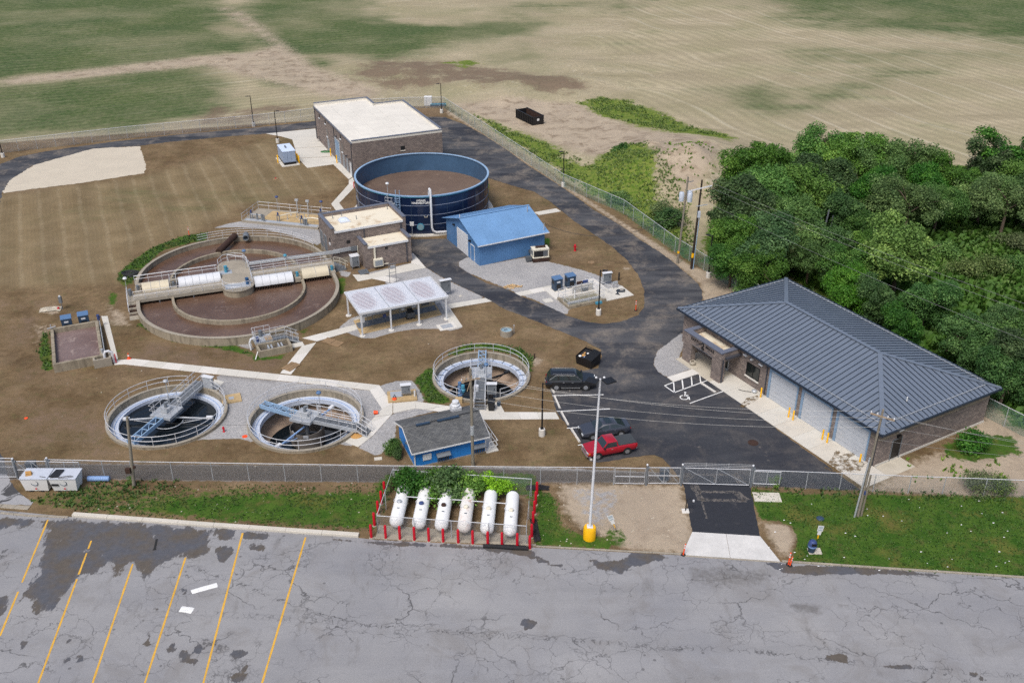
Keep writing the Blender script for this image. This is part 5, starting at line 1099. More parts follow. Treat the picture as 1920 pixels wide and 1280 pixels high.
# --- round clarifiers
def clarifier(center, R, wl, label, ba, ta, kind, rail_gap, truss_m):
    t = thing('clarifier', label, 'tank', (center[0],center[1],0), 0, 'round settling tanks')
    n = 48; circ = lambda r: [(r*cos(2*pi*k/n), r*sin(2*pi*k/n)) for k in range(n)]
    H = .26; w = ringwall(MB(), circ(R), circ(R-.28), -3.2, H).obj('wall', M['tankwall'], t, fix=False); ringwall(MB(), circ(R+.015), circ(R-.295), H+.002, H+.05).obj('wall_top', M['oldconcrete'], w, fix=False)
    lo, li, lz = R-.30, R-1.12, -.42
    L = ringwall(MB(), circ(lo), circ(li), lz-.35, lz).obj('launder', M['launder'], t, fix=False); ringwall(MB(), circ(li+.05), circ(li), lz+.002, lz+.16).obj('weir_plate', M['launder'], L, fix=False)
    ringwall(MB(), circ(li+.42), circ(li+.38), lz+.002, lz+.05).obj('channel_lip', M['paleblue'], L, fix=False)
    if kind == 2:
        for k in range(24):
            a = 2*pi*k/24; MB().beam(((li+.1)*cos(a),(li+.1)*sin(a),lz+.08),((lo-.08)*cos(a),(lo-.08)*sin(a),lz+.08),.04,.06).obj('bracket', M['galv_dark'], L)
    MB().lathe((0,0,0), [(R-.29,-1.7),(R-.8,-2.15),(.9,-3.1),(.01,-3.1)], 40).obj('sloped_floor', M['floorconc'], t, smooth=True)
    MB().add([(x,y,wl) for x, y in circ(R-.27 if wl > -1.7 else (R-1.75 if kind == 1 else R-1.55))], [tuple(range(n))]).obj('water', M['darkwater'], t)
    wr = 1.65 if kind == 1 else (1.5 if kind == 0 else 1.2); wt = -.62
    fw = ringwall(MB(), circ(wr), circ(wr-.06), wt-1.6, wt).obj('feed_well', M['baffle'], t, fix=False); MB().cbox((.2,-wr-.02,wt-.15),(.5,.05,.3)).obj('plate', M['galv'], fw)
    MB().cyl((0,0,-3.1),(0,0,.7),.22,n=12).obj('centre_column', M['galv_dark'], t)
    # bridge, platform, truss
    ca, sa = cos(ba), sin(ba); D = lambda u, v, z: (u*ca-v*sa, u*sa+v*ca, z); pz = .62
    P = 1.12
    b = MB(); b.beam(D(P,-.5,pz-.16),D(R+.25,-.5,pz-.16),.12,.36); b.beam(D(P,.5,pz-.16),D(R+.25,.5,pz-.16),.12,.36); b.obj('bridge_beam', M['galv'], t)
    k = 8
    for q in range(k):
        u0 = P+.02+(R+.25-P)*q/k; u1 = P+(R+.25-P)*(q+1)/k-.02; MB().add([D(u0,-.43,pz),D(u1,-.43,pz),D(u1,.43,pz),D(u0,.43,pz),D(u0,-.43,pz+.04),D(u1,-.43,pz+.04),D(u1,.43,pz+.04),D(u0,.43,pz+.04)],[(3,2,1,0),(4,5,6,7),(0,1,5,4),(1,2,6,5),(2,3,7,6),(3,0,4,7)]).obj('deck_plate', M['grating'], t)
    pl = MB().add([D(-P,-P,pz-.22),D(P,-P,pz-.22),D(P,P,pz-.22),D(-P,P,pz-.22),D(-P,-P,pz+.04),D(P,-P,pz+.04),D(P,P,pz+.04),D(-P,P,pz+.04)],[(3,2,1,0),(4,5,6,7),(0,1,5,4),(1,2,6,5),(2,3,7,6),(3,0,4,7)]).obj('platform', M['galv'], t)
    MB().cbox((0,0,pz+.26),(.85,.7,.42),ba).obj('drive_housing', M['galv'], pl); MB().cyl((0,0,pz+.47),(0,0,pz+1.0),.16,.13,10).cyl((-.05,.1,pz+.9),(.3,.15,pz+1.0),.13,n=8).obj('drive_motor', M['galv_dark'], pl)
    z = pz+.04
    railing(t, [D(P,.5,z),D(P,P-.03,z),D(-P+.03,P-.03,z),D(-P+.03,-P+.03,z),D(P,-P+.03,z),D(P,-.5,z)], M['rail'], 1.05, step=1.05)
    railing(t, [D(P+.05,.52,z),D(R+.2,.52,z)], M['rail'], 1.05, step=1.4); railing(t, [D(P+.05,-.52,z),D(R+.2,-.52,z)], M['rail'], 1.05, step=1.4)
    c2, s2 = cos(ta), sin(ta); D2 = lambda u, v, z: (u*c2-v*s2, u*s2+v*c2, z); e = R-.25
    tb = MB(); 
    for v in (-.38,.38): tb.beam(D2(1.1,v,.42),D2(e,v,.42),.10,.42)
    tb.obj('truss_beam', truss_m, t); 
    mb = MB(); 
    for q in range(5):
        u0 = 1.2+(e-1.3)*q/4; mb.beam(D2(u0,-.34,.55),D2(u0,.34,.55),.07,.07)
        if q < 4: mb.beam(D2(u0,-.34,.55),D2(u0+(e-1.3)/4,.34,.55),.05,.05)
    mb.obj('truss_bracing', truss_m, t)
    # perimeter rail with a gap at the bridge
    pts = [((R-.14)*cos(a),(R-.14)*sin(a),H+.05) for a in np.linspace(ba+rail_gap, ba+2*pi-rail_gap, 56)]
    railing(t, pts, M['rail'], 1.05, step=2.05)
    # skimmer arms
    for a in ((ba+1.9, ba+1.9+pi) if kind == 0 else ((radians(238), radians(62)) if kind == 1 else (radians(40), radians(195)))):
        tip = li-.25; zz = -.30 if kind == 0 else -.75
        am = M['galv'] if kind == 0 else (M['paleblue'] if kind == 1 else M['blackplastic'])
        MB().cyl((.3*cos(a),.3*sin(a),zz+.25),(tip*cos(a),tip*sin(a),zz),.09,n=8).cyl((1.3*cos(a+.2),1.3*sin(a+.2),zz-.3),(tip*.8*cos(a),tip*.8*sin(a),zz),.04,n=6).cyl((1.3*cos(a-.2),1.3*sin(a-.2),zz-.3),(tip*.8*cos(a),tip*.8*sin(a),zz),.04,n=6).obj('skimmer_arm', am, t)
        MB().cbox((tip*.93*cos(a),tip*.93*sin(a),zz+.15),(.6,.35,.2),a).obj('skimmer_box', M['whitemetal'] if kind < 2 else M['blackplastic'], t)
    if kind != 2: MB().tube([(1.4*cos(a),1.4*sin(a),-.85 if kind else -.5) for a in np.linspace(-2.8,.2,16)], .05, 5).obj('scum_ring', M['galv'], t)
    u = P-.1; lamp_on_stem(t, D(P+.25,.58,pz), 2.4 if kind < 2 else 1.6, M['galv'] if kind == 0 else M['bluetop'])
    # steps or cabinet at the bank end
    if kind > 0:
        for q in range(3): MB().add([D(R+.3+.32*q,-.5,.50-.2*q),D(R+.58+.32*q,-.5,.50-.2*q),D(R+.58+.32*q,.5,.50-.2*q),D(R+.3+.32*q,.5,.50-.2*q),D(R+.3+.32*q,-.5,.54-.2*q),D(R+.58+.32*q,-.5,.54-.2*q),D(R+.58+.32*q,.5,.54-.2*q),D(R+.3+.32*q,.5,.54-.2*q)],[(3,2,1,0),(4,5,6,7),(0,1,5,4),(1,2,6,5),(2,3,7,6),(3,0,4,7)]).obj('stair_tread', M['grating'], t)
        for v in (-.55,.55):
            MB().beam(D(R+.25,v,.5),D(R+1.35,v,.0),.06,.16).obj('stair_stringer', M['galv'], t)
            railing(t, [D(R+.3,v,.55),D(R+1.35,v,.03)], M['rail'], 1.0, step=.55)
    return t, D
t1, D1 = clarifier((-33.6,80.75), 5.7, -.62, 'leftmost round settling tank, full of dark reflecting water with a grey bridge', radians(73), radians(251), 0, .20, M['bluetruss'])
t2, D2_ = clarifier((-19.95,80.0), 5.55, -2.35, 'middle round settling tank, drawn down with its sloped tan floor showing', radians(-20), radians(153.5), 1, .20, M['bluetruss'])
t3, D3 = clarifier((-3.2,88.25), 5.1, -2.35, 'round settling tank furthest right, behind the bright blue shed, nearly empty', radians(-90), radians(90), 2, .42, M['bluetruss'])
# cabinet at the end of the first bridge
def panel_stand(loc, rz, label, w=1.0, h=1.15, z0=.55, m='galv', hood='whitemetal'):
    p = thing('electrical_cabinet', label, 'cabinet', loc, rz); MB().box(-w/2,w/2,-.15,.15,z0,z0+h).obj('box', M[m], p); MB().box(-w/2+.06,w/2-.06,-.175,-.152,z0+.06,z0+h-.06).obj('door', M['galv_dark'], p); MB().box(-w/2-.08,w/2+.08,-.32,.2,z0+h,z0+h+.05).obj('hood', M[hood], p)
    for x in (-w/2+.05,w/2-.05): MB().box(x-.035,x+.035,-.05,.05,0,z0).obj('leg', M['galv_dark'], p)
    MB().cbox((w*.28,-.2,z0+h*.5),(.05,.05,.16)).obj('handle', M['black'], p); return p
panel_stand((-33.6+2.75,80.75+4.9,0), radians(160), 'grey control panel on legs at the bank end of the leftmost tank bridge', 1.1, 1.25, .35)
MB().prism([(p.x,p.y) for p in GL(zq(lambda x,y:(240+x/8,690+y/8), [(1290,170),(1440,205),(1330,345),(1270,300)]))], -.04, .03).obj('bank_slab', M['concrete'], None)['kind'] = 'structure'
h = thing('access_hatch', 'square tan concrete access hatch between the leftmost and middle round tanks', 'hatch', G(*z5(903,420)), radians(20)); MB().box(-.95,.95,-.8,.8,0,.12).obj('frame', M['tan'], h); MB().box(-.25,.25,-.25,.25,.122,.16).obj('lid', M['galv'], h)
# things round the third tank
panel_stand(G(*zs(1290,700)) + Vector((0,.6,0)), 0, 'grey control panel with white hood in front of the rightmost round tank', .9, 1.2, .6)
def wheelie(loc, label, m, s=1.0):
    b = thing('wheeled_bin', label, 'bin', loc, radians(-4)); MB().add([(-.28*s,-.3*s,.08),(.28*s,-.3*s,.08),(.28*s,.3*s,.08),(-.28*s,.3*s,.08),(-.34*s,-.38*s,1.0*s),(.34*s,-.38*s,1.0*s),(.34*s,.38*s,1.0*s),(-.34*s,.38*s,1.0*s)],[(3,2,1,0),(4,5,6,7),(0,1,5,4),(1,2,6,5),(2,3,7,6),(3,0,4,7)]).obj('body', m, b); MB().box(-.37*s,.37*s,-.42*s,.40*s,1.0*s,1.06*s).obj('lid', M['blackplastic'], b)
    for x in (-.3,.3): MB().cyl((x*s-.04,.34*s,.12),(x*s+.04,.34*s,.12),.12,n=10).obj('wheel', M['rubber'], b)
    MB().cyl((-.25*s,.46*s,.96*s),(.25*s,.46*s,.96*s),.025).obj('handle', M['blackplastic'], b); return b
wheelie(G(*zs(1288,768)), 'black wheeled bin standing open beside the steps of the rightmost round tank', M['blackplastic'], 1.0)
b = thing('bucket', 'small dark blue bucket next to the black wheeled bin', 'bucket', G(*zs(1350,735))); MB().lathe((0,0,0), [(.14,0),(.2,.45),(.18,.45),(.13,.03)], 12).obj('body', M['bluebox'], b, smooth=True); MB().tube([(.2*cos(a),0,.45+.2*sin(a)) for a in np.linspace(0,pi,8)], .012, 4).obj('handle', M['galv'], b)
b = thing('drum', 'white plastic drum standing on the rightmost tank bridge walkway', 'drum', (-3.58,84.55,.66)); MB().lathe((0,0,0), [(.25,0),(.27,.3),(.25,.6),(.23,.62),(.01,.62)], 14).obj('body', M['whitemetal'], b, smooth=True); MB().lathe((0,0,0), [(.275,.28),(.275,.33)], 14).obj('hoop', M['galv'], b)
b = thing('scum_pump', 'pale blue valve and pump cluster left of the rightmost tank bridge', 'pump', (-5.2,84.0,.0)); 
for q,(x,y) in enumerate(((0,0),(.25,.9),(-.1,1.5))): MB().lathe((x,y,.3), [(.05,-.3),(.06,.0),(.22,.05),(.24,.3),(.1,.42),(.2,.5),(.18,.8),(.02,.84)], 12).obj('valve', M['bluetop'] if q != 1 else M['teal'], b, smooth=True)
MB().box(-.45,.25,-.9,-.35,0,.5).obj('block', M['tan'], b)
# --- tall bolted tank
def storage_tank():
    t = thing('storage_tank', 'tall round navy blue bolted steel tank holding brown sludge', 'tank', (-13.1,136.9,0), 0); R, H, n, rows = 9.6, 5.5, 24, 4; hh = H/rows
    MB().lathe((0,0,0), [(R+.75,0),(R+.75,.16),(R-.1,.16)], 48).obj('ring_foundation', M['concrete'], t)
    me = {}
    for r in range(rows):
        for k in range(n):
            a0 = 2*pi*(k+.01)/n; a1 = 2*pi*(k+.99)/n; mb = MB(); s = 3; vs = []
            for z in (.16+r*hh+.02, .16+(r+1)*hh-.02):
                for q in range(s+1): a = -pi/n*.985+2*pi/n*.985*q/s; vs.append(((R+.02)*cos(a),(R+.02)*sin(a),z))
            if r not in me: me[r] = mb.add(vs, [(q,q+1,s+2+q,s+1+q) for q in range(s)]).mesh('tank_panel', M['navy'])
            inst(me[r], 'tank_panel', t, (0,0,0), 2*pi*k/n+radians(3))
    MB().lathe((0,0,0), [(R,.16),(R,H+.16)], 72).obj('shell_lining', M['navyin'], t, smooth='all')
    for r in range(1, rows): MB().lathe((0,0,.16+r*hh), [(R+.03,-.035),(R+.07,-.03),(R+.07,.03),(R+.03,.035)], 72).obj('seam_band', M['seal'], t)
    seam = MB().beam((R+.03,0,.2),(R+.03,0,H+.1),.05,.05).mesh('seam_strip', M['bluebox'])
    for k in range(n): inst(seam, 'seam_strip', t, (0,0,0), 2*pi*(k+.5)/n+radians(3))
    MB().lathe((0,0,H+.16), [(R-.12,-.04),(R-.12,.06),(R+.16,.06),(R+.16,-.04)], 72).obj('rim', M['bluetruss'], t); MB().lathe((0,0,H+.05), [(R+.02,-.06),(R+.12,-.06),(R+.12,.05)], 72).obj('rim_band', M['teal'], t)
    MB().lathe((0,0,2.95), [(R-.01,0),(.01,.05)], 48).obj('sludge', M['sludge'], t)
    # ladder, landing
    def P(a, r, z): return (r*cos(a), r*sin(a), z)
    a0 = radians(-104.5); A = lambda d, r, z: (r*cos(a0)-d*sin(a0), r*sin(a0)+d*cos(a0), z)
    ld = MB().beam(A(-.28,R+.45,.2),A(-.28,R+.45,H+1.1),.07,.07).beam(A(.28,R+.45,.2),A(.28,R+.45,H+1.1),.07,.07).obj('ladder', M['bluetruss'], t)
    for k in range(18): MB().beam(A(-.28,R+.45,.45+k*.31),A(.28,R+.45,.45+k*.31),.035,.035).obj('rung', M['bluetruss'], ld)
    cg = MB(); 
    for k in range(8): cg.tube([A(.36*cos(q),R+.45+.62*sin(q),2.4+k*.45) for q in np.linspace(0,pi,9)], .022, 4)
    for q in (0.5,pi/2,pi-.5): cg.tube([A(.36*cos(q),R+.45+.62*sin(q),2.4),A(.36*cos(q),R+.45+.62*sin(q),5.7)], .018, 4)
    cg.obj('ladder_cage', M['bluetruss'], ld)
    pf = MB().add([A(-1.6,R+.15,H-1.0),A(-.5,R+.15,H-1.0),A(-.5,R+1.1,H-1.0),A(-1.6,R+1.1,H-1.0),A(-1.6,R+.15,H-.9),A(-.5,R+.15,H-.9),A(-.5,R+1.1,H-.9),A(-1.6,R+1.1,H-.9)],[(3,2,1,0),(4,5,6,7),(0,1,5,4),(1,2,6,5),(2,3,7,6),(3,0,4,7)]).obj('landing', M['galv'], t)
    railing(t, [A(-1.6,R+.2,H-.9),A(-1.6,R+1.1,H-.9),A(-.5,R+1.1,H-.9)], M['galv'], 1.05, step=.9)
    lamp_on_stem(t, A(-1.5,R+.2,H-.9), 2.6)
    # outfall pipe over the rim
    a1 = radians(-78.5); B = lambda d, r, z: (r*cos(a1)-d*sin(a1), r*sin(a1)+d*cos(a1), z)
    MB().tube([B(-.1,R-.45,H-.3),B(-.1,R-.4,H+.7),B(-.06,R-.1,H+1.15),B(0,R+.3,H+1.1),B(0,R+.5,H+.6),B(0,R+.5,1.3),B(.15,R+.5,.75),B(.6,R+.5,.5),B(2.2,R+.5,.48)], .155, 10).obj('outfall_pipe', M['whitemetal'], t, smooth=True)
    a2 = radians(-87.5); MB().cyl(P(a2,R+.02,1.25),P(a2,R+.16,1.25),.5,n=18).obj('manway', M['teal'], t); MB().cyl(P(a2,R+.17,1.25),P(a2,R+.2,1.25),.42,n=18).obj('manway_cover', mat('pale teal cover', rgb(120,150,160), .5), t)
    a3 = radians(-94); s = MB().cyl(P(a3,R+.55,0),P(a3,R+.55,1.7),.04).obj('sign_post', M['galv'], t); MB().cbox(P(a3,R+.6,1.9),(.55,.05,.6),a3+pi/2).obj('notice_plate', M['white'], s)
    MB().tube([B(-1.0,R+.06,2.95),B(-.9,R+.14,2.7),B(-.6,R+.16,2.65),B(-.45,R+.1,2.9)], .03, 5).obj('hook', M['cream'], t)
    # name plate letters
    def arc_text(s, size, z, a_mid, r, mt, name):
        cu = bpy.data.curves.new(name,'FONT'); cu.body = s; cu.size = size; cu.extrude = .01; cu.offset = .015; cu.align_x = 'CENTER'
        q = bpy.data.objects.new('txt', cu); C.objects.link(q); dg = bpy.context.evaluated_depsgraph_get(); me = bpy.data.meshes.new_from_object(q.evaluated_get(dg)); bpy.data.objects.remove(q)
        me.materials.clear(); me.materials.append(mt)
        for v in me.vertices: a = a_mid + v.co.x/r; rr = r+.06+v.co.z; v.co = Vector((rr*cos(a), rr*sin(a), z+v.co.y))
        o = bpy.data.objects.new(name, me); C.objects.link(o); o.parent = t
    arc_text('HARVESTORE', .42, H-.92, radians(-86.2), R, M['white'], 'tank_letters'); arc_text('A.O.Smith', .3, H-.50, radians(-86.2), R, M['white'], 'tank_letters')
storage_tank()
# --- square aeration basin with two blowers
def basin():
    O = G(*z6(205,765)); a = radians(24); t = thing('aeration_basin', 'square open concrete basin of foamy grey brown water at far left', 'tank', O, a); W_, D_, H = 5.0, 9.0, 1.0; w = .32
    for x0,x1,y0,y1 in ((0,W_,0,w),(0,W_,D_-w,D_),(0,w,w,D_-w),(W_-w,W_,w,D_-w)): MB().box(x0,x1,y0,y1,0,H).obj('wall', M['tankwall'], t)
    MB().box(w,W_-w,w,D_-w,.3,.42).obj('water', M['liquor_grey'], t)
    for x0,x1,y0,y1 in ((3.9,5.7,-.75,-.55),(3.9,4.1,-.55,-.004),(5.5,5.7,-.55,.9)): MB().box(x0,x1,y0,y1,0,H-.04).obj('sump_wall', M['oldconcrete'], t)
    MB().box(4.11,5.49,-.54,-.01,.3,.36).obj('sump_water', M['darkwater'], t); MB().tube([(5.1,-.2,.5),(5.1,-.2,1.25),(5.25,-.2,1.5),(5.6,-.2,1.5),(5.85,-.2,1.3),(5.88,-.2,.05)], .14, 8).obj('discharge_pipe', M['whitemetal'], t, smooth=True)
    MB().tube([(5.15,9.4,.75),(5.15,.9,.75)], .06, 6).obj('air_pipe', M['galv'], t); motor(t, (5.1,9.3,.9), .9, M['plasticblue']); motor(t, (4.95,.6,1.0), .7, M['galv'])
    MB().cyl((.1,8.9,1.0),(.1,8.9,1.5),.05).tube([(-.3,8.7,1.15),(.6,8.9,1.2)], .06, 5).obj('valve_frame', M['galv'], t)
    fr = frame(O, a)
    for k,(x,y,lab) in enumerate(((1.75,9.95,'slate blue blower cabinet behind the square basin, left one'),(3.55,10.1,'slate blue blower cabinet behind the square basin, right one'))): blower(fr(x,y), a, lab, 'blower cabinets at the square basin')
    MB().prism([(p.x,p.y) for p in [fr(.6,9.1),fr(5.0,9.1),fr(5.0,11.0),fr(.6,11.0)]], -.03, .05).obj('blower_slab', M['oldconcrete'], None)['kind'] = 'structure'
    f = thing('fence_post', 'short red marker pipe at the right front corner of the square basin', 'post', fr(6.1,-.35)); MB().cyl((0,0,0),(0,0,1.1),.06).obj('post', M['red'], f); MB().lathe((0,0,0),[(.12,0),(.1,.05),(.01,.06)],8).obj('base', M['galv_dark'], f)
def blower(loc, a, label, grp):
    b = thing('blower_cabinet', label, 'cabinet', loc, a, grp); MB().box(-.55,.55,-.45,.45,.08,1.55).obj('body', M['bluebox'], b); MB().add([(-.6,-.5,1.55),(.6,-.5,1.55),(.6,.5,1.55),(-.6,.5,1.55),(-.58,-.48,1.63),(.58,-.48,1.63),(.58,.48,1.72),(-.58,.48,1.72)],[(3,2,1,0),(4,5,6,7),(0,1,5,4),(1,2,6,5),(2,3,7,6),(3,0,4,7)]).obj('lid', M['bluetop'], b)
    MB().box(-.56,-.552,-.3,.3,.9,1.3).box(-.3,.3,-.462,-.452,.3,.9).obj('vent', M['blackplastic'], b); MB().box(-.25,.2,-.465,-.452,1.1,1.3).obj('plate', M['whitemetal'], b); MB().box(-.6,.6,-.5,.5,0,.08).obj('base', M['concrete'], b)
basin()
# --- ultraviolet channel on the island
def uv_channel():
    O = G(1030+405/11.294, 510+790/11.294); a = radians(25); t = thing('treatment_channel', 'low white concrete channel with railings and pipework on the gravel island', 'tank', O, a); w = .25; H = .34
    for x0,x1,y0,y1,m in ((0,5.15,0,w,'tankwall'),(0,w,w,2.9,'tankwall'),(5.15-w,5.15,w,2.9,'concrete'),(w,5.15-w,2.65,2.9,'concrete_b')): MB().box(x0,x1,y0,y1,0,H).obj('wall', M[m], t)
    MB().box(w,5.15-w,w,2.65,.02,.10).obj('channel_water', mat('algae tinted water', rgb(128,124,106), .25, 0, (1.2,.14), spec=.5), t)
    for x0, x1 in ((.3,1.9),(2.0,3.6),(3.7,4.85)): MB().box(x0,x1,.9,1.05,.1,.3).obj('baffle', M['galv'], t)
    MB().box(-.2,2.2,2.91,6.3,0,.12).box(2.21,6.9,2.91,6.3,0,.12).obj('slab', M['concrete_b'], t); MB().box(5.16,9.0,-.02,2.9,0,.08).obj('slab', M['concrete'], t)
    wl = MB().box(2.3,5.1,3.3,3.45,.121,1.05).obj('pipe_rack_wall', M['concrete_b'], t)
    for x in (2.5,3.4,4.3,5.0): MB().cyl((x,3.1,.12),(x,3.1,1.5),.04).obj('rack_post', M['galv'], t)
    MB().tube([(2.4,3.1,1.3),(5.0,3.1,1.3)], .05, 5).tube([(2.4,3.1,.8),(5.0,3.1,.8)], .04, 5).obj('rack_rail', M['galv'], t)
    for x, m in ((3.4,'rustdark'),(4.2,'plasticblue')): MB().cbox((x,3.6,1.25),(.7,.25,.4)).obj('meter', M[m], t)
    MB().cbox((3.9,3.05,.55),(.7,.2,.25)).obj('meter', M['galv_dark'], t); MB().cyl((2.0,2.2,.1),(2.0,2.2,1.1),.1).obj('gate_stem', M['white'], t)
    railing(t, [(.1,2.8,H),(.1,.1,H),(5.0,.1,H),(5.0,2.8,H)], M['rail'], 1.0, step=1.35); railing(t, [(.1,2.9,H),(2.2,2.9,H)], M['rail'], 1.0, step=1.0); railing(t, [(5.3,5.6,.1),(6.6,1.2,.1)], M['rail'], 1.0, step=1.3)
    MB().box(3.6,4.4,-.35,-.02,.0,.25).obj('outlet_box', M['teal'], t)
    fr = frame(O, a)
    blower(fr(1.15,5.2,.12), a, 'slate blue blower cabinet on the white channel slab, left one', 'blower cabinets at the white channel'); blower(fr(3.0,5.25,.12), a, 'slate blue blower cabinet on the white channel slab, right one', 'blower cabinets at the white channel')
    panel_stand(fr(7.6,4.2), a+radians(-10), 'grey control cabinet with pale hood right of the white channel', 1.1, 1.1, .5)
    s = thing('post_stand', 'small steel frame with box beside the channel control cabinet', 'stand', fr(7.9,2.6,.08), a); MB().box(-.3,.3,-.1,.1,.6,.9).obj('box', M['galv'], s); 
    for x in (-.25,.25): MB().cyl((x,0,0),(x,0,.6),.03).obj('leg', M['galv_dark'], s)
    c = thing('cable_coil', 'loose dark blue cables lying at the right end of the channel slab', 'cable', fr(8.2,1.2,.08), a)
    for q in range(5): MB().tube([(-1.2+q*.1,-.2-.1*q,.04),(-.6,.2+.12*q,.05),(.2,.1*q-.1,.05),(.5,.4,.05+.02*q),(.1,.8,.04),(-.4,.5+.1*q,.04)], .035, 5).obj('cable', M['bluebox' if q % 2 else 'blackplastic'], c)
    k = thing('pipe_stub', 'black upright pipe stub in gravel behind the channel cables', 'pipe', fr(9.6,4.6)); MB().cyl((0,0,0),(0,0,1.0),.09).obj('pipe', M['blackplastic'], k); MB().cyl((0,0,1.0),(0,0,1.05),.11).obj('cap', M['blackplastic'], k)
uv_channel()
# --- flow splitter at the ditch front
def splitter():
    O = G(460+385/14.225, 590+1160/14.225); a = radians(25); t = thing('splitter_box', 'small open concrete splitter box with railings at the front of the oval ditch', 'tank', O, a); H = .78; w = .25; W_ = 3.62
    for x0,x1,y0,y1 in ((0,W_,0,w),(0,w,w,1.6),(W_-w,W_,w,1.6),(0,W_,1.6,1.85)): MB().box(x0,x1,y0,y1,0,H).obj('wall', M['tankwall'], t)
    MB().box(w,W_-w,w,1.6,.05,.12).obj('water', M['darkwater'], t); MB().box(w,W_-w,1.0,1.08,.12,.5).obj('weir_plate', M['baffle'], t)
    for x in (1.1,1.45,2.2,2.55): MB().box(x,x+.14,.2,1.0,.1,H+.1).obj('gate_guide', M['galv'], t)
    MB().box(0,2.0,1.86,3.6,.7,.92).obj('platform', M['galv'], t); MB().box(1.2,2.0,1.9,3.0,.922,.96).obj('timber_cover', M['timber_old'], t); MB().box(2.01,3.5,1.86,2.6,.7,.88).obj('platform', M['grating'], t)
    z = .92; railing(t, [(.05,1.9,z),(.05,3.55,z),(1.95,3.55,z),(1.95,2.65,z),(3.45,2.65,z)], M['rail'], 1.05, step=1.0); railing(t, [(.05,1.7,H),(W_-.05,1.7,H)], M['galv'], .75, (.72,), step=.45)
    motor(t, (.9,3.2,z), 1.1, M['galv_dark']); motor(t, (.35,2.1,z), .8, M['plasticblue']); MB().tube([(.1,2.3,1.3),(-.35,2.2,1.35),(-.5,2.2,1.0),(-.45,2.2,.05)], .12, 8).obj('pipe', M['whitemetal'], t, smooth=True)
    for k in range(4): MB().box(3.5+.32*k,3.8+.32*k,1.7,2.6,.66-.17*k,.70-.17*k).obj('stair_tread', M['grating'], t)
    for y in (1.7,2.6):
        MB().beam((3.45,y,.72),(4.9,y,.02),.05,.16).obj('stair_stringer', M['galv'], t); railing(t, [(3.5,y,.85),(4.8,y,.05)], M['rail'], 1.0, step=.7)
    MB().box(3.7,5.1,.75,1.65,-.02,.06).obj('slab', M['concrete'], t); q = MB(); q.add([(0,.1,.2),(0,1.2,.6),(-.35,.1,.0)],[(0,1,2)]); MB().beam((-.02,.6,.5),(-.5,-.2,.05),.08,.08).obj('strut', M['white'], t)
splitter()
# --- grit slab with valves behind the ditch
def valve_slab():
    O = G(450+40/11.294, 370+530/11.294); a = radians(-14); t = thing('valve_slab', 'raised concrete slab of blue valves and pipes with white railing behind the ditch', 'platform', O, a)
    MB().box(0,11.8,0,5.2,0,.28).obj('slab', M['oldconcrete'], t); MB().box(.3,11.5,.25,1.0,.281,.30).obj('channel_cover', M['galv'], t); MB().box(2.6,11.5,1.2,4.6,.281,.295).obj('floor_panel', M['tan'], t)
    railing(t, [(.1,-.05,.28),(.1,5.1,.28),(11.7,5.1,.28)], M['rail'], 1.15, step=1.7)
    r = random.Random(3)
    for x, y, k in ((1.0,1.0,0),(2.1,.8,1),(2.9,.7,1),(3.3,.5,1),(5.2,1.0,0),(6.2,2.0,2),(7.2,3.0,2),(7.9,2.4,2),(9.0,.7,0),(9.6,.5,1),(9.9,.5,1),(8.6,3.8,2),(10.5,3.9,0),(6.0,3.6,2),(8.3,3.2,2)):
        if k == 0: MB().box(x-.15,x-.05,y-.05,y+.05,.3,1.1).box(x+.2,x+.3,y-.05,y+.05,.3,1.1).box(x-.15,x+.3,y-.06,y+.06,1.1,1.2).obj('gate_frame', M['galv_dark'], t); motor(t, (x+.07,y,1.2), .6, M['plasticblue'])
        elif k == 1: MB().box(x-.12,x+.12,y-.06,y+.06,.3,1.25).obj('gate_panel', M['galv_dark'], t)
        else: MB().cyl((x,y,.3),(x,y,1.2),.05).lathe((x,y,.3),[(.14,0),(.12,.05),(.05,.06)],8).obj('valve_stem', M['galv'], t)
    MB().tube([(5.3,1.2,1.0),(6.2,2.0,1.1),(7.4,3.1,1.1)], .07, 6).obj('pipe', M['cream'], t); MB().tube([(9.1,.8,1.1),(10.4,1.4,1.15),(11.5,1.5,1.0),(11.6,1.5,.3)], .08, 6).obj('pipe', M['cream'], t); MB().tube([(1.0,1.0,1.0),(2.9,.8,1.05)], .07, 6).obj('pipe', M['galv'], t)
    for x, h in ((3.2,1.9),(10.2,1.8)): lamp_on_stem(t, (x,5.1,.28), h, M['plasticblue'])
    for x in (6.6,8.3): MB().cyl((x,4.6,.28),(x,4.6,2.2),.09).cbox((x,4.6,2.3),(.5,.25,.3)).obj('hoist', M['galv'], t)
valve_slab()
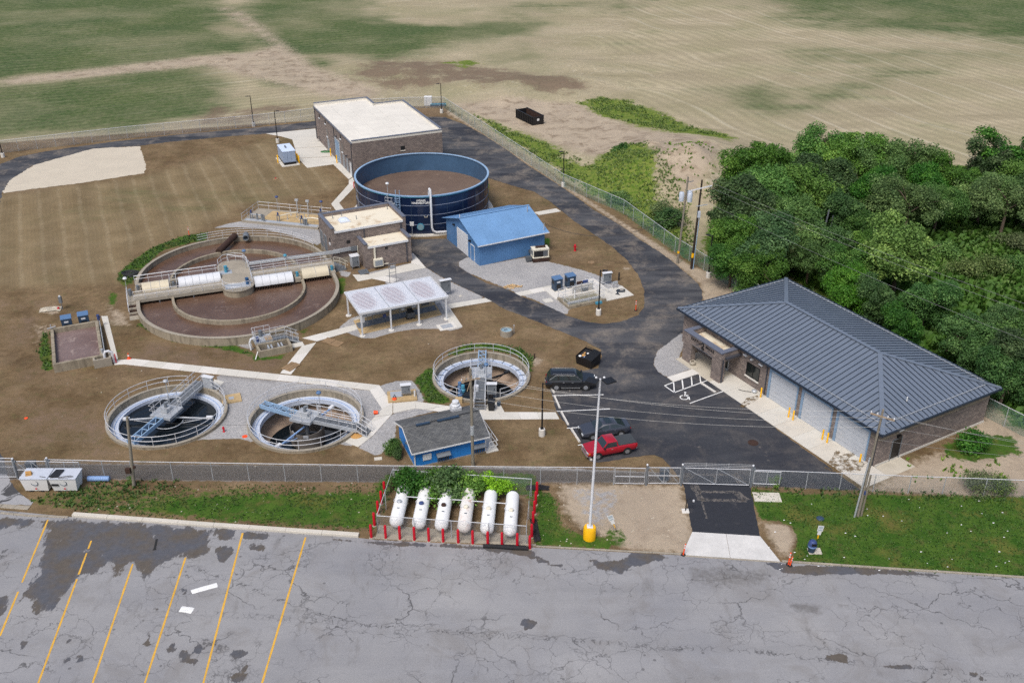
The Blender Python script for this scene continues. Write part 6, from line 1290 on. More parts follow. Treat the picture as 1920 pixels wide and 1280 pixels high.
# --- equipment canopy
def canopy():
    O = (-16.8,97.4,0); a = radians(24.5); t = thing('equipment_canopy', 'open white canopy with corrugated roof panels showing rusty red patches', 'canopy', O, a); H = 2.9; X1, Y1 = 10.35, 5.85
    rr = NT('white corrugated sheet with rust red bloom'); u = rr.tc.outputs['Generated']; gx_, gy_, _ = rr.xyz(u)
    e = rr.math('POWER', rr.math('ABSOLUTE', rr.math('MULTIPLY', rr.math('SUBTRACT', gx_, .40), 2.4)), 2.0); f = rr.math('POWER', rr.math('ABSOLUTE', rr.math('MULTIPLY', rr.math('SUBTRACT', gy_, .5), 2.15)), 3.0)
    mk = rr.rng(rr.math('ADD', rr.math('ADD', e, f), rr.math('MULTIPLY', rr.math('SUBTRACT', rr.noise(1.3,4), .5), .5)), .25, 1.05, 1.0, 0, True)
    fr_ = rr.math('FRACT', rr.math('MULTIPLY', gy_, 17.0)); mk = rr.math('MULTIPLY', mk, rr.rng(fr_, .30, .55, 0, 1)); m_r = rr.done(rr.mix(mk, rgb(206,210,218), rgb(120,74,80)), .45, .4); tl = rr.t.nodes.new('ShaderNodeBsdfTranslucent'); tl.inputs['Color'].default_value = (.8,.8,.8,1); ms = rr.t.nodes.new('ShaderNodeMixShader'); ms.inputs[0].default_value = .16; rr.t.links.new(rr.B.outputs[0], ms.inputs[1]); rr.t.links.new(tl.outputs[0], ms.inputs[2]); rr.t.links.new(ms.outputs[0], rr.t.nodes['Material Output'].inputs['Surface'])
    n = 17
    for k in range(3):
        x0 = -.15+(X1+.15)*k/3+.04; x1 = -.15+(X1+.15)*(k+1)/3-.04; prof = []
        for q in range(n*2+1):
            y = Y1*q/(2*n); prof.append((y, H+(.05 if q % 2 else 0)))
        m = len(prof); MB().add([(x,p[0],p[1]+d) for d in (0,-.012) for x in (x0,x1) for p in prof], [(q,q+1,m+q+1,m+q) for q in range(m-1)]+[(2*m+q+1,2*m+q,3*m+q,3*m+q+1) for q in range(m-1)]).obj('roof_panel', m_r, t, fix=False)
    fb = MB(); fb.box(-.22,X1+.07,-.1,-.005,H-.18,H+.07).box(-.22,X1+.07,Y1+.005,Y1+.1,H-.18,H+.07).box(-.22,-.155,0,Y1,H-.18,H+.07).box(X1+.005,X1+.07,0,Y1,H-.18,H+.07).obj('fascia', M['whitemetal'], t)
    for k in (1,2): MB().box(-.15+(X1+.15)*k/3-.03,-.15+(X1+.15)*k/3+.03,0,Y1,H-.1,H+.07).obj('cross_beam', M['galv'], t)
    for x, y in ((0,0),(3.4,0),(6.75,0),(10.1,0),(0,5.6),(3.4,5.6),(6.75,5.6),(10.1,5.6)):
        p = MB().box(x-.08,x+.08,y-.08,y+.08,.06,H-.18).obj('post', M['whitemetal'], t); MB().lathe((x,y,0), [(.34,0),(.33,.1),(.01,.11)], 16).obj('footing', M['concrete_b'], p)
    for x in (2.0,5.3,8.7): MB().lathe((x,.5,H-.42), [(.02,.2),(.36,.14),(.38,.05),(.28,-.04),(.02,-.06)], 14).obj('canopy_light', M['galv'], t, smooth=True)
    for x in range(4): MB().box(.0+x*3.3,.12+x*3.3,.1,5.5,H-.3,H-.19).obj('rafter', M['whitemetal'], t)
    fr = frame(O, a)
    def frame_stand(x, y, w, h, label, panel=None, m='galv_dark'):
        s = thing('equipment_stand', label, 'stand', fr(x,y,.04), a)
        for q in (-w/2,w/2): MB().cyl((q,0,0),(q,0,h),.04).obj('leg', M[m], s)
        for z in (h,h*.55): MB().cyl((-w/2,0,z),(w/2,0,z),.035).obj('bar', M[m], s)
        if panel: MB().cbox((panel[0],-.1,panel[1]),(panel[2],.16,panel[3])).obj('box', M[panel[4]], s)
        return s
    frame_stand(.9,1.9,.6,1.5,'pipe stand with leaning white panel at left end under the canopy',(-.3,1.1,.5,.7,'whitemetal')); frame_stand(3.0,2.2,2.2,1.2,'wide pipe stand carrying a small blue box under the canopy',(.3,.9,.4,.4,'plasticblue'))
    frame_stand(5.6,2.4,.7,1.7,'tall narrow pipe stand behind the middle canopy posts',(0,1.2,.35,.35,'galv')); frame_stand(7.1,3.4,.7,1.6,'pipe stand with tilted white plate right of centre under the canopy',(.2,.9,.6,.6,'whitemetal')); frame_stand(8.6,3.0,.95,2.0,'dark olive panel on frame under the right canopy bay',(0,1.3,.9,1.0,'louver')); frame_stand(9.5,2.8,.5,1.9,'slim frame next to the dark olive panel')
    u = thing('sampler_unit', 'dark grey wheeled sampler unit standing on the canopy slab', 'machine', fr(6.4,2.1,.04), a); MB().box(-.45,.45,-.35,.35,.1,.75).obj('body', M['louver'], u); MB().add([(-.42,-.32,.75),(.42,-.32,.75),(.3,.3,1.1),(-.3,.3,1.1)],[(0,1,2,3)]).obj('cover', M['blackplastic'], u); MB().box(-.5,.5,-.4,.4,.02,.1).obj('base', M['blackplastic'], u)
    panel_stand(fr(12.3,6.0), a, 'large grey electrical panel with white hood right of the canopy', 1.35, 1.5, .6)
    s = thing('pad', 'low round concrete pad with old planter right of the canopy', 'pad', fr(12.1,5.2), a) if False else None
    frame_stand(7.6,12.0,.85,2.6,'tall ladder like steel frame behind the canopy',(0,2.2,.6,.4,'galv'))
    def hatch(c, sx, sy, label, rz=a): 
        h = thing('floor_hatch', label, 'hatch', c, rz); MB().box(-sx,sx,-sy,sy,0,.07).obj('frame', M['concrete_b'], h); MB().box(-sx*.62,sx*.62,-sy*.62,sy*.62,.071,.10).obj('lid', M['galv'], h)
    hatch(fr(9.45,-1.75), 1.05, .75, 'steel lidded hatch in pale frame at the front right canopy corner'); hatch(fr(9.9,11.2), .95, .75, 'steel lidded hatch in pale frame behind the canopy')
canopy()
# ------------------------------------------------------------------ vehicles
def loft(stations, k=.9):
    """body from cross sections (x, z bottom, z top, half width)"""
    mb = MB(); n = 10; vs = []
    for x, zb, zt, w in stations:
        s = min(.12, (zt-zb)*.3)
        half = [(w*k, zb), (w, zb+s), (w*1.0, (zb+zt)/2+.05), (w*.985, zt-s), (w*.90, zt)]
        vs += [(x, y, z) for y, z in half] + [(x, -y, z) for y, z in half[::-1]]
    fs = []
    for i in range(len(stations)-1):
        for q in range(n): fs.append((i*n+q, i*n+(q+1) % n, (i+1)*n+(q+1) % n, (i+1)*n+q))
    fs += [tuple(range(n-1,-1,-1)), tuple(range((len(stations)-1)*n, len(stations)*n))]
    return mb.add(vs, fs)
def quad_on(a, b, c, d, inset=.08, off=.012):
    """pane set into the quad a b c d and standing slightly proud of it"""
    a, b, c, d = map(Vector, (a,b,c,d)); ce = (a+b+c+d)/4; n = (b-a).cross(d-a).normalized()
    pts = [p + (ce-p).normalized()*inset for p in (a,b,c,d)]
    return [p+n*off for p in pts]+[p-n*.01 for p in pts]
PF = [(0,1,2,3),(7,6,5,4),(0,4,5,1),(1,5,6,2),(2,6,7,3),(3,7,4,0)]
def vehicle(loc, head, label, paint, body, cab, wheels, wr, kind):
    t = thing('parked_car' if kind != 'pickup' else 'pickup_truck', label, 'car' if kind != 'pickup' else 'truck', loc, head)
    loft(body).obj('body', paint, t, smooth=True)
    # cab: base and roof rings (x front base, x front roof, x rear roof, x rear base, z belt, z roof, half width belt, half width roof)
    xb0, xr0, xr1, xb1, zb, zr, wb, wt = cab
    P = lambda x, y, z: Vector((x,y,z)); zm = zr-.07
    ring0 = [P(xb0,wb,zb),P(xb1,wb,zb),P(xb1,-wb,zb),P(xb0,-wb,zb)]; ring1 = [P(xr0+.08,wt+.03,zm),P(xr1-.06,wt+.03,zm),P(xr1-.06,-wt-.03,zm),P(xr0+.08,-wt-.03,zm)]; ring2 = [P(xr0-.12,wt-.08,zr),P(xr1+.12,wt-.08,zr),P(xr1+.12,-wt+.08,zr),P(xr0-.12,-wt+.08,zr)]
    mb = MB(); mb.add(ring0+ring1+ring2, [(i,(i+1)%4,4+(i+1)%4,4+i) for i in range(4)]+[(4+i,4+(i+1)%4,8+(i+1)%4,8+i) for i in range(4)]+[(8,9,10,11)]); mb.obj('roof', paint, t, smooth=True)
    MB().add(quad_on(ring0[3],ring0[0],ring1[0],ring1[3],.09), PF).obj('windshield', M['glass'], t); MB().add(quad_on(ring0[1],ring0[2],ring1[2],ring1[1],.09), PF).obj('rear_window', M['glass'], t)
    for sgn in (1,-1):
        a, b, c, d = (ring0[0],ring0[1],ring1[1],ring1[0]) if sgn > 0 else (ring0[3],ring0[2],ring1[2],ring1[3])
        cuts = [0,1] if kind == 'pickup' else ([0,.46,1] if kind == 'sedan' else [0,.36,.70,1])
        for q0, q1 in zip(cuts[:-1], cuts[1:]):
            w = [a.lerp(b,q0+.012),a.lerp(b,q1-.012),d.lerp(c,q1-.012),d.lerp(c,q0+.012)]; w = w if sgn < 0 else w[::-1]
            MB().add(quad_on(*w, .075), PF).obj('side_window', M['glass'], t)
        MB().cbox((xb0-.12, sgn*(wb+.14), zb+.1), (.14,.2,.14)).obj('mirror', paint if kind != 'pickup' else M['blackplastic'], t)
    hw = body[len(body)//2][3]; fx = body[0][0]; rx = body[-1][0]
    for x in wheels:
        for sgn in (1,-1):
            ar = MB().cyl((x,sgn*(hw-.06),wr+.02),(x,sgn*(hw+.008),wr+.02),wr+.07,n=18).obj('wheel_arch', M['blackplastic'], t)
            w = MB().cyl((x,sgn*(hw-.2),wr),(x,sgn*(hw+.025),wr),wr,n=20).obj('wheel', M['rubber'], t, smooth=True); MB().cyl((x,sgn*(hw+.0),wr),(x,sgn*(hw+.035),wr),wr*.62,n=14).obj('rim', M['rim'], w)
    zf = body[1][2]
    for sgn in (1,-1):
        MB().cbox((fx-.06,sgn*(body[1][3]-.22),zf-.16),(.16,.34,.15)).obj('headlight', M['headlamp'], t); MB().cbox((rx+.05,sgn*(body[-2][3]-.12),body[-2][2]-.2),(.14,.2,.3 if kind != 'sedan' else .14)).obj('taillight', M['taillamp'], t)
    MB().cbox((fx-.02,0,zf-.18),(.1,.8,.16)).obj('grille', M['blackplastic'] if kind != 'pickup' else M['chrome'], t); MB().cbox((fx+.02,0,.42),(.14,body[1][3]*1.7,.16)).obj('front_bumper', M['chrome'] if kind == 'pickup' else M['blackplastic'], t); MB().cbox((rx-.02,0,.48),(.12,body[-2][3]*1.7,.16)).obj('rear_bumper', M['chrome'] if kind == 'pickup' else paint, t)
    MB().cbox((rx-.085,0,.62),(.02,.32,.14)).obj('number_plate', M['white'], t)
    for sgn in (1,-1):
        for x in ([.1] if kind == 'pickup' else [.15,-.75]): MB().cbox((x,sgn*(hw+.012),zb-.14),(.2,.025,.05)).obj('door_handle', M['chrome'], t)
    return t, ring1
suv, rr_ = vehicle((6.0,86.55,.012), radians(0), 'black sport utility car with silver roof rails parked nearest the black dumpster', M['carblack'],
  [(2.5,.5,.80,.72),(2.42,.36,.98,.84),(1.9,.3,1.08,.94),(1.0,.3,1.12,.97),(0,.28,1.13,.97),(-1.4,.3,1.13,.97),(-2.2,.34,1.1,.95),(-2.46,.45,1.0,.88),(-2.52,.55,.9,.82)], (1.25,.45,-2.0,-2.38,1.1,1.76,.88,.68), (1.5,-1.48), .38, 'suv')
for s in (1,-1):
    MB().tube([(.35,s*.63,1.72),(.2,s*.63,1.80),(-1.7,s*.63,1.80),(-1.9,s*.63,1.72)], .018, 5).obj('roof_rail', M['rim'], suv); MB().box(-1.0,.95,s*.985-.02,s*.985+.02,.30,.37).obj('side_step', M['chrome'], suv)
    MB().tube([(1.05,s*.885,1.13),(.42,s*.735,1.67),(-1.5,s*.735,1.68),(-2.2,s*.86,1.2)], .011, 4).obj('window_trim', M['rim'], suv)
sed, _ = vehicle((8.75,77.85,.012), radians(193), 'dark grey sedan parked in the stall beside the red pickup', M['cargrey'],
  [(2.38,.45,.62,.70),(2.28,.32,.76,.82),(1.6,.24,.90,.90),(.9,.22,.95,.92),(0,.22,.97,.92),(-1.3,.24,.99,.92),(-2.0,.30,1.0,.88),(-2.3,.42,.95,.80),(-2.36,.5,.88,.74)], (1.15,.25,-.95,-1.95,.94,1.42,.82,.60), (1.42,-1.36), .33, 'sedan')
MB().box(-.55,.05,-.5,.5,1.421,1.435).obj('sunroof', M['glass'], sed)
trk, _ = vehicle((8.95,74.75,.012), radians(197.5), 'red pickup truck with black bed cover behind the tall white pole', M['carred'],
  [(2.42,.5,.80,.68),(2.34,.40,.92,.80),(1.4,.36,1.02,.86),(.8,.34,1.06,.87),(-.4,.34,1.07,.87),(-1.4,.36,1.06,.87),(-2.25,.40,1.05,.86),(-2.4,.5,1.02,.82)], (.98,.42,-.40,-.52,1.04,1.62,.80,.66), (1.45,-1.42), .35, 'pickup')
MB().box(-2.36,-.62,-.76,.76,1.07,1.12).obj('bed_cover', M['tonneau'], trk)
for s in (1,-1): MB().cbox((2.26,s*.80,.74),(.16,.1,.12)).obj('turn_signal', M['amber'], trk)
# wheel stops
for k,(p,q,lab) in enumerate((((276,500),(305,548),'white wheel stop behind the black sport utility car'),((303,572),(360,700),'white wheel stop of the first empty stall'),((370,728),(440,858),'white wheel stop of the second empty stall'),((462,885),(550,1022),'white wheel stop in front of the dark grey sedan'),((590,1080),(662,1195),'white wheel stop in front of the red pickup'))):
    a, b = G(*W3(*p)), G(*W3(*q)); s = thing('wheel_stop', lab, 'wheel stop', (a+b)/2+Vector((0,0,.012)), atan2(b.y-a.y,b.x-a.x), 'wheel stops along the parking stalls'); L = min((b-a).length, 2.4); MB().xprism([(-.1,0),(.1,0),(.06,.14),(-.06,.14)], -L/2, L/2).obj('block', M['concrete_b'], s)
# stop at the marked stall
a, b = G(*HZ(460,1072)), G(*HZ(600,1162)); s = thing('wheel_stop', 'white wheel stop at the head of the wheelchair stall', 'wheel stop', (a+b)/2+Vector((0,0,.012)), atan2(b.y-a.y,b.x-a.x), 'wheel stops along the parking stalls'); MB().xprism([(-.1,0),(.1,0),(.06,.14),(-.06,.14)], -1.1, 1.1).obj('block', M['concrete_b'], s)

# ------------------------------------------------------------------ containers, generators, bins
def rolloff():
    a, b = G(967,222), G(1002,240); an = atan2(b.y-a.y,b.x-a.x); t = thing('roll_off_container', 'long open dark steel roll off container rusty inside beyond the fence', 'container', a, an); L, Wd, H = 6.6, 2.4, 1.75
    for x0,x1,y0,y1 in ((0,L,0,.1),(0,L,Wd-.1,Wd),(0,.1,.1,Wd-.1),(L-.1,L,.1,Wd-.1)): MB().box(x0,x1,y0,y1,.2,H).obj('side', M['black'], t)
    MB().box(.1,L-.1,.1,Wd-.1,.2,.32).obj('floor', M['rustdark'], t); MB().box(.101,L-.101,.101,.13,.33,H-.05).box(.101,L-.101,Wd-.13,Wd-.101,.33,H-.05).obj('lining', M['rustdark'], t)
    for k in range(10):
        for y in (-.06, Wd+.06): MB().box(.2+k*.68,.32+k*.68,y-.06,y+.06,.2,H-.02).obj('rib', M['black'], t)
    MB().box(-.05,L+.05,-.08,.1,H,H+.1).box(-.05,L+.05,Wd-.1,Wd+.08,H,H+.1).obj('top_rail', M['black'], t)
    for x in (.5,L-.5):
        for y in (.4,Wd-.4): MB().cyl((x,y-.1,.12),(x,y+.1,.12),.12,n=10).obj('roller', M['rustdark'], t)
    MB().cbox((L+.02,Wd*.5,1.2),(.05,.45,.4)).obj('plate', M['white'], t)
    r = random.Random(4)
    for k in range(6): 
        q = thing('debris', 'scrap lying inside the long dark roll off container', 'debris', t.location+Vector((cos(an)*(1+k*.8)-sin(an)*1.2, sin(an)*(1+k*.8)+cos(an)*1.2, .32)), r.uniform(0,3), 'scrap in the container'); MB().cbox((0,0,.12),(r.uniform(.3,.8),r.uniform(.2,.4),.24)).add([(0,0,.24),(.3,0,.24),(.15,.2,.5)],[(0,1,2)]).obj('scrap', M['stainwood' if k % 2 else 'galv_dark'], q)
rolloff()
def dumpster():
    a, b = G(*W3(515,265)), G(*W3(652,320)); an = atan2(b.y-a.y,b.x-a.x); t = thing('dumpster', 'black rubbish dumpster with one lid open beside the parking area', 'dumpster', a, an); L, Wd, H = 1.95, 1.6, 1.15
    MB().add([(0,0,.1),(L,0,.1),(L,Wd,.1),(0,Wd,.1),(-.05,-.12,H-.1),(L+.05,-.12,H-.1),(L+.05,Wd+.05,H+.2),(-.05,Wd+.05,H+.2)],[(3,2,1,0),(0,1,5,4),(1,2,6,5),(2,3,7,6),(3,0,4,7)]).obj('body', M['black'], t)
    MB().add([(.0,-.05,H-.25),(L,-.05,H-.25),(L,Wd,H),(0,Wd,H)],[(0,1,2,3)]).obj('filling', M['fabricblack'], t)
    ld = MB().add([(L*.52,-.15,H-.08),(L+.08,-.15,H-.08),(L+.08,Wd+.08,H+.24),(L*.52,Wd+.08,H+.24),(L*.52,-.15,H-.02),(L+.08,-.15,H-.02),(L+.08,Wd+.08,H+.30),(L*.52,Wd+.08,H+.30)],PF).obj('lid', M['blackplastic'], t)
    for k in range(5): MB().beam((L*.56+k*.2,-.12,H+.0),(L*.56+k*.2,Wd,H+.31),.07,.04).obj('rib', M['black'], ld)
    l2 = MB().add([(-.05,Wd+.1,H+.25),(L*.5,Wd+.1,H+.25),(L*.5,Wd+.9,H-.3),(-.05,Wd+.9,H-.3),(-.05,Wd+.1,H+.31),(L*.5,Wd+.1,H+.31),(L*.5,Wd+.95,H-.25),(-.05,Wd+.95,H-.25)],PF).obj('lid', M['blackplastic'], t)
    for x in (-.12, L+.06): MB().box(x,x+.07,.3,1.2,.6,.8).obj('lift_pocket', M['black'], t)
    for i,(x,y,m,s) in enumerate(((.25,.3,'litter',.22),(.5,.6,'rubble',.25),(.8,.4,'paleblue',.2),(.35,1.0,'rubble',.2),(.7,1.1,'litter',.2))):
        q = thing('rubbish_bag', ('white bag','brown carton','pale blue bag','second brown carton','second white bag')[i]+' of rubbish inside the black dumpster', 'rubbish', frame(t.location,an)(x,y,H-.5+.15*y), i); MB().ball((0,0,s*.7), s, 8, 5, .8).obj('bag', M[m], q, smooth=True)
dumpster()
def big_generator():
    a = radians(24); t = thing('standby_generator', 'large pale grey blue enclosed generator beside the large masonry building', 'generator', (-37.85,157.4,0), a); L, Wd = 4.3, 2.05
    MB().box(-.45,Wd+.45,-.5,L+.4,0,.12).obj('pad', M['concrete'], t); MB().box(.05,Wd-.05,.05,L-.05,.12,.55).obj('fuel_base', M['black'], t); MB().box(0,Wd,0,L,.55,2.35).obj('body', M['genblue'], t); MB().box(-.05,Wd+.05,-.05,L+.05,2.35,2.45).obj('roof', M['gentop'], t)
    for k in range(3): MB().box(.08+k*.64,.66+k*.64,-.03,-.002,.65,2.25).obj('door', M['genblue'], t)
    for k in range(4): MB().box(-.03,-.002,.15+k*1.04,1.1+k*1.04,.65,2.25).obj('door', M['genblue'], t)
    for y in (1.9,2.4): MB().cyl((.9,y,2.45),(.9,y,2.75),.12,n=10).obj('exhaust', M['galv_dark'], t)
    fr = frame((-37.85,157.4), a)
    for x, y, l in ((-.6,2.0,'yellow bollard left of the pale blue generator'),(2.6,.4,'yellow bollard at the front right corner of the pale blue generator'),(2.6,1.5,'yellow bollard at the right side of the pale blue generator'),(2.6,2.6,'yellow bollard right of the pale blue generator, farthest back')): ybollard(fr(x,y), l, 'yellow bollards at the generator', 1.4, .11)
    ybollard(G(620.5,293), 'yellow bollard at the left jamb of the large building overhead door', 'yellow bollards at the overhead door', 1.4, .1); ybollard(G(632,306), 'yellow bollard at the near jamb of the large building overhead door', 'yellow bollards at the overhead door', 1.4, .1)
big_generator()
def small_generator():
    a = radians(14); c = G(1014,491); t = thing('diesel_generator', 'cream generator with black sides on a dark tank beside the sky blue building', 'generator', c, a); w, d = 2.15, 1.1
    MB().box(-w/2,w/2,-.1,d,.05,.6).obj('fuel_tank', M['rustdark'], t); MB().box(-w/2-.02,w/2+.02,-.12,d+.02,.6,.72).obj('skid', M['cream'], t)
    MB().box(-w/2,-w/2+.12,-.05,d-.05,.72,1.75).box(w/2-.12,w/2,-.05,d-.05,.72,1.75).box(-w/2+.12,w/2-.12,-.05,d-.05,1.6,1.75).obj('frame', M['cream'], t); MB().box(-w/2-.04,w/2+.04,-.1,d+.02,1.75,1.83).obj('roof', M['cream'], t)
    MB().box(-w/2+.13,.3,.0,d-.1,.73,1.59).obj('engine_panel', M['black'], t); MB().box(.31,w/2-.13,.0,d-.1,.73,1.59).obj('radiator', M['louver'], t); MB().cyl((-.6,.5,1.95),(.7,.5,1.95),.16,n=10).obj('silencer', M['rustdark'], t, smooth=True); MB().box(-w/2-.015,-w/2-.001,.15,.8,1.0,1.5).obj('vent', M['louver'], t)
    MB().box(-1.9,-1.15,.2,.7,.2,.75).obj('duct', M['louver'], t)
small_generator()
def totebin(cx, label, extra):
    c = G(cx, 922.5); t = thing('tote_bin', label, 'container', c, radians(0)); w0, w1, H, d = 1.0, 1.17, 1.42, 1.35
    MB().add([(-w0,.1,.1),(w0,.1,.1),(w0,d-.1,.1),(-w0,d-.1,.1),(-w1,-.08,H),(w1,-.08,H),(w1,d+.08,H),(-w1,d+.08,H)],[(3,2,1,0),(4,5,6,7),(0,1,5,4),(1,2,6,5),(2,3,7,6),(3,0,4,7)]).obj('body', M['white'], t)
    MB().box(-w1-.03,w1+.03,-.12,d+.12,H,H+.09).obj('lid', M['binlid'], t)
    for x in (-.5,.45): MB().box(x-.14,x+.14,.05,.3,.0,.12).obj('foot', M['blackplastic'], t)
    MB().tube([(.0+.3*sin(q)*1.0, -.02-.02*sin(q), .1+1.15-.42*(1-cos(q))*.62) for q in np.linspace(0.0,2*pi,16)], .03, 5).obj('handle_loop', M['bluebox'], t); MB().cbox((.05,-.06,.42),(.14,.05,.1)).obj('tag', M['red'], t)
    if extra:
        MB().add([(-w1,.1,H+.1),(-.35,.1,H+.1),(-.2,d*.8,H+.16),(-.9,d*.8,H+.16),(-w1,.1,H+.16),(-.35,.1,H+.16),(-.2,d*.8,H+.24),(-.9,d*.8,H+.24)],PF).obj('cover_sheet', M['blackplastic'], t); MB().tube([(-1.0,-.0,H+.12),(-.2,.1,H+.12),(.6,.3,H+.13),(.9,.2,H+.13),(.5,.05,H+.12),(-.3,-.05,H+.11)], .03, 5).obj('hose', M['blackplastic'], t); MB().box(-w1+.15,-w1+.75,-.07,-.04,.72,.92).obj('lettering_plate', M['blackplastic'], t)
    else:
        MB().tube([(.5,.2,H+.12),(1.0,.1,H+.12),(1.2,-.05,.9),(1.35,.1,.6)], .03, 5).obj('hose', M['blackplastic'], t)
    return t
totebin(69.5, 'white tote bin with a cardboard box on top, by the left gate', False); totebin(123, 'white tote bin with a black sheet on its lid near the gate', True)
q = thing('cardboard_box', 'crumpled brown cardboard box lying on the left white tote bin', 'box', G(55.5,895,1.2)-Vector((0,0,.0)), .3); q.location.z = 1.52; MB().add([(-.25,-.2,0),(.25,-.2,0),(.28,.2,0),(-.22,.2,0),(-.2,-.18,.26),(.24,-.15,.2),(.2,.2,.24),(-.26,.16,.3)],PF).obj('carton', M['rubble'], q)
q = thing('drain_pipe', 'short pale blue corrugated pipe lying on the gravel near the tote bins', 'pipe', G(186,901), 0); MB().cyl((-.95,0,.24),(.95,0,.24),.23,n=14).obj('pipe', M['paleblue'], q, smooth=True)
for k in range(12): MB().lathe((0,0,0), [(.235,-.03),(.255,-.015),(.255,.015),(.235,.03)], 14).obj('ring', M['paleblue'], q)
for k, c in enumerate([c for c in q.children if c.name.startswith('ring')]): c.rotation_euler = (0,pi/2,0); c.location = (-.85+k*.155,0,.24)

# ------------------------------------------------------------------ gas tanks, cage and red posts
proto = None; tank_words = ['leftmost of the six white gas tanks, beside the left cage fence','white gas tank second from the left in the cage','white gas tank third from left with leaves hanging over its far end','white gas tank with rust streaks on its far half, fourth from left','white gas tank fifth from left below the lime green bush','rightmost of the six white gas tanks, beside the right cage fence']
for k in range(6):
    f = k/5; base = Vector((-9.35+9.3*f, 65.75-1.15*f, 0))
    t = thing('gas_tank', tank_words[k], 'gas tank', base, radians(87.0), 'white gas tanks in the cage'); r, L = .56, 5.25; n = 18
    prof = [(r*sin(q), -L/2+r*(1-cos(q))*.8) for q in np.linspace(.02,pi/2,7)]; prof += [(p, -z) for p, z in prof[::-1]]
    vs = []; 
    for rr, x in prof:
        for i in range(n): vs.append((x, rr*cos(2*pi*i/n), .95+rr*sin(2*pi*i/n)))
    fs = [(a*n+i,a*n+(i+1)%n,(a+1)*n+(i+1)%n,(a+1)*n+i) for a in range(len(prof)-1) for i in range(n)]
    tm = M['tankwhite'] if k != 3 else M.setdefault('white_rusty', (lambda n_: n_.done(n_.mix(n_.math('MULTIPLY', n_.rng(n_.noise(1.6,6,.7), .5,.66,0,1,True), .6), rgb(226,222,216), rgb(176,122,92)), .55, .3))(NT('rust streaked white paint')))
    sh = MB().add(vs, fs).obj('shell', tm, t, smooth='all')
    for x in (-1.25, 1.25):
        sd = MB().cbox((x,0,.28),(.22,.9,.5)).obj('saddle', M['concrete'], t)
    dome = MB().lathe((-.35,0,1.47), [(.2,0),(.2,.16),(.15,.2),(.01,.21)], 14).obj('valve_dome', M[('galv','plasticblue','rustdark','cream','cream','cream')[k]], t, smooth=True)
    MB().tube([(-.35,.2,1.52),(-.1,.5,1.35),(.35,.6,1.15),(.5,.3,1.45),(.2,.1,1.55)], .018, 4).obj('fill_hose', M['whitemetal'], dome)
    MB().cbox((-1.15,-.03,1.505),(.12,.22,.02)).obj('label_plate', M['galv_dark'], t)
pp = thing('gas_pipe', 'thin white gas pipe running across all six white tanks', 'pipe', (0,0,0)); MB().tube([(-8.9,66.3,1.36),(-4.5,65.85,1.36),(.1,65.3,1.36)], .04, 6).obj('pipe', M['whitemetal'], pp)
pad = MB().prism([(-11.1,62.75),(1.25,61.5),(1.35,62.9),(-11.0,64.2)], -.03, .045).obj('cage_slab', M['oldconcrete'], None); structure(pad)
def wiremesh(segs, h, z0=.04, sp=.0707, w=.004, name='wire_mesh', m=None, parent=None):
    """chain link: real wires crossing on both diagonals"""
    vs = []; fs = []
    for a, b in segs:
        a = Vector((a[0],a[1],0)); b = Vector((b[0],b[1],0)); L = (b-a).length; d = (b-a)/L; n = int((L+h)/sp)
        for s in (1,-1):
            for i in range(n):
                x0 = -h+i*sp; xa, za = x0, 0.0; xb, zb_ = x0+h, h
                if xa < 0: za = -xa; xa = 0
                if xb > L: zb_ = h-(xb-L); xb = L
                if xb-xa < .02: continue
                if s < 0: za, zb_ = h-za, h-zb_
                p = a+d*xa; q = a+d*xb; k = len(vs); hw = w*.707
                vs += [(p.x,p.y,z0+za-hw),(p.x,p.y,z0+za+hw),(q.x,q.y,z0+zb_+hw),(q.x,q.y,z0+zb_-hw)]; fs.append((k,k+1,k+2,k+3))
    mb = MB(); mb.v = vs; mb.f = fs; return mb
def fence(label, pts, h, m='fencewire', step=3.0, r=.032, mid=False, rail=True, post_m='galv', group=None, name='chain_link_fence', pr=.045, w=.0042):
    P = [Vector(p) for p in pts]; t = thing(name, label, 'fence', P[0], 0, group); o = P[0]
    segs = [((a-o),(b-o)) for a, b in zip(P[:-1],P[1:])]
    stuff(wiremesh(segs, h-.05, w=w).obj('wire_mesh', M[m], t, fix=False))
    if rail: MB().tube([p-o+Vector((0,0,h)) for p in P], r, 6).obj('top_rail', M['rail'], t)
    if mid: MB().tube([p-o+Vector((0,0,h*.5)) for p in P], r*.8, 6).obj('mid_rail', M['rail'], t)
    pm = post_mesh(h+.03, pr*.8, M[post_m], 6)
    for a, b in segs:
        k = max(1, round((b-a).length/step))
        for i in range(k): inst(pm, 'post', t, a.lerp(b, i/k))
    inst(pm, 'post', t, segs[-1][1]); return t
cage = [(-10.95,63.15),(1.15,61.85),(1.65,68.1),(-10.35,69.45)]
fence('galvanised chain link cage round the six white gas tanks', [Vector((x,y,0)) for x,y in cage+cage[:1]], 1.85, step=3.0, pr=.05)
rb = MB().lathe((0,0,0), [(.115,0),(.115,1.28),(.085,1.36),(.01,1.39)], 12).mesh('post', M['red'], smooth=True); rbc = MB().lathe((0,0,0), [(.2,.0),(.17,.05),(.116,.055)], 12).mesh('footing', M['oldconcrete'])
def redpost(p, label):
    t = thing('bollard', label, 'bollard', p, 0, 'red bollards round the gas tank cage'); inst(rb, 'post', t); inst(rbc, 'footing', t)
P6 = lambda x, y: (660+x/4.8, 840+y/4.8)
ordn = ['first','second','third','fourth','fifth','sixth','seventh','eighth','ninth','tenth','eleventh']
for k, x in enumerate((175,305,432,563,692,822,957,1087,1222,1350,1487)):
    y = 805+(885-805)*(x-175)/(1487-175); redpost(G(*P6(x,y)), 'red bollard, %s from left in the row along the car park edge' % ordn[k])
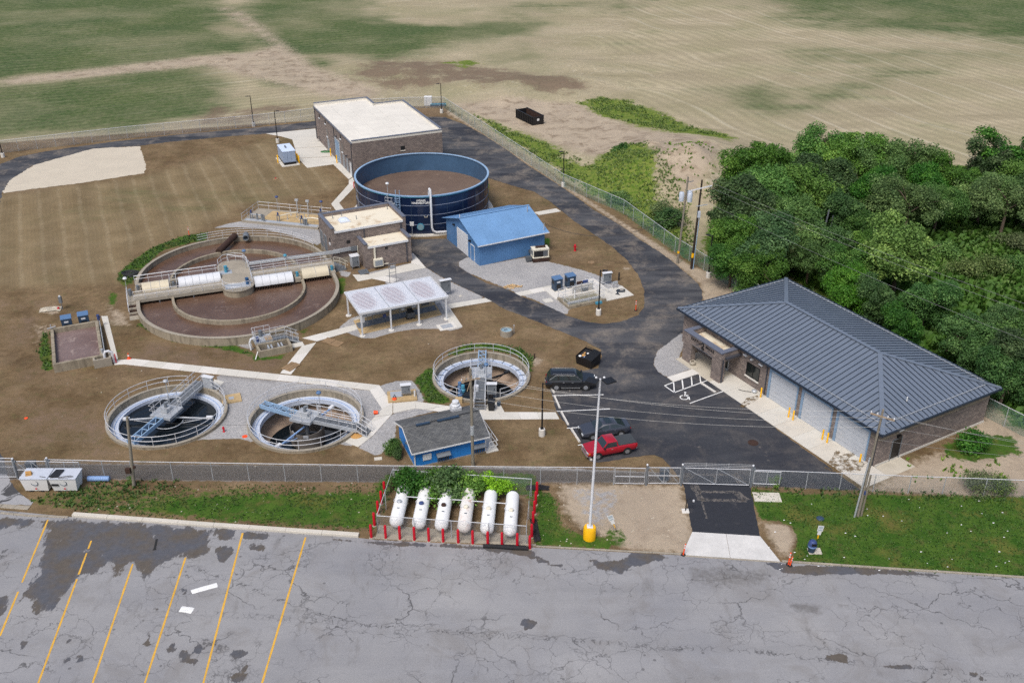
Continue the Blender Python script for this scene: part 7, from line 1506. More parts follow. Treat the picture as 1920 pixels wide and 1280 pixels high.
redpost(G(*P6(1600,905)), 'red bollard at the corner right of the car park row, next to the black roll')
for k,(x,y) in enumerate(((1617,800),(1630,685),(1641,590),(1653,505),(1664,418))): redpost(G(*P6(x,y)), 'red bollard %s from the front along the right side of the cage' % ordn[k+1])
for k,(x,y) in enumerate(((203,697),(236,592),(266,500),(294,415))): redpost(G(*P6(x,y)), 'red bollard %s from the front along the left side of the cage' % ordn[k])
a, b = G(*P6(1180,893)), G(*P6(1588,914)); q = thing('fabric_roll', 'long black fabric roll lying at the foot of the red bollards', 'roll', a, atan2(b.y-a.y,b.x-a.x)); MB().tube([(0,0,.17),(1,.03,.18),(2.5,-.03,.17),((b-a).length,0,.17)], .17, 10).obj('roll', M['fabricblack'], q, smooth=True)
MB().add([(1.2,.15,.05),(3.6,.15,.05),(3.4,.5,.02),(1.5,.6,.02),(1.2,.15,.1),(3.6,.15,.12),(3.4,.5,.05),(1.5,.6,.06)],PF).obj('loose_end', M['fabricblack'], q)
def crumple(loc, sx, sy, h, label, m, name, cat, rz=0, seed=1, n=9):
    r = random.Random(seed); t = thing(name, label, cat, loc, rz); vs = []
    for j in range(n):
        for i in range(n):
            u, v = i/(n-1)-.5, j/(n-1)-.5; e = max(0, 1-(abs(2*u)**4+abs(2*v)**4)*.5); vs.append((u*sx*(1+r.uniform(-.06,.06)), v*sy*(1+r.uniform(-.06,.06)), .02+h*e*r.uniform(.1,1)))
    MB().add(vs, [(j*n+i,j*n+i+1,(j+1)*n+i+1,(j+1)*n+i) for j in range(n-1) for i in range(n-1)]).obj('sheet', m, t); return t
crumple(G(*P6(1650,740)), .55, 2.9, .35, 'black silt fabric bunched against the right cage fence', M['fabricblack'], 'silt_fabric', 'fabric', .1, 3)
crumple(G(*P6(1670,360)), 2.0, .7, .3, 'folded black sheet lying behind the right red bollards', M['fabricblack'], 'black_sheet', 'fabric', 0, 4)
# ------------------------------------------------------------------ perimeter fences and gates
fence('front chain link fence running along the gravel strip from the left gate', GL([(92,893),(250,897),(400,899.5),(740,905),(1150,908.5)]), 1.85)
fence('front chain link fence right of the drive gate across the lawn edge', GL([(1409,913),(1510,917),(1636,922),(1702,925),(1766,927),(1920,933),(2150,943)]), 1.85)
fence('short chain link fence stub beyond the left gate', GL([(-160,886),(30,891)]), 1.85, mid=True)
fence('long greenish chain link fence along the right perimeter road', GL([(833,203),(956,284),(1056,351),(1169,401),(1265,473),(1378,543),(1620,668),(1840,778),(1925,822),(2150,925)]), 2.15, m='fencegreen', w=.008)
fence('back chain link fence between the field and the perimeter road', GL([(-500,330),(-200,306),(0,288),(240,260),(475,238),(594,224)]), 2.2, w=.007)
fence('back chain link fence behind the large white roofed building', GL([(696,207),(767,203.5),(833,203)]), 2.2, w=.007)
def gate(label, a, b, h, name='sliding_gate', rails=(.12,.95,1.8), diag=True, barbed=False, inset=0):
    a, b = Vector(a), Vector(b); L = (b-a).length; t = thing(name, label, 'gate', a, atan2(b.y-a.y,b.x-a.x))
    for z in rails: MB().tube([(.05,0,z),(L-.05,0,z)], .035, 6).obj('gate_rail', M['rail'], t)
    for x in (.06, L*.5, L-.06): MB().cyl((x,0,rails[0]),(x,0,rails[-1]),.035,n=6).obj('upright', M['galv'], t)
    if diag: MB().tube([(.1,0,rails[-1]),(L*.5,0,rails[0])], .025, 5).tube([(L*.5,0,rails[-1]),(L-.1,0,rails[0])], .025, 5).obj('brace', M['galv'], t)
    stuff(wiremesh([(Vector((.05,0,0)),Vector((L-.05,0,0)))], rails[-1]-.12, .12, w=.006).obj('wire_mesh', M['fencewire'], t, fix=False))
    if barbed:
        for z in (2.0,2.15,2.3): MB().tube([(0,0,z),(L,0,z)], .012, 4).obj('barbed_strand', M['galv'], t)
        for x in (L*.33,L*.66): MB().cyl((x,0,1.8),(x,.02,2.38),.02).obj('arm', M['galv'], t)
    return t
def gatepost(p, h, label):
    t = thing('gate_post', label, 'post', p, 0, 'steel gate posts'); MB().cyl((0,0,0),(0,0,h),.09,n=10).obj('post', M['galv_dark'], t); MB().ball((0,0,h+.05), .1, 8, 5).obj('cap', M['whitemetal'], t); MB().cbox((.1,0,h-.25),(.2,.16,.16)).obj('roller_bracket', M['galv_dark'], t)
gatepost(G(1211,909.5), 2.15, 'grey steel gate post left of the cabinet at the drive gate'); gatepost(G(1276.5,910), 2.2, 'grey steel gate post between the cabinet and the black drive'); gatepost(G(1407,913), 2.25, 'grey steel gate post right of the black drive'); gatepost(G(34,897), 2.1, 'grey steel gate post at the left end of the front fence'); gatepost(G(97,896), 2.1, 'grey steel gate post right of the left tote bin')
gate('wide sliding mesh gate with barbed wire across the black drive', G(1278,908), G(1405,911.5), 1.85, rails=(.15,1.8), barbed=True); gate('braced tail section of the drive gate in front of the cabinet', G(1213,907.5), G(1275,908), 1.8)
gate('short railed fence panel left of the drive gate', G(1151,908), G(1209,909), 1.8, 'fence_section', (.15,.9,1.8), False); gate('short railed panel right of the drive gate', G(1409.5,914.5), G(1461,916.5), 1.8, 'fence_section', (.5,1.8), False)
gate('braced tail of the left sliding gate behind the white tote bins', G(35,896), G(96,895.5), 1.8, rails=(.15,.9,1.8)); gate('left sliding gate leaf at the picture edge', G(-120,896), G(33,896), 1.8, rails=(.15,1.8), diag=False); gate('short railed panel right of the left gate posts', G(98,896.5), G(156,897.5), 1.8, 'fence_section', (.9,1.8), False)
for p, l in ((G(1245,906.5), 'dark grey gate operator cabinet beside the drive gate'), (G(60,893), 'dark grey gate operator cabinet behind the tote bins')):
    t = thing('gate_operator', l, 'cabinet', p+Vector((0,.35,0))); MB().box(-.38,.38,-.25,.25,.25,1.25).obj('body', M['bluebox'], t); MB().box(-.42,.42,-.3,.3,1.25,1.33).obj('lid', M['louver'], t); MB().box(-.25,.25,-.2,.2,0,.25).obj('leg', M['galv'], t); MB().box(-.3,.3,-.27,-.252,.4,1.1).obj('door', M['bluebox'], t)
c = G(1285,958); t = thing('card_reader', 'black bent pipe card reader post left of the black drive', 'post', c); MB().box(-.3,.3,-.3,.3,0,.06).obj('base', M['concrete_b'], t); MB().tube([(0,0,.05),(.03,0,1.15),(.12,0,1.3),(.55,0,1.32)], .045, 6).obj('post', M['black'], t); MB().cbox((.6,0,1.1),(.14,.14,.16)).obj('reader', M['whitemetal'], t); MB().tube([(.06,0,.95),(.55,0,1.0)], .03, 5).obj('arm', M['black'], t)
# ------------------------------------------------------------------ lamps, poles and wires
def lamp(base, label, az, h=5.75):
    t = thing('street_lamp', label, 'lamp post', base, az, 'black lamp posts'); MB().lathe((0,0,0), [(.31,0),(.31,.72),(.27,.78),(.01,.78)], 16).obj('footing', M['concrete_b'], t); MB().cbox((0,0,.82),(.3,.3,.08)).obj('base_plate', M['black'], t)
    MB().cyl((0,0,.8),(0,0,h),.085,.065,10).obj('pole', M['black'], t); a = MB().cyl((0,0,h-.1),(.3,0,h-.08),.04).obj('arm', M['black'], t); MB().add([(.28,-.17,h-.12),(.85,-.15,h-.1),(.85,.15,h-.1),(.28,.17,h-.12),(.28,-.17,h-.03),(.85,-.13,h-.04),(.85,.13,h-.04),(.28,.17,h-.03)],PF).obj('lamp_head', M['black'], a)
for p, l, az in (((6,295),'black lamp post at the far left bend of the perimeter road',0),((476,237),'black lamp post by the back fence left of the large masonry building',200),((521,268),'black lamp post behind the pale blue generator',10),((828,212),'black lamp post at the corner behind the large masonry building',190),((1056,350),'black lamp post beside the right fence beyond the sky blue building',190),((1328,520),'black lamp post by the right fence in front of the trees',150),((1122,590),'black lamp post on the dirt in front of the white channel',0),((1016,816),'black lamp post on the dirt left of the parked cars',10)): lamp(G(*p), l, radians(az))
def floodpole():
    t = thing('floodlight_pole', 'tall white floodlight pole on a yellow round base at the car park edge', 'pole', G(1105,1008)); b = MB().lathe((0,0,0), [(.52,0),(.52,1.05),(.46,1.16),(.01,1.17)], 22).obj('base', M['yellow'], t, smooth=True); MB().box(-.24,.24,-.24,.24,1.17,1.24).obj('base_plate', M['whitemetal'], t)
    MB().cyl((0,0,1.22),(.25,0,15.0),.125,.075,12).obj('pole', M['whitemetal'], t, smooth=True)
    for s, x in ((-1,-.9),(1,1.0)):
        a = MB().tube([(.25,0,14.9),(.25+s*.3,-.1,15.0),(.25+s*.55,-.2,14.95)], .03, 6).obj('arm', M['galv_dark'], t); MB().cbox((.25+s*.62,-.3,15.02),(.85,.75,.09), s*.5).obj('lamp_head', M['black'], a); MB().ball((.25+s*.30,.1,15.05), .10, 8, 6).obj('sensor', M['whitemetal'], a)
floodpole()
def upole(base, top_xy, h, label, m='wood', r=.16, arms=(), name='utility_pole'):
    b = Vector(base); t = thing(name, label, 'pole', b); d = Vector((top_xy[0],top_xy[1],h)); MB().cyl((0,0,-.2),d,r,r*.68,10).obj('pole', M[m], t, smooth=True)
    for z, az, L in arms:
        c = d*(z/h); v = Vector((cos(az),sin(az),0))*L/2; a = MB().beam(c-v+Vector((0,-.16,0)),c+v+Vector((0,-.16,0)),.1,.12).obj('cross_arm', M['timber_old'], t)
        for q in (-1,-.45,.45,1): MB().lathe(c+v*q*.94+Vector((0,-.16,.06)), [(.05,0),(.06,.08),(.03,.18),(.01,.19)], 7).obj('insulator', M['whitemetal'], a)
    return t, b, d
tL, bL, dL = upole(G(251,911), (.75,0), 7.2, 'short weathered wooden pole with rusty box leaning at the front fence', arms=()); MB().cbox((-.08,-.25,1.85),(.42,.26,.5)).obj('meter_box', M['rustdark'], tL); MB().cbox((.45,-.1,2.1),(.2,.2,.2)).obj('bracket', M['rustdark'], tL)
tM, bM, dM = upole(G(887,874), (-.05,.3), 10.0, 'weathered wooden utility pole standing in front of the blue shed', arms=((9.0,radians(18),1.7),)); MB().beam((-.2,-.1,9.8),(-.7,-.15,8.8),.07,.09).beam((.1,-.2,9.6),(-.35,-.3,8.1),.06,.08).obj('brace', M['timber_old'], tM); MB().cyl((0,.03,3.4),(0,.05,4.3),.175,n=10).obj('metal_guard', M['galv'], tM)
tR, bR, dR = upole(G(1608,968), (.25,0), 10.6, 'weathered utility pole on the right lawn in front of the garage building', r=.125, arms=((10.0,radians(-35),1.9),)); MB().cyl((-.28,-.05,0),(-.03,-.05,6.0),.08,.07,8).obj('riser_pipe', M['galv'], tR); MB().cyl((.32,.1,0),(.42,.1,4.2),.10,.08,8).obj('stub_pole', M['wood'], tR); MB().cbox((.1,-.2,2.6),(.12,.1,.35)).obj('marker', M['plasticblue'], tR)
t3, b3, d3 = upole(G(1270,494), (.45,.2), 11.7, 'grey wooden pole carrying three transformer cans by the right fence', arms=()); 
for x, y in ((-.55,-.1),(.45,-.35),(.55,.45)): MB().lathe((d3.x*.8+x,d3.y*.8+y,8.6), [(.02,-.05),(.33,0),(.33,1.05),(.25,1.15),(.02,1.17)], 14).obj('transformer', M['transformer'], t3, smooth=True)
MB().beam((d3.x*.8-.7,d3.y*.8,9.2),(d3.x*.8+.8,d3.y*.8,9.2),.08,.12).obj('bracket', M['galv'], t3); MB().beam((d3.x-.1,d3.y,11.0),(d3.x+.7,d3.y-.1,11.2),.07,.07).obj('bracket', M['galv_dark'], t3); MB().cyl((.02,.01,1.45),(.045,.02,1.75),.165,n=10).obj('yellow_band', M['yellow'], t3)
t4, b4, d4 = upole(G(1296,504), (.35,.2), 11.9, 'dark creosoted pole with blue conduit and side arm by the right fence', m='wooddark'); MB().beam((d4.x*.93-1.3,d4.y-.3,10.6),(d4.x*.93+1.3,d4.y-.1,11.2),.1,.12).obj('side_arm', M['whitemetal'], t4); MB().cyl((.22,-.12,.0),(.42,.02,7.4),.05,n=8).obj('conduit', M['bluetruss'], t4); MB().cbox((.3,-.1,7.5),(.35,.3,.8)).obj('meter_box', M['transformer'], t4); MB().beam((d4.x*.7-.4,-.2,8.6),(d4.x*.7+1.0,-.1,8.8),.08,.1).obj('bracket', M['galv'], t4); MB().cyl((.02,.0,1.6),(.05,.02,2.2),.165,n=10).obj('yellow_band', M['yellow'], t4)
def wire(a, b, sag, label, m='wire', r=.010, group='overhead wires'):
    a, b = Vector(a), Vector(b); t = thing('overhead_wire', label, 'wire', a, 0, group); n = 22; MB().tube([(a.lerp(b, q/n)-a)-Vector((0,0,sag*4*(q/n)*(1-q/n))) for q in range(n+1)], r, 4).obj('wire', M[m], t)
T3 = b3+d3; T4 = b4+d4*.93; TM = bM+d3*0+dM*.9; TR = bR+dR*.94
far = Vector((66,62,11))
for k,(o_, e_) in enumerate(((Vector((1.25,-.1,.5)),Vector((1.2,1.5,0))),(Vector((.3,-.2,.3)),Vector((0,0,0))),(Vector((.6,-.2,-1.9)),Vector((-1,-3.0,-2.0))))): wire(T4+o_, far+e_, 1.2, ('upper','middle','lowest')[k]+' wire from the dark pole over the garage roof to the right')
for k,(q,z,e) in enumerate(((-.8,.2,-.9),(.8,.2,.9),(0,-.9,0),(0,-1.9,-.2))): wire(TM+Vector((q,0,z)), TR+Vector((e*.8,-e*.6,z*.6+.05)), 1.0, ('left arm','right arm','upper pole side','lower pole side')[k]+' wire from the shed pole to the pole on the right lawn')
for k,(e,z) in enumerate(((-.9,.2),(.9,.2),(0,-.9),(.1,-2.2))): wire(TR+Vector((e*.8,-e*.6,z)), Vector((62+k,58+2*k,9+z)), 1.2, ('first','second','third','lowest')[k]+' wire leaving the lawn pole towards the right edge')
wire(TM+Vector((0,0,-2.6)), Vector((-9.0,77.6,2.5)), .5, 'short black service wire from the shed pole to the shed gable', 'wiredark', .012); wire(TM+Vector((0,0,-2.2)), bL+dL*.95, 1.3, 'black wire sagging between the shed pole and the short left pole', 'wiredark', .011)
fb = frame((-4.2,116.75), radians(27.5)); wire(fb(9.5,.3,4.1), b3+d3*.62, 2.6, 'dark cable sagging from the sky blue building to the transformer pole', 'wiredark', .03)
wire(T3-Vector((0,0,.6)), T4-Vector((0,0,.4)), .1, 'short jumper wire between the transformer pole and the dark pole')
# ------------------------------------------------------------------ small things lying about
def delineator(p, label, h=1.05, lean=0):
    t = thing('delineator', label, 'traffic post', p, lean*3, 'orange delineator posts'); MB().lathe((0,0,0), [(.22,0),(.2,.06),(.08,.07)], 8).obj('base', M['rubber'], t); MB().cyl((0,0,.06),(lean,0,h),.06,.05,8).obj('post', M['orange'], t)
    for z in (.62,.82): MB().cyl((lean*z/h,0,z*h),(lean*(z+.1)/h,0,(z+.1)*h),.064,.062,8).obj('white_band', M['white'], t)
delineator(G(355,442), 'orange and white post at the grass edge behind the oval ditch', 1.3); delineator(G(1192,582), 'orange and white post on the dirt near the road bend', 1.3); delineator(G(1281,1040), 'orange and white post at the left corner of the entrance apron', 1.1, .12); delineator(G(1478,1058), 'taller orange and white post at the right corner of the entrance apron', 1.2, .05); delineator(G(1481,1060), 'shorter orange post leaning behind the one at the right apron corner', .85, .12); delineator(G(616,281), 'pink orange post by the large masonry building doors', 1.1)
def cone(p, label):
    t = thing('traffic_cone', label, 'cone', p); MB().box(-.2,.2,-.2,.2,0,.04).obj('base', M['orange'], t); MB().cyl((0,0,.04),(0,0,.72),.15,.025,12).obj('cone', M['orange'], t); MB().cyl((0,0,.34),(0,0,.5),.103,.07,12).obj('white_band', M['white'], t)
cone(G(242,672.5), 'orange traffic cone with white band beside the long sidewalk')
def hydrant(p, label, s=1.0, m='red'):
    t = thing('hydrant', label, 'hydrant', p); MB().lathe((0,0,0), [(.17*s,0),(.17*s,.05),(.11*s,.07),(.11*s,.6*s),(.15*s,.62*s),(.13*s,.75*s),(.05*s,.85*s),(.01,.9*s)], 12).obj('barrel', M[m], t, smooth=True); MB().cyl((-.22*s,0,.5*s),(.22*s,0,.5*s),.06*s,n=8).obj('nozzle', M[m], t)
hydrant(G(1078,470), 'red hydrant on the bare soil right of the cream generator', 1.1); hydrant(G(420,809), 'small red yard hydrant on the gravel between the two left round tanks', .7)
def disc(p, r, h, label, m, name, cat):
    t = thing(name, label, cat, p); MB().lathe((0,0,0), [(r,0),(r,h*.7),(r*.9,h),(.01,h)], 14).obj('body', M[m], t); return t
disc(G(1108.5,492), .45, .05, 'rusty manhole cover in the soil right of the cream generator', 'stainwood', 'manhole', 'manhole'); disc(G(459,818), .26, .03, 'bright orange disc lying on the gravel between the left tanks', 'orange', 'marker_disc', 'marker'); disc(G(668,816), .62, .12, 'round stained orange brown lid beside the middle tank steps', 'rubble', 'round_lid', 'lid'); disc(G(49,784), .18, .06, 'small orange marker on the dirt at far left', 'orange', 'marker_disc', 'marker')
t = thing('bucket', 'orange bucket lying on its side on the sidewalk junction', 'bucket', G(705,776)); MB().cyl((-.2,0,.2),(.22,0,.2),.2,.16,12).obj('body', M['orange'], t); MB().tube([(.22,.15*cos(q),.2+.15*sin(q)) for q in np.linspace(0,pi,8)], .015, 4).obj('handle', M['galv'], t)
t = thing('well_casing', 'round concrete well with dirty pale blue cover on the bare dirt', 'well', G(949.5,628)); MB().lathe((0,0,0), [(.70,0),(.70,.72),(.6,.72),(.6,.5)], 24).obj('ring', M['oldconcrete'], t); MB().lathe((0,0,.62), [(.6,0),(.01,.03)], 24).obj('cover', mat('dirty pale blue cover', rgb(132,158,170), .4, 0, (2,.25)), t); MB().cbox((-.1,.05,.68),(.4,.16,.06),.4).obj('handle', M['galv_dark'], t); MB().cyl((.85,.3,0),(.85,.3,1.0),.03).cbox((.85,.3,1.05),(.12,.12,.14)).obj('post', M['galv'], t)
def boards(p, rz, n, w, L, label, m, z=.05, name='board_pile'):
    t = thing(name, label, 'boards', p, rz)
    for k in range(n): MB().cbox(((k-(n-1)/2)*w*1.04,random.uniform(-.05,.05),z/2+random.uniform(0,.02)),(w,L,z),random.uniform(-.02,.02)).obj('board', M[m], t)
boards(G(624,642), radians(-28), 2, 1.15, 1.15, 'two muddy plywood boards lying on the dirt left of the canopy', 'stainwood', .06); boards(G(545.5,688), radians(-32), 3, .4, 1.7, 'muddy boards laid over the diagonal sidewalk', 'stainwood', .05)
for w_ in [o for o in C.objects if o.name.startswith('board_pile')][1:2]: w_.location.z = .036
t = thing('timber_pile', 'scattered pile of fresh timber offcuts on the island gravel', 'timber', G(964,538)); r = random.Random(8)
for k in range(16): MB().cbox((r.uniform(-.8,.8),r.uniform(-.5,.5),.04+.035*(k//4)),(r.uniform(.7,1.5),.11,.05),r.uniform(-.7,.7)).obj('offcut', M['lumber'], t)
def flat(p, sx, sy, rz, label, m, name='concrete_cover', cat='cover', h=.06, lid=None):
    t = thing(name, label, cat, p, rz); MB().box(-sx/2,sx/2,-sy/2,sy/2,0,h).obj('slab', M[m], t)
    if lid: MB().box(-sx*.3,sx*.3,-sy*.3,sy*.3,h+.001,h+.04).obj('lid', M[lid], t)
    return t
flat(G(1027.6,563.7), 1.1, 1.0, radians(24), 'flat pale concrete cover in the gravel left of the white channel', 'concrete'); flat(G(1438,932), 2.3, 1.25, radians(-2), 'flat beige concrete slab in the lawn right of the black drive', 'concrete_c', 'lawn_slab', 'slab'); flat(G(863,555), .35, .3, .3, 'small square utility lid in the gravel right of the canopy', 'concrete_c', 'valve_chamber', 'lid'); flat(G(709,860), .7, .45, .2, 'small pale slab in the dirt left of the blue shed', 'concrete_c', 'stepping_slab', 'slab')
def lift_station():
    p = G(*zs(520,680)); a = radians(10); t = thing('lift_station', 'tan concrete pad with hatch, pump and orange hose beside the sidewalk junction', 'pad', p, a); MB().box(-1.4,1.5,-.5,1.5,0,.2).obj('slab', M['tan'], t); MB().box(-1.1,.1,.2,1.3,.201,.24).obj('hatch_lid', M['galv'], t); MB().lathe((-.75,-.15,.2), [(.22,0),(.22,.1),(.1,.14),(.01,.14)], 12).obj('hose_reel', M['orange'], t); MB().tube([(-.9,.0,.2),(-.7,.1,.6),(-.6,.1,.25)], .05, 5).obj('pipe', M['blackplastic'], t); MB().cyl((1.3,.1,.2),(1.3,.1,.8),.08).obj('pump', M['whitemetal'], t)
    panel_stand(frame(p,a)(.45,.3,.2), a, 'grey control panel with white hood on the tan pad near the third tank', .95, 1.0, .35)
lift_station()
def sign(p, lean, label, m_post='yellow'):
    t = thing('sign', label, 'sign', p); L = Vector((lean,0,1.55)); MB().beam((0,0,0),L*.36,.03,.03).obj('bare_post', M['rustdark'], t); MB().beam(L*.36,L*.62,.09,.06).obj('yellow_sleeve', M['yellow'], t)
    ang = atan2(lean,1.55); d = L.normalized(); s = Vector((d.z,0,-d.x))
    def plate(c, w, h, mm, name, y=-.05, par=None):
        q = [c+s*a*w/2+d*b*h/2 for a, b in ((-1,-1),(1,-1),(1,1),(-1,1))]; return MB().add([(v.x,y,v.z) for v in q]+[(v.x,y+.015,v.z) for v in q], PF).obj(name, M[mm], par or t)
    plate(L*.74, .3, .36, 'white', 'lower_plate'); g = plate(L*1.03, .46, .56, 'white', 'upper_plate')
    plate(L*1.09, .36, .26, 'signface', 'picture', -.053, g); plate(L*.93, .36, .12, 'signface', 'caption', -.053, g)
sign(G(1158,999), -.62, 'leaning grey and white sign with yellow sleeve on the bare ground'); sign(G(1530,1019), .12, 'upright grey and white sign behind the blue litter bin')
t = thing('litter_bin', 'dark blue round litter bin with hooded lid on the lawn', 'bin', G(1521,1034)); MB().lathe((0,0,.06), [(.26,0),(.31,.55),(.34,.56)], 16).obj('body', M['bluebox'], t, smooth=True); MB().lathe((0,0,.60), [(.35,-.03),(.36,.1),(.35,.12)], 16).obj('liner', mat('pale bin liner', rgb(120,150,196), .5), t); MB().lathe((0,0,.71), [(.36,0),(.35,.1),(.30,.32),(.18,.44),(.01,.46)], 16).obj('hood', M['plasticblue'], t, smooth=True); MB().cbox((.02,-.29,.92),(.36,.10,.22)).obj('opening', M['black'], t)
t = thing('pallet', 'small grey timber pallet under the blue litter bin', 'pallet', G(1527,1034), .0)
for k in range(6): MB().box(-.5,.55,-.32+k*.13,-.23+k*.13,.02,.055).obj('slat', M['concrete_c'], t)
for y in (-.45,.45): MB().box(y-.05,y+.05,-.34,.45,0,.019).obj('bearer', M['timber_old'], t)
t = thing('bin_lid', 'dark blue round lid lying on the lawn behind the sign', 'lid', G(1538,972)); MB().lathe((0,0,0), [(.33,0),(.33,.05),(.2,.12),(.01,.14)], 14).obj('lid', M['bluebox'], t)
t = thing('hose_coil', 'coils of black corrugated hose at the left side of the oval ditch', 'hose', G(243,517)); r = random.Random(2)
for k in range(5): MB().tube([(.8*cos(q)*(1+.1*k)+r.uniform(-.1,.1), .55*sin(q)+.1*k, .06+.07*k) for q in np.linspace(0,2*pi*.92,16)], .055, 6).obj('coil', M['blackplastic'], t)
t = thing('monitor_stand', 'grey instrument stand on old concrete left of the blower cabinets', 'stand', G(*z6(275,190))); MB().cyl((0,0,0),(0,0,1.5),.05).obj('post', M['galv_dark'], t); MB().cbox((0,0,1.25),(.35,.25,.8)).obj('box', M['galv_dark'], t); MB().ball((0,0,1.7), .12, 8, 5).obj('beacon', M['whitemetal'], t); MB().lathe((-.35,-.2,0),[(.13,0),(.13,.35),(.01,.4)],10).obj('red_cap', M['red'], t)
crumple(G(*z6(170,195)), 2.4, 1.2, .3, 'pale heap of crushed concrete left of the blower cabinets', M['stone'], 'rubble_heap', 'rubble', .2, 6)
crumple(G(383,1103), 1.9, .5, .05, 'long torn white sheet lying on the car park', M['litter'], 'litter_sheet', 'litter', radians(24), 7, 5); crumple(G(350,1143), 1.0, .6, .06, 'small torn white sheet lying on the car park', M['litter'], 'litter_sheet', 'litter', -.2, 8, 5)
t = thing('mud_flap', 'black rubber strip lying in the wet patch of the car park', 'strip', G(292,1020), radians(100)); MB().box(-.62,.62,-.08,.08,.018,.05).box(-.72,-.62,-.12,.12,.018,.06).obj('strip', M['rubber'], t)
# far clutter near the back fence and at the large building
t = thing('water_tank', 'white upright plastic box by the back fence corner', 'container', G(803,197.5)); MB().box(-.75,.75,-.6,.6,.1,1.75).obj('body', M['white'], t); MB().box(-.8,.8,-.65,.65,0,.1).obj('base', M['galv_dark'], t); MB().cyl((0,0,1.75),(0,0,1.85),.2).obj('cap', M['white'], t)
t = thing('pipe_stack', 'dark green pipes stacked along the back fence beside the white box', 'pipes', G(822,199))
for k in range(4): MB().cyl((-1.6,.3*k-.4,.15+.2*(k%2)),(1.5,.3*k-.2,.15+.2*(k%2)),.13,n=8).obj('pipe', M['teal' if k == 1 else 'bluebox'], t)
t = thing('garden_hose', 'coiled green hose on the concrete pad by the large building', 'hose', G(611,285,.03))
for k in range(4): MB().tube([(.9*cos(q)*(1-.12*k), .5*sin(q)*(1-.12*k), .05+.03*k) for q in np.linspace(0,2*pi*.95,18)], .05, 5).obj('coil', mat('green hose', rgb(52,110,60), .5) if k == 0 else bpy.data.materials['green hose'], t)
def bicycle(p, rz):
    t = thing('bicycle', 'bicycle lying beside the large masonry building wall', 'bicycle', p, rz)
    for x in (-.5,.5): MB().tube([(x+.33*cos(q), .02, .35+.33*sin(q)) for q in np.linspace(0,2*pi,16)], .022, 4).obj('wheel', M['rubber'], t)
    MB().tube([(-.5,0,.35),(-.1,0,.8),(.4,0,.8),(0,0,.35),(-.5,0,.35)], .02, 4).tube([(.5,0,.35),(.38,0,.95)], .02, 4).obj('frame', M['galv'], t); MB().tube([(.38,-.25,.98),(.4,.25,.98)], .015, 4).obj('handlebar', M['black'], t); MB().cbox((-.14,0,.86),(.22,.1,.05)).obj('saddle', M['black'], t)
bicycle(G(600,266,.03), radians(-50))
t = thing('marker_post', 'short red marker post beside the walk left of the navy tank', 'post', G(664,352)); MB().cyl((0,0,0),(0,0,1.0),.09).obj('post', M['red'], t); MB().cyl((0,0,1.0),(0,0,1.08),.1).obj('cap', M['white'], t)
t = thing('manhole', 'small red brown lid lying on the bare soil left of the navy tank', 'lid', G(517,336)); MB().lathe((0,0,0),[(.45,0),(.4,.1),(.01,.12)],12).obj('lid', M['stainwood'], t); MB().cyl((0,0,.1),(0,0,.25),.1).obj('knob', M['red'], t)
t = thing('bollard_pipe', 'small brown pipe marker in pale soil right of the third tank', 'post', G(1002,672)); MB().cyl((0,0,0),(0,0,.55),.07).obj('pipe', M['rustdark'], t); MB().cyl((0,0,.55),(0,0,.6),.09).obj('cap', M['rustdark'], t)
t = thing('splash_block', 'old stone block at the foot of the last yellow bollard', 'block', G(1612,872,.03)); MB().ball((0,0,.15), .3, 8, 5, .6).obj('block', M['stone'], t)
t = thing('planter', 'round stone planter at the left porch pier of the garage building', 'planter', G(*HZ(385,905))+Vector((0,0,.03))); MB().lathe((0,0,0),[(.2,0),(.34,.2),(.32,.42),(.2,.4)],12).obj('pot', M['stone'], t)
t = thing('hose_pile', 'small heap of hose and fittings on the apron by the first garage door', 'hose', G(*HZ(955,1160))+Vector((0,0,.03))); MB().ball((0,0,.15),.3,8,5,.6).obj('bag', M['galv'], t); MB().tube([(-.3,0,.05),(-1.0,.2,.04),(-1.5,.5,.04)],.03,5).obj('hose', M['blackplastic'], t)
# gravel and litter specks: nobody could count them
r = random.Random(12); mb = MB()
for k in range(300):
    px, py = r.choice([(r.uniform(100,700),r.uniform(905,990)),(r.uniform(1010,1280),r.uniform(905,1035)),(r.uniform(0,1100),r.uniform(560,880))]); p = G(px,py); s = r.choice((.02,.03,.03,.04,.07))
    if any(hypot(p.x-c[0],p.y-c[1]) < c[2]+.3 for c in PITS): continue
    mb.add([(p.x-s,p.y-s,.0),(p.x+s,p.y-s*.7,.0),(p.x+s*.8,p.y+s,.0),(p.x-s*.6,p.y+s*.9,.0),(p.x+r.uniform(-.3,.3)*s,p.y,s*.9)],[(0,1,4),(1,2,4),(2,3,4),(3,0,4)])
stuff(tag(mb.obj('scattered_stones', M['stone'], None, fix=False), 'small pale stones scattered over the soil and lawns', 'stones'))

disc(G(1412,830), .5, .03, 'dark manhole cover in the middle of the asphalt yard', 'rustdark', 'yard_manhole', 'manhole').location.z = .012
def stain():
    n = NT('muddy water stain'); n.done(rgb(112,92,62), .6, .3); n.ln(n.rng(n.noise(1.6,6,.7), .42, .60, 0, .75, True), n.B.inputs['Alpha']); return n.m
M['stain'] = stain()
for pts in ([HZ(820,1290),HZ(880,1215),HZ(985,1185),HZ(1005,1215),HZ(930,1260),HZ(860,1300)], [(1560,858),(1600,862),(1625,868),(1610,885),(1575,890),(1545,878)], [(1565,845),(1605,850),(1590,862),(1560,858)]): sheet('wet_stain', GL(pts), .040, M['stain'], .06, 9)

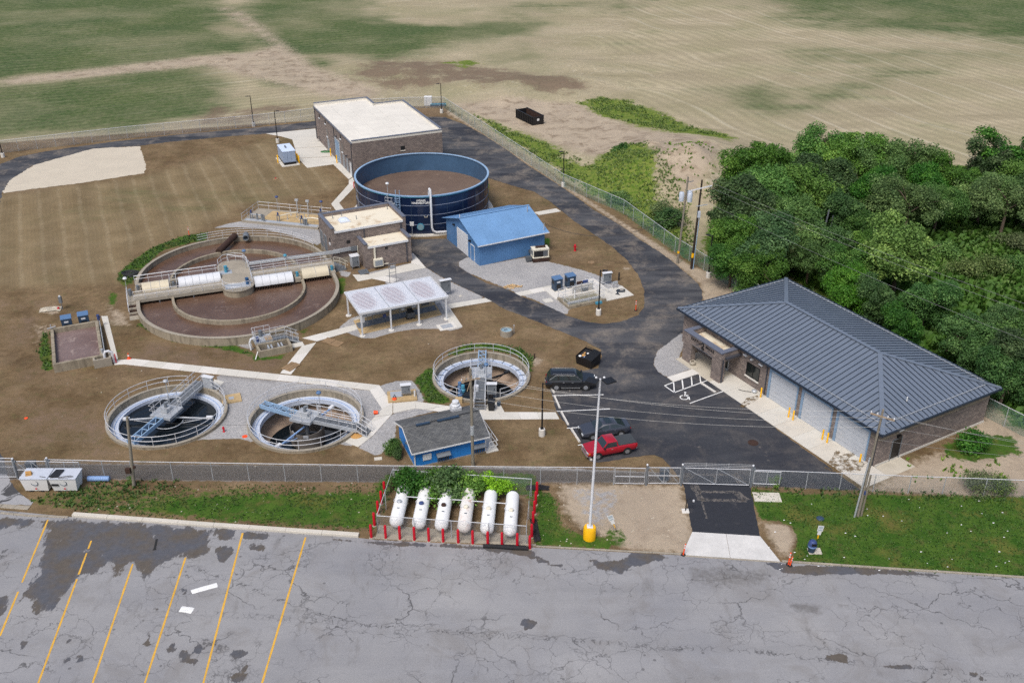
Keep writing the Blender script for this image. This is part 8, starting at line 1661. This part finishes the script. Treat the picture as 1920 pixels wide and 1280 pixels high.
r = random.Random(5); mb = MB()
for k in range(45):
    p = G(r.uniform(1440,1900), r.uniform(935,1070)); s = r.uniform(.04,.09); mb.add([(p.x-s,p.y-s*.6,.06),(p.x+s,p.y-s*.5,.08),(p.x+s*.8,p.y+s*.6,.07),(p.x-s*.7,p.y+s*.5,.09)], [(0,1,2,3)])
stuff(tag(mb.obj('scattered_litter', M['litter'], None, fix=False), 'small white scraps of litter scattered over the right lawn', 'litter'))
# ------------------------------------------------------------------ plants
def leaf_mat(name, c1, c2, c3, trans=.25):
    n = NT(name); oi = n.t.nodes.new('ShaderNodeObjectInfo').outputs['Random']
    f = n.noise(.45, 4, .6); at = n.attr('tone').outputs['Fac']
    c = n.mix(n.rng(f, .3, .7), c1, c2); c = n.mix(n.rng(at, .55, 1.0, 0, .85), c, c3); c = n.vmath('SCALE', c, n.rng(at, 0, 1, .70, 1.28)); c = n.vmath('SCALE', c, n.rng(oi, 0, 1, .74, 1.28)); hs = n.t.nodes.new('ShaderNodeHueSaturation'); n.ln(n.rng(n.math('FRACT', n.math('MULTIPLY', oi, 7.31)), 0, 1, .488, .512), hs.inputs['Hue']); n.ln(n.rng(n.math('FRACT', n.math('MULTIPLY', oi, 3.7)), 0, 1, .78, 1.08), hs.inputs['Saturation']); n.ln(c, hs.inputs['Color']); c = hs.outputs[0]
    n.done(c, .55, .25); n.B.inputs['Subsurface Weight'].default_value = 0
    t = n.t; tr = t.nodes.new('ShaderNodeBsdfTranslucent'); n.ln(n.vmath('SCALE', c, 1.1), tr.inputs['Color']); mx = t.nodes.new('ShaderNodeMixShader'); mx.inputs[0].default_value = trans
    t.links.new(n.B.outputs[0], mx.inputs[1]); t.links.new(tr.outputs[0], mx.inputs[2]); t.links.new(mx.outputs[0], t.nodes['Material Output'].inputs['Surface']); return n.m
M['leaf'] = leaf_mat('mid green broad leaves', rgb(70,112,42), rgb(90,128,50), rgb(128,160,72))
M['leafdark'] = leaf_mat('dark green broad leaves', rgb(54,94,38), rgb(70,108,46), rgb(106,140,66))
M['leafyellow'] = leaf_mat('yellow green broad leaves', rgb(78,116,34), rgb(100,136,44), rgb(142,168,66))
M['leafgrey'] = leaf_mat('grey green thin leaves', rgb(84,104,56), rgb(98,116,64), rgb(126,136,84))
M['leaflime'] = leaf_mat('lime green leaves', rgb(104,164,16), rgb(132,190,24), rgb(164,208,48))
M['blade'] = leaf_mat('grass blades', rgb(60,98,32), rgb(82,112,42), rgb(122,126,66), .2)
M['weed'] = leaf_mat('yellow green weeds', rgb(92,126,42), rgb(116,142,58), rgb(156,164,90), .25)
M['bark'] = mat('grey brown bark', rgb(92,80,68), .95, 0, (2,.2), (14,.2), bump=.4)
def quad_cloud(name, P, Nrm, S, tone, m, asp=.62):
    """many leaf sized quads at P facing Nrm with size S"""
    rg = np.random.default_rng(len(P)); n = len(P); t = np.cross(Nrm, rg.normal(size=(n,3))); t /= np.linalg.norm(t,axis=1,keepdims=True)+1e-9; b = np.cross(Nrm, t)
    h = S[:,None]*.5; V = np.stack([P-t*h, P-b*h*asp*1.0+Nrm*h*.15, P+t*h, P+b*h*asp*1.0+Nrm*h*.15], 1).reshape(-1,3)
    me = grid_mesh(name, V, np.arange(4*n).reshape(n,4), m); add_attr(me, 'tone', np.repeat(tone,4)); return me
def crown_cloud(rx, rz, zc, lobes, per, ls, seed, lump=.34, droop=0.0):
    rg = np.random.default_rng(seed); Ps = []; Ns = []; T = []
    nb = max(4, lobes//9); br = rg.normal(size=(nb,3)); br /= np.linalg.norm(br,axis=1,keepdims=True); br[:,2] = br[:,2]*.6+.15; br *= (.35+.45*rg.random((nb,1)))
    for k in range(lobes):
        u = rg.normal(size=3); u /= np.linalg.norm(u); q = br[k % nb]+u*(.22+.30*rg.random()); q[2] = max(q[2], -.75); L_ = np.linalg.norm(q); q = q/max(1, L_)
        c = np.array([q[0]*rx, q[1]*rx, zc+q[2]*rz]); lr = rx*lump*(.45+1.0*rg.random()); m_ = int(per*(lr/(rx*lump))**1.5)+8; lt = rg.random()
        d = rg.normal(size=(m_,3)); d /= np.linalg.norm(d,axis=1,keepdims=True); d[:,2] = np.abs(d[:,2])*np.where(rg.random(m_) < .72, 1, -1)
        rr = lr*(.35+.85*rg.random((m_,1))**.7); P = c+d*rr*np.array([1,1,.8]); P[:,2] -= droop*((P[:,0]**2+P[:,1]**2)/rx)
        N = d*.6+rg.normal(size=(m_,3))*.55+np.array([0,0,.4]); N /= np.linalg.norm(N,axis=1,keepdims=True)
        Ps.append(P); Ns.append(N); T.append(np.clip(.10+.45*rg.random(m_)+.42*lt,0,1))
    P = np.concatenate(Ps); N = np.concatenate(Ns); T = np.concatenate(T); S = ls*(.6+.8*rg.random(len(P))); ok = P[:,2] > .15; return P[ok], N[ok], S[ok], T[ok]
def trunk_mesh(h, r, rx, zc, rz, seed):
    rg = random.Random(seed); mb = MB(); p = [Vector((0,0,-.3)), Vector((rg.uniform(-.1,.1),rg.uniform(-.1,.1),h*.3)), Vector((rg.uniform(-.3,.3),rg.uniform(-.3,.3),zc))]
    mb.cyl(p[0],p[1],r,r*.8,9).cyl(p[1],p[2],r*.8,r*.4,8)
    for k in range(9):
        a = rg.uniform(0,2*pi); s = p[1].lerp(p[2], rg.uniform(.0,1)); e = Vector((cos(a)*rx*rg.uniform(.5,.85), sin(a)*rx*rg.uniform(.5,.85), zc+rg.uniform(-.3,.7)*rz)); m_ = s.lerp(e,.5)+Vector((0,0,rg.uniform(.1,.5)))
        mb.cyl(s,m_,r*.38,r*.25,6).cyl(m_,e,r*.25,r*.08,5)
    return mb
PROTO = {}
def tree_proto(key, h, rx, rz, m, lobes=34, per=130, ls=.42, seed=1, lump=.34, droop=0, trunk_r=.26):
    zc = h-rz*1.05; me = quad_cloud('crown_'+key, *crown_cloud(rx, rz, zc, lobes, per, ls, seed, lump, droop)[:2], *[x for x in crown_cloud(rx, rz, zc, lobes, per, ls, seed, lump, droop)[2:]], M[m]); tm = trunk_mesh(h, trunk_r, rx, zc, rz, seed).mesh('trunk', M['bark'], smooth=True); PROTO[key] = (me, tm, h)
tree_proto('a', 10, 4.6, 4.6, 'leaf', 72, 420, .27, 1, .25); tree_proto('b', 10, 4.0, 4.7, 'leafdark', 70, 420, .27, 2, .26); tree_proto('c', 10, 4.9, 4.2, 'leaf', 70, 300, .28, 3, .20); tree_proto('d', 10, 4.4, 4.3, 'leafyellow', 70, 380, .26, 4, .23); tree_proto('e', 10, 3.4, 3.8, 'leafgrey', 26, 80, .40, 5, .3, 0, .2); tree_proto('f', 10, 5.2, 4.4, 'leafdark', 56, 300, .28, 6, .18)
def plant(key, p, h, label, group=None, name='broadleaf_tree', cat='tree', rz=None, sx=1.0):
    me, tm, h0 = PROTO[key]; s = h/h0; t = thing(name, label, cat, p, random.uniform(0,6.28) if rz is None else rz, group); inst(me, 'crown', t, scale=(s*sx,s*sx,s)); inst(tm, 'trunk', t, scale=(s*sx,s*sx,s)); return t
# crown middle in the photograph, height, kind
trees = [(1410,318,11,'a'),(1378,395,11,'b'),(1450,380,11,'a'),(1500,352,11,'c'),(1425,455,9.5,'b'),(1378,448,8.5,'a'),(1498,430,10,'a'),(1560,285,11,'c'),(1540,345,10,'b'),(1600,300,11,'a'),(1645,305,10.5,'a'),(1690,300,10.5,'c'),(1625,355,9.5,'b'),(1588,400,9,'b'),(1668,372,9,'a'),(1720,318,9,'c'),(1705,385,10,'c'),(1745,350,9,'b'),(1762,380,8,'a'),(1800,345,8,'a'),(1845,365,8.5,'a'),(1850,300,11.5,'f'),(1895,292,12,'f'),(1915,340,9,'a'),(1890,380,9,'c'),(1930,372,8.5,'b'),(1955,300,11,'f'),(1560,455,8,'b'),(1625,440,7.5,'b'),(1520,480,7.5,'c'),(1425,500,7,'a'),(1585,505,7,'b'),(1650,560,7.5,'b'),(1740,560,7.5,'b'),(1610,545,7,'a'),(1850,610,7,'b'),(1925,680,8,'b'),(1960,640,8,'a'),(1810,640,7,'b'),(1372,492,6,'b'),(1700,610,6.5,'b'),(1890,700,7,'b'),(2010,350,10,'a'),(2060,420,9,'b')]
words = ['first','second','third','fourth','fifth','sixth','seventh','eighth','ninth','tenth','eleventh','twelfth','thirteenth','fourteenth','fifteenth','sixteenth','seventeenth']
look = {'a':'mid green','b':'dark green','c':'loosely spread green','f':'tall open dark green'}
row = lambda y: 'on the field side of the wood' if y < 330 else 'in the upper middle wood' if y < 420 else 'in the lower middle wood' if y < 515 else 'behind the garage roof'
cnt = {}
for x, y, h, k in sorted(trees):
    p = G(x, y, h*.56); p.z = 0; key = (k, row(y)); cnt[key] = cnt.get(key, 0)+1
    plant(k, p, h, '%s tree, %s such from left, %s' % (look[k], words[cnt[key]-1], row(y)), 'trees of the wood', sx=random.uniform(.85,1.1))
def at(x, y, h, f=.56): p = G(x, y, h*f); p.z = 0; return p
plant('d', at(1690,472,10.5), 10.5, 'tree with yellow green top in front of the dark wood', sx=1.12); plant('d', at(1610,470,7), 7, 'smaller yellow green tree left of the big yellow green one'); plant('e', at(1478,455,8), 8, 'thin brownish grey green tree among the dark trees above the garage roof')
# dead stems
t = thing('dead_tree', 'bare dead tree stems standing in the wood above the garage roof', 'tree', at(1540,450,4)); MB().tube([(0,0,0),(.1,0,3),(.4,0,6.5)],.10,6).tube([(.1,0,3),(-.5,.2,5.5)],.06,5).tube([(1.0,.5,0),(1.2,.5,5.5)],.08,6).tube([(-1.4,0,0),(-1.6,0,3.6)],.07,5).obj('trunk', M['galv_dark'], t)
# shrubs
def shrub_proto(key, r, h, m, lobes, per, ls, seed, lump=.4): 
    P,N,S_,T = crown_cloud(r, h*.5, h*.5, lobes, per, ls, seed, lump); PROTO[key] = (quad_cloud('crown_'+key, P,N,S_,T,M[m]), trunk_mesh(h*.6,.05,r*.6,h*.5,h*.3,seed).mesh('stem',M['bark']), h)
shrub_proto('s1',1.6,2.2,'leafdark',22,110,.24,11); shrub_proto('s2',1.7,2.0,'leaf',24,110,.22,12); shrub_proto('s3',1.15,1.9,'leaflime',18,130,.17,13); shrub_proto('s4',.8,1.1,'leafyellow',12,80,.13,14); shrub_proto('s5',2.4,2.6,'leafgrey',24,110,.24,15)
SH = 'shrub'
for (x,y,k,h,l,sx) in ((560,300,'s1',2.3,'dark dense bush above the left gas tanks inside the cage',1.0),(780,330,'s2',2.2,'broad green bush over the third gas tank',1.0),(930,330,'s1',2.3,'big dark bush in the middle of the cage behind the tanks',1.1),(1060,340,'s2',2.1,'green bush right of the middle of the cage behind the tanks',.9),(1310,330,'s3',2.0,'bright lime green bush above the right gas tanks',1.05),(350,330,'s4',1.3,'small yellow flowering bush at the left back cage corner',1.0)):
    p = G(*P6(x,y+10), h*.45); p.z = 0; plant(k, p, h*1.02, l, None, SH, 'shrub', sx=sx)
for (x,y,k,h,l,sx) in ((735,843,'s1',1.5,'dark evergreen bush at the left end of the blue shed',.75),(748,852,'s1',1.1,'small bush against the front left corner of the blue shed',.6),(243,903,'s4',.8,'vine clump at the foot of the leaning pole',.7),(1830,905,'s5',1.6,'grey green weedy bush against the right front fence',1.0),(1880,912,'s5',1.4,'second weedy bush by the right front fence near the picture edge',1.0),(1455,905,'s4',1.0,'small bush at the fence right of the black drive',.8),(1830,835,'s1',1.6,'clump of dark weeds behind the garage building corner',1.3),(1160,372,'s2',1.8,'bushy weeds on the bank beyond the right fence',1.3),(1166,288,'s1',2.4,'dark bush on the bank beside the earth mound',.9),(1204,294,'s2',2.0,'second bush on the bank right of the dark one',.8),(1408,545,'s2',1.8,'low green bush at the garage roof corner behind the fence',1.3),(1258,415,'s1',2.2,'dark bush behind the pole with transformers',1.4),(1240,395,'s5',1.8,'grey green bush on the slope below the earth mound',1.3)):
    plant(k, at(x,y,h,.45), h, l, None, SH, 'shrub', sx=sx)
sc = sorted([(1770,470,'s2',2.2),(1905,495,'s2',2.0),(1850,500,'s5',2.4),(1805,505,'s5',2.2),(1905,455,'s5',2.2)])
for i_,(x,y,k,h) in enumerate(sc): plant(k, at(x,y,h,.45), h, 'scrubby bush, %s from left in the weedy clearing at the right edge' % words[i_], 'scrub in the clearing', SH, 'shrub', sx=1.1)
# ground cover: blades and weeds nobody could count, one object for each kind
def tufts(name, label, polys, dens, hgt, m, wid, seed, noise_lo=.38, tone_hi=.75, nb=4, mask='grass'):
    rg = np.random.default_rng(seed); PX = []
    for poly in polys:
        W_ = [tuple(G(min(2300,max(-300,p[0])),p[1])[:2]) for p in poly]; x0,x1 = min(p[0] for p in W_), max(p[0] for p in W_); y0,y1 = min(p[1] for p in W_), max(p[1] for p in W_); n = int((x1-x0)*(y1-y0)*dens)
        x = rg.uniform(x0,x1,n); y = rg.uniform(y0,y1,n); s = sdist(x,y,W_); k = (s > rg.uniform(-.3,.5,n)) & (fbm(x,y,.55,4) > noise_lo+rg.uniform(-.1,.1,n))
        for cx,cy,r in PITS: k &= np.hypot(x-cx,y-cy) > r+.15
        PX.append(np.stack([x[k],y[k]],1))
    P = np.concatenate(PX); n = len(P); z = relief(P[:,0],P[:,1])
    V = []; T = []
    for b in range(nb):
        a = rg.uniform(0,2*pi,n); h = hgt*(.5+rg.random(n)*.9); w = wid*(.6+.8*rg.random(n)); o = rg.uniform(-1,1,(n,2))*hgt*.35; dx = np.cos(a); dy = np.sin(a); ln = h*.6
        bx = P[:,0]+o[:,0]; by = P[:,1]+o[:,1]; nx_, ny_ = -dy*w/2, dx*w/2
        V.append(np.stack([np.stack([bx-nx_,by-ny_,z],-1),np.stack([bx+nx_,by+ny_,z],-1),np.stack([bx+nx_*.6+dx*ln*.6,by+ny_*.6+dy*ln*.6,z+h*.8],-1),np.stack([bx-nx_*.6+dx*ln,by-ny_*.6+dy*ln,z+h*.75],-1)],1)); T.append(np.repeat(rg.random(n)*tone_hi,4))
    V = np.concatenate(V).reshape(-1,3); me = grid_mesh(name, V, np.arange(len(V)).reshape(-1,4), M[m]); add_attr(me,'tone',np.concatenate(T)); o = bpy.data.objects.new(name, me); C.objects.link(o); stuff(tag(o, label, 'grass')); return o
lawnR = [(1405,916),(1500,926),(1920,934),(2200,945),(2200,1100),(1920,1083),(1600,1063),(1485,1052),(1500,1005),(1482,985),(1427,970)]; stripL = [(150,915),(330,908),(735,908),(700,996),(500,985),(150,962)]
tufts('lawn_grass', 'uneven mown green grass of the lawns along the car park', [lawnR, [(1003,910),(1045,935),(1055,985),(1090,1000),(1000,1020)]], 22, .11, 'blade', .055, 21, .30)
tufts('strip_grass', 'patchy green grass of the left verge between kerb and fence', [stripL], 20, .12, 'blade', .06, 27, .45)
tufts('weed_grass', 'rough green weeds at the tank walls and fence foot', [zq(z3,[(750,265),(560,295),(350,375),(200,475),(90,570),(75,640),(190,640),(260,540),(420,405),(600,350),(740,320)]), zq(z3,[(210,945),(300,935),(420,1025),(560,1082),(800,1095),(1100,1180),(800,1125),(500,1080),(330,1010)]), zq(z6,[(90,405),(145,410),(190,750),(100,740),(60,570)]), zq(zs,[(640,515),(770,395),(800,460),(860,610),(940,710),(720,705),(690,610)]), [(1410,912),(1640,921),(1930,930),(1930,940),(1640,934),(1410,925)], [(60,935),(200,900),(330,900),(330,912),(150,960),(70,945)], [(720,890),(735,885),(740,905),(715,975),(705,985)], zq(zs,[(900,290),(1050,215),(1220,200),(1400,215),(1560,250),(1640,330),(1650,440),(1610,440),(1500,300),(1200,240),(950,310)])], 12, .24, 'blade', .09, 22, .34)
tufts('tall_weeds', 'tall weeds on the bank between the right fence and the wood', [[(885,215),(934,233),(975,252),(1050,280),(1110,318),(1160,288),(1206,298),(1256,350),(1300,420),(1300,490),(1180,408),(1050,325),(925,244)], [(1082,194),(1128,185),(1175,189),(1237,211),(1300,239),(1375,264),(1269,254),(1190,235),(1140,220)]], 7.0, .30, 'weed', .10, 23, .45)
tufts('wood_undergrowth', 'dense dark undergrowth beneath the trees of the wood', [[(1335,490),(1345,400),(1395,310),(1500,300),(1650,310),(1900,330),(2200,330),(2200,900),(1910,800),(1850,740),(1480,525),(1400,520)]], 1.9, .95, 'leaf', .5, 24, .2, .5)
tufts('mound_weeds', 'sparse weeds dotted over the pale earth mound', [[(1240,305),(1340,305),(1335,380),(1290,400),(1240,360)], [(1690,860),(1790,845),(1880,870),(1900,905),(1700,905)]], 1.6, .3, 'weed', .14, 25, .44)
tufts('clearing_weeds', 'bright green tall weeds in the clearing at the right edge of the wood', [[(1770,430),(1850,425),(1990,420),(1990,580),(1900,560),(1800,530),(1760,490)]], 2.6, .8, 'leafyellow', .3, 26, .3, .6)
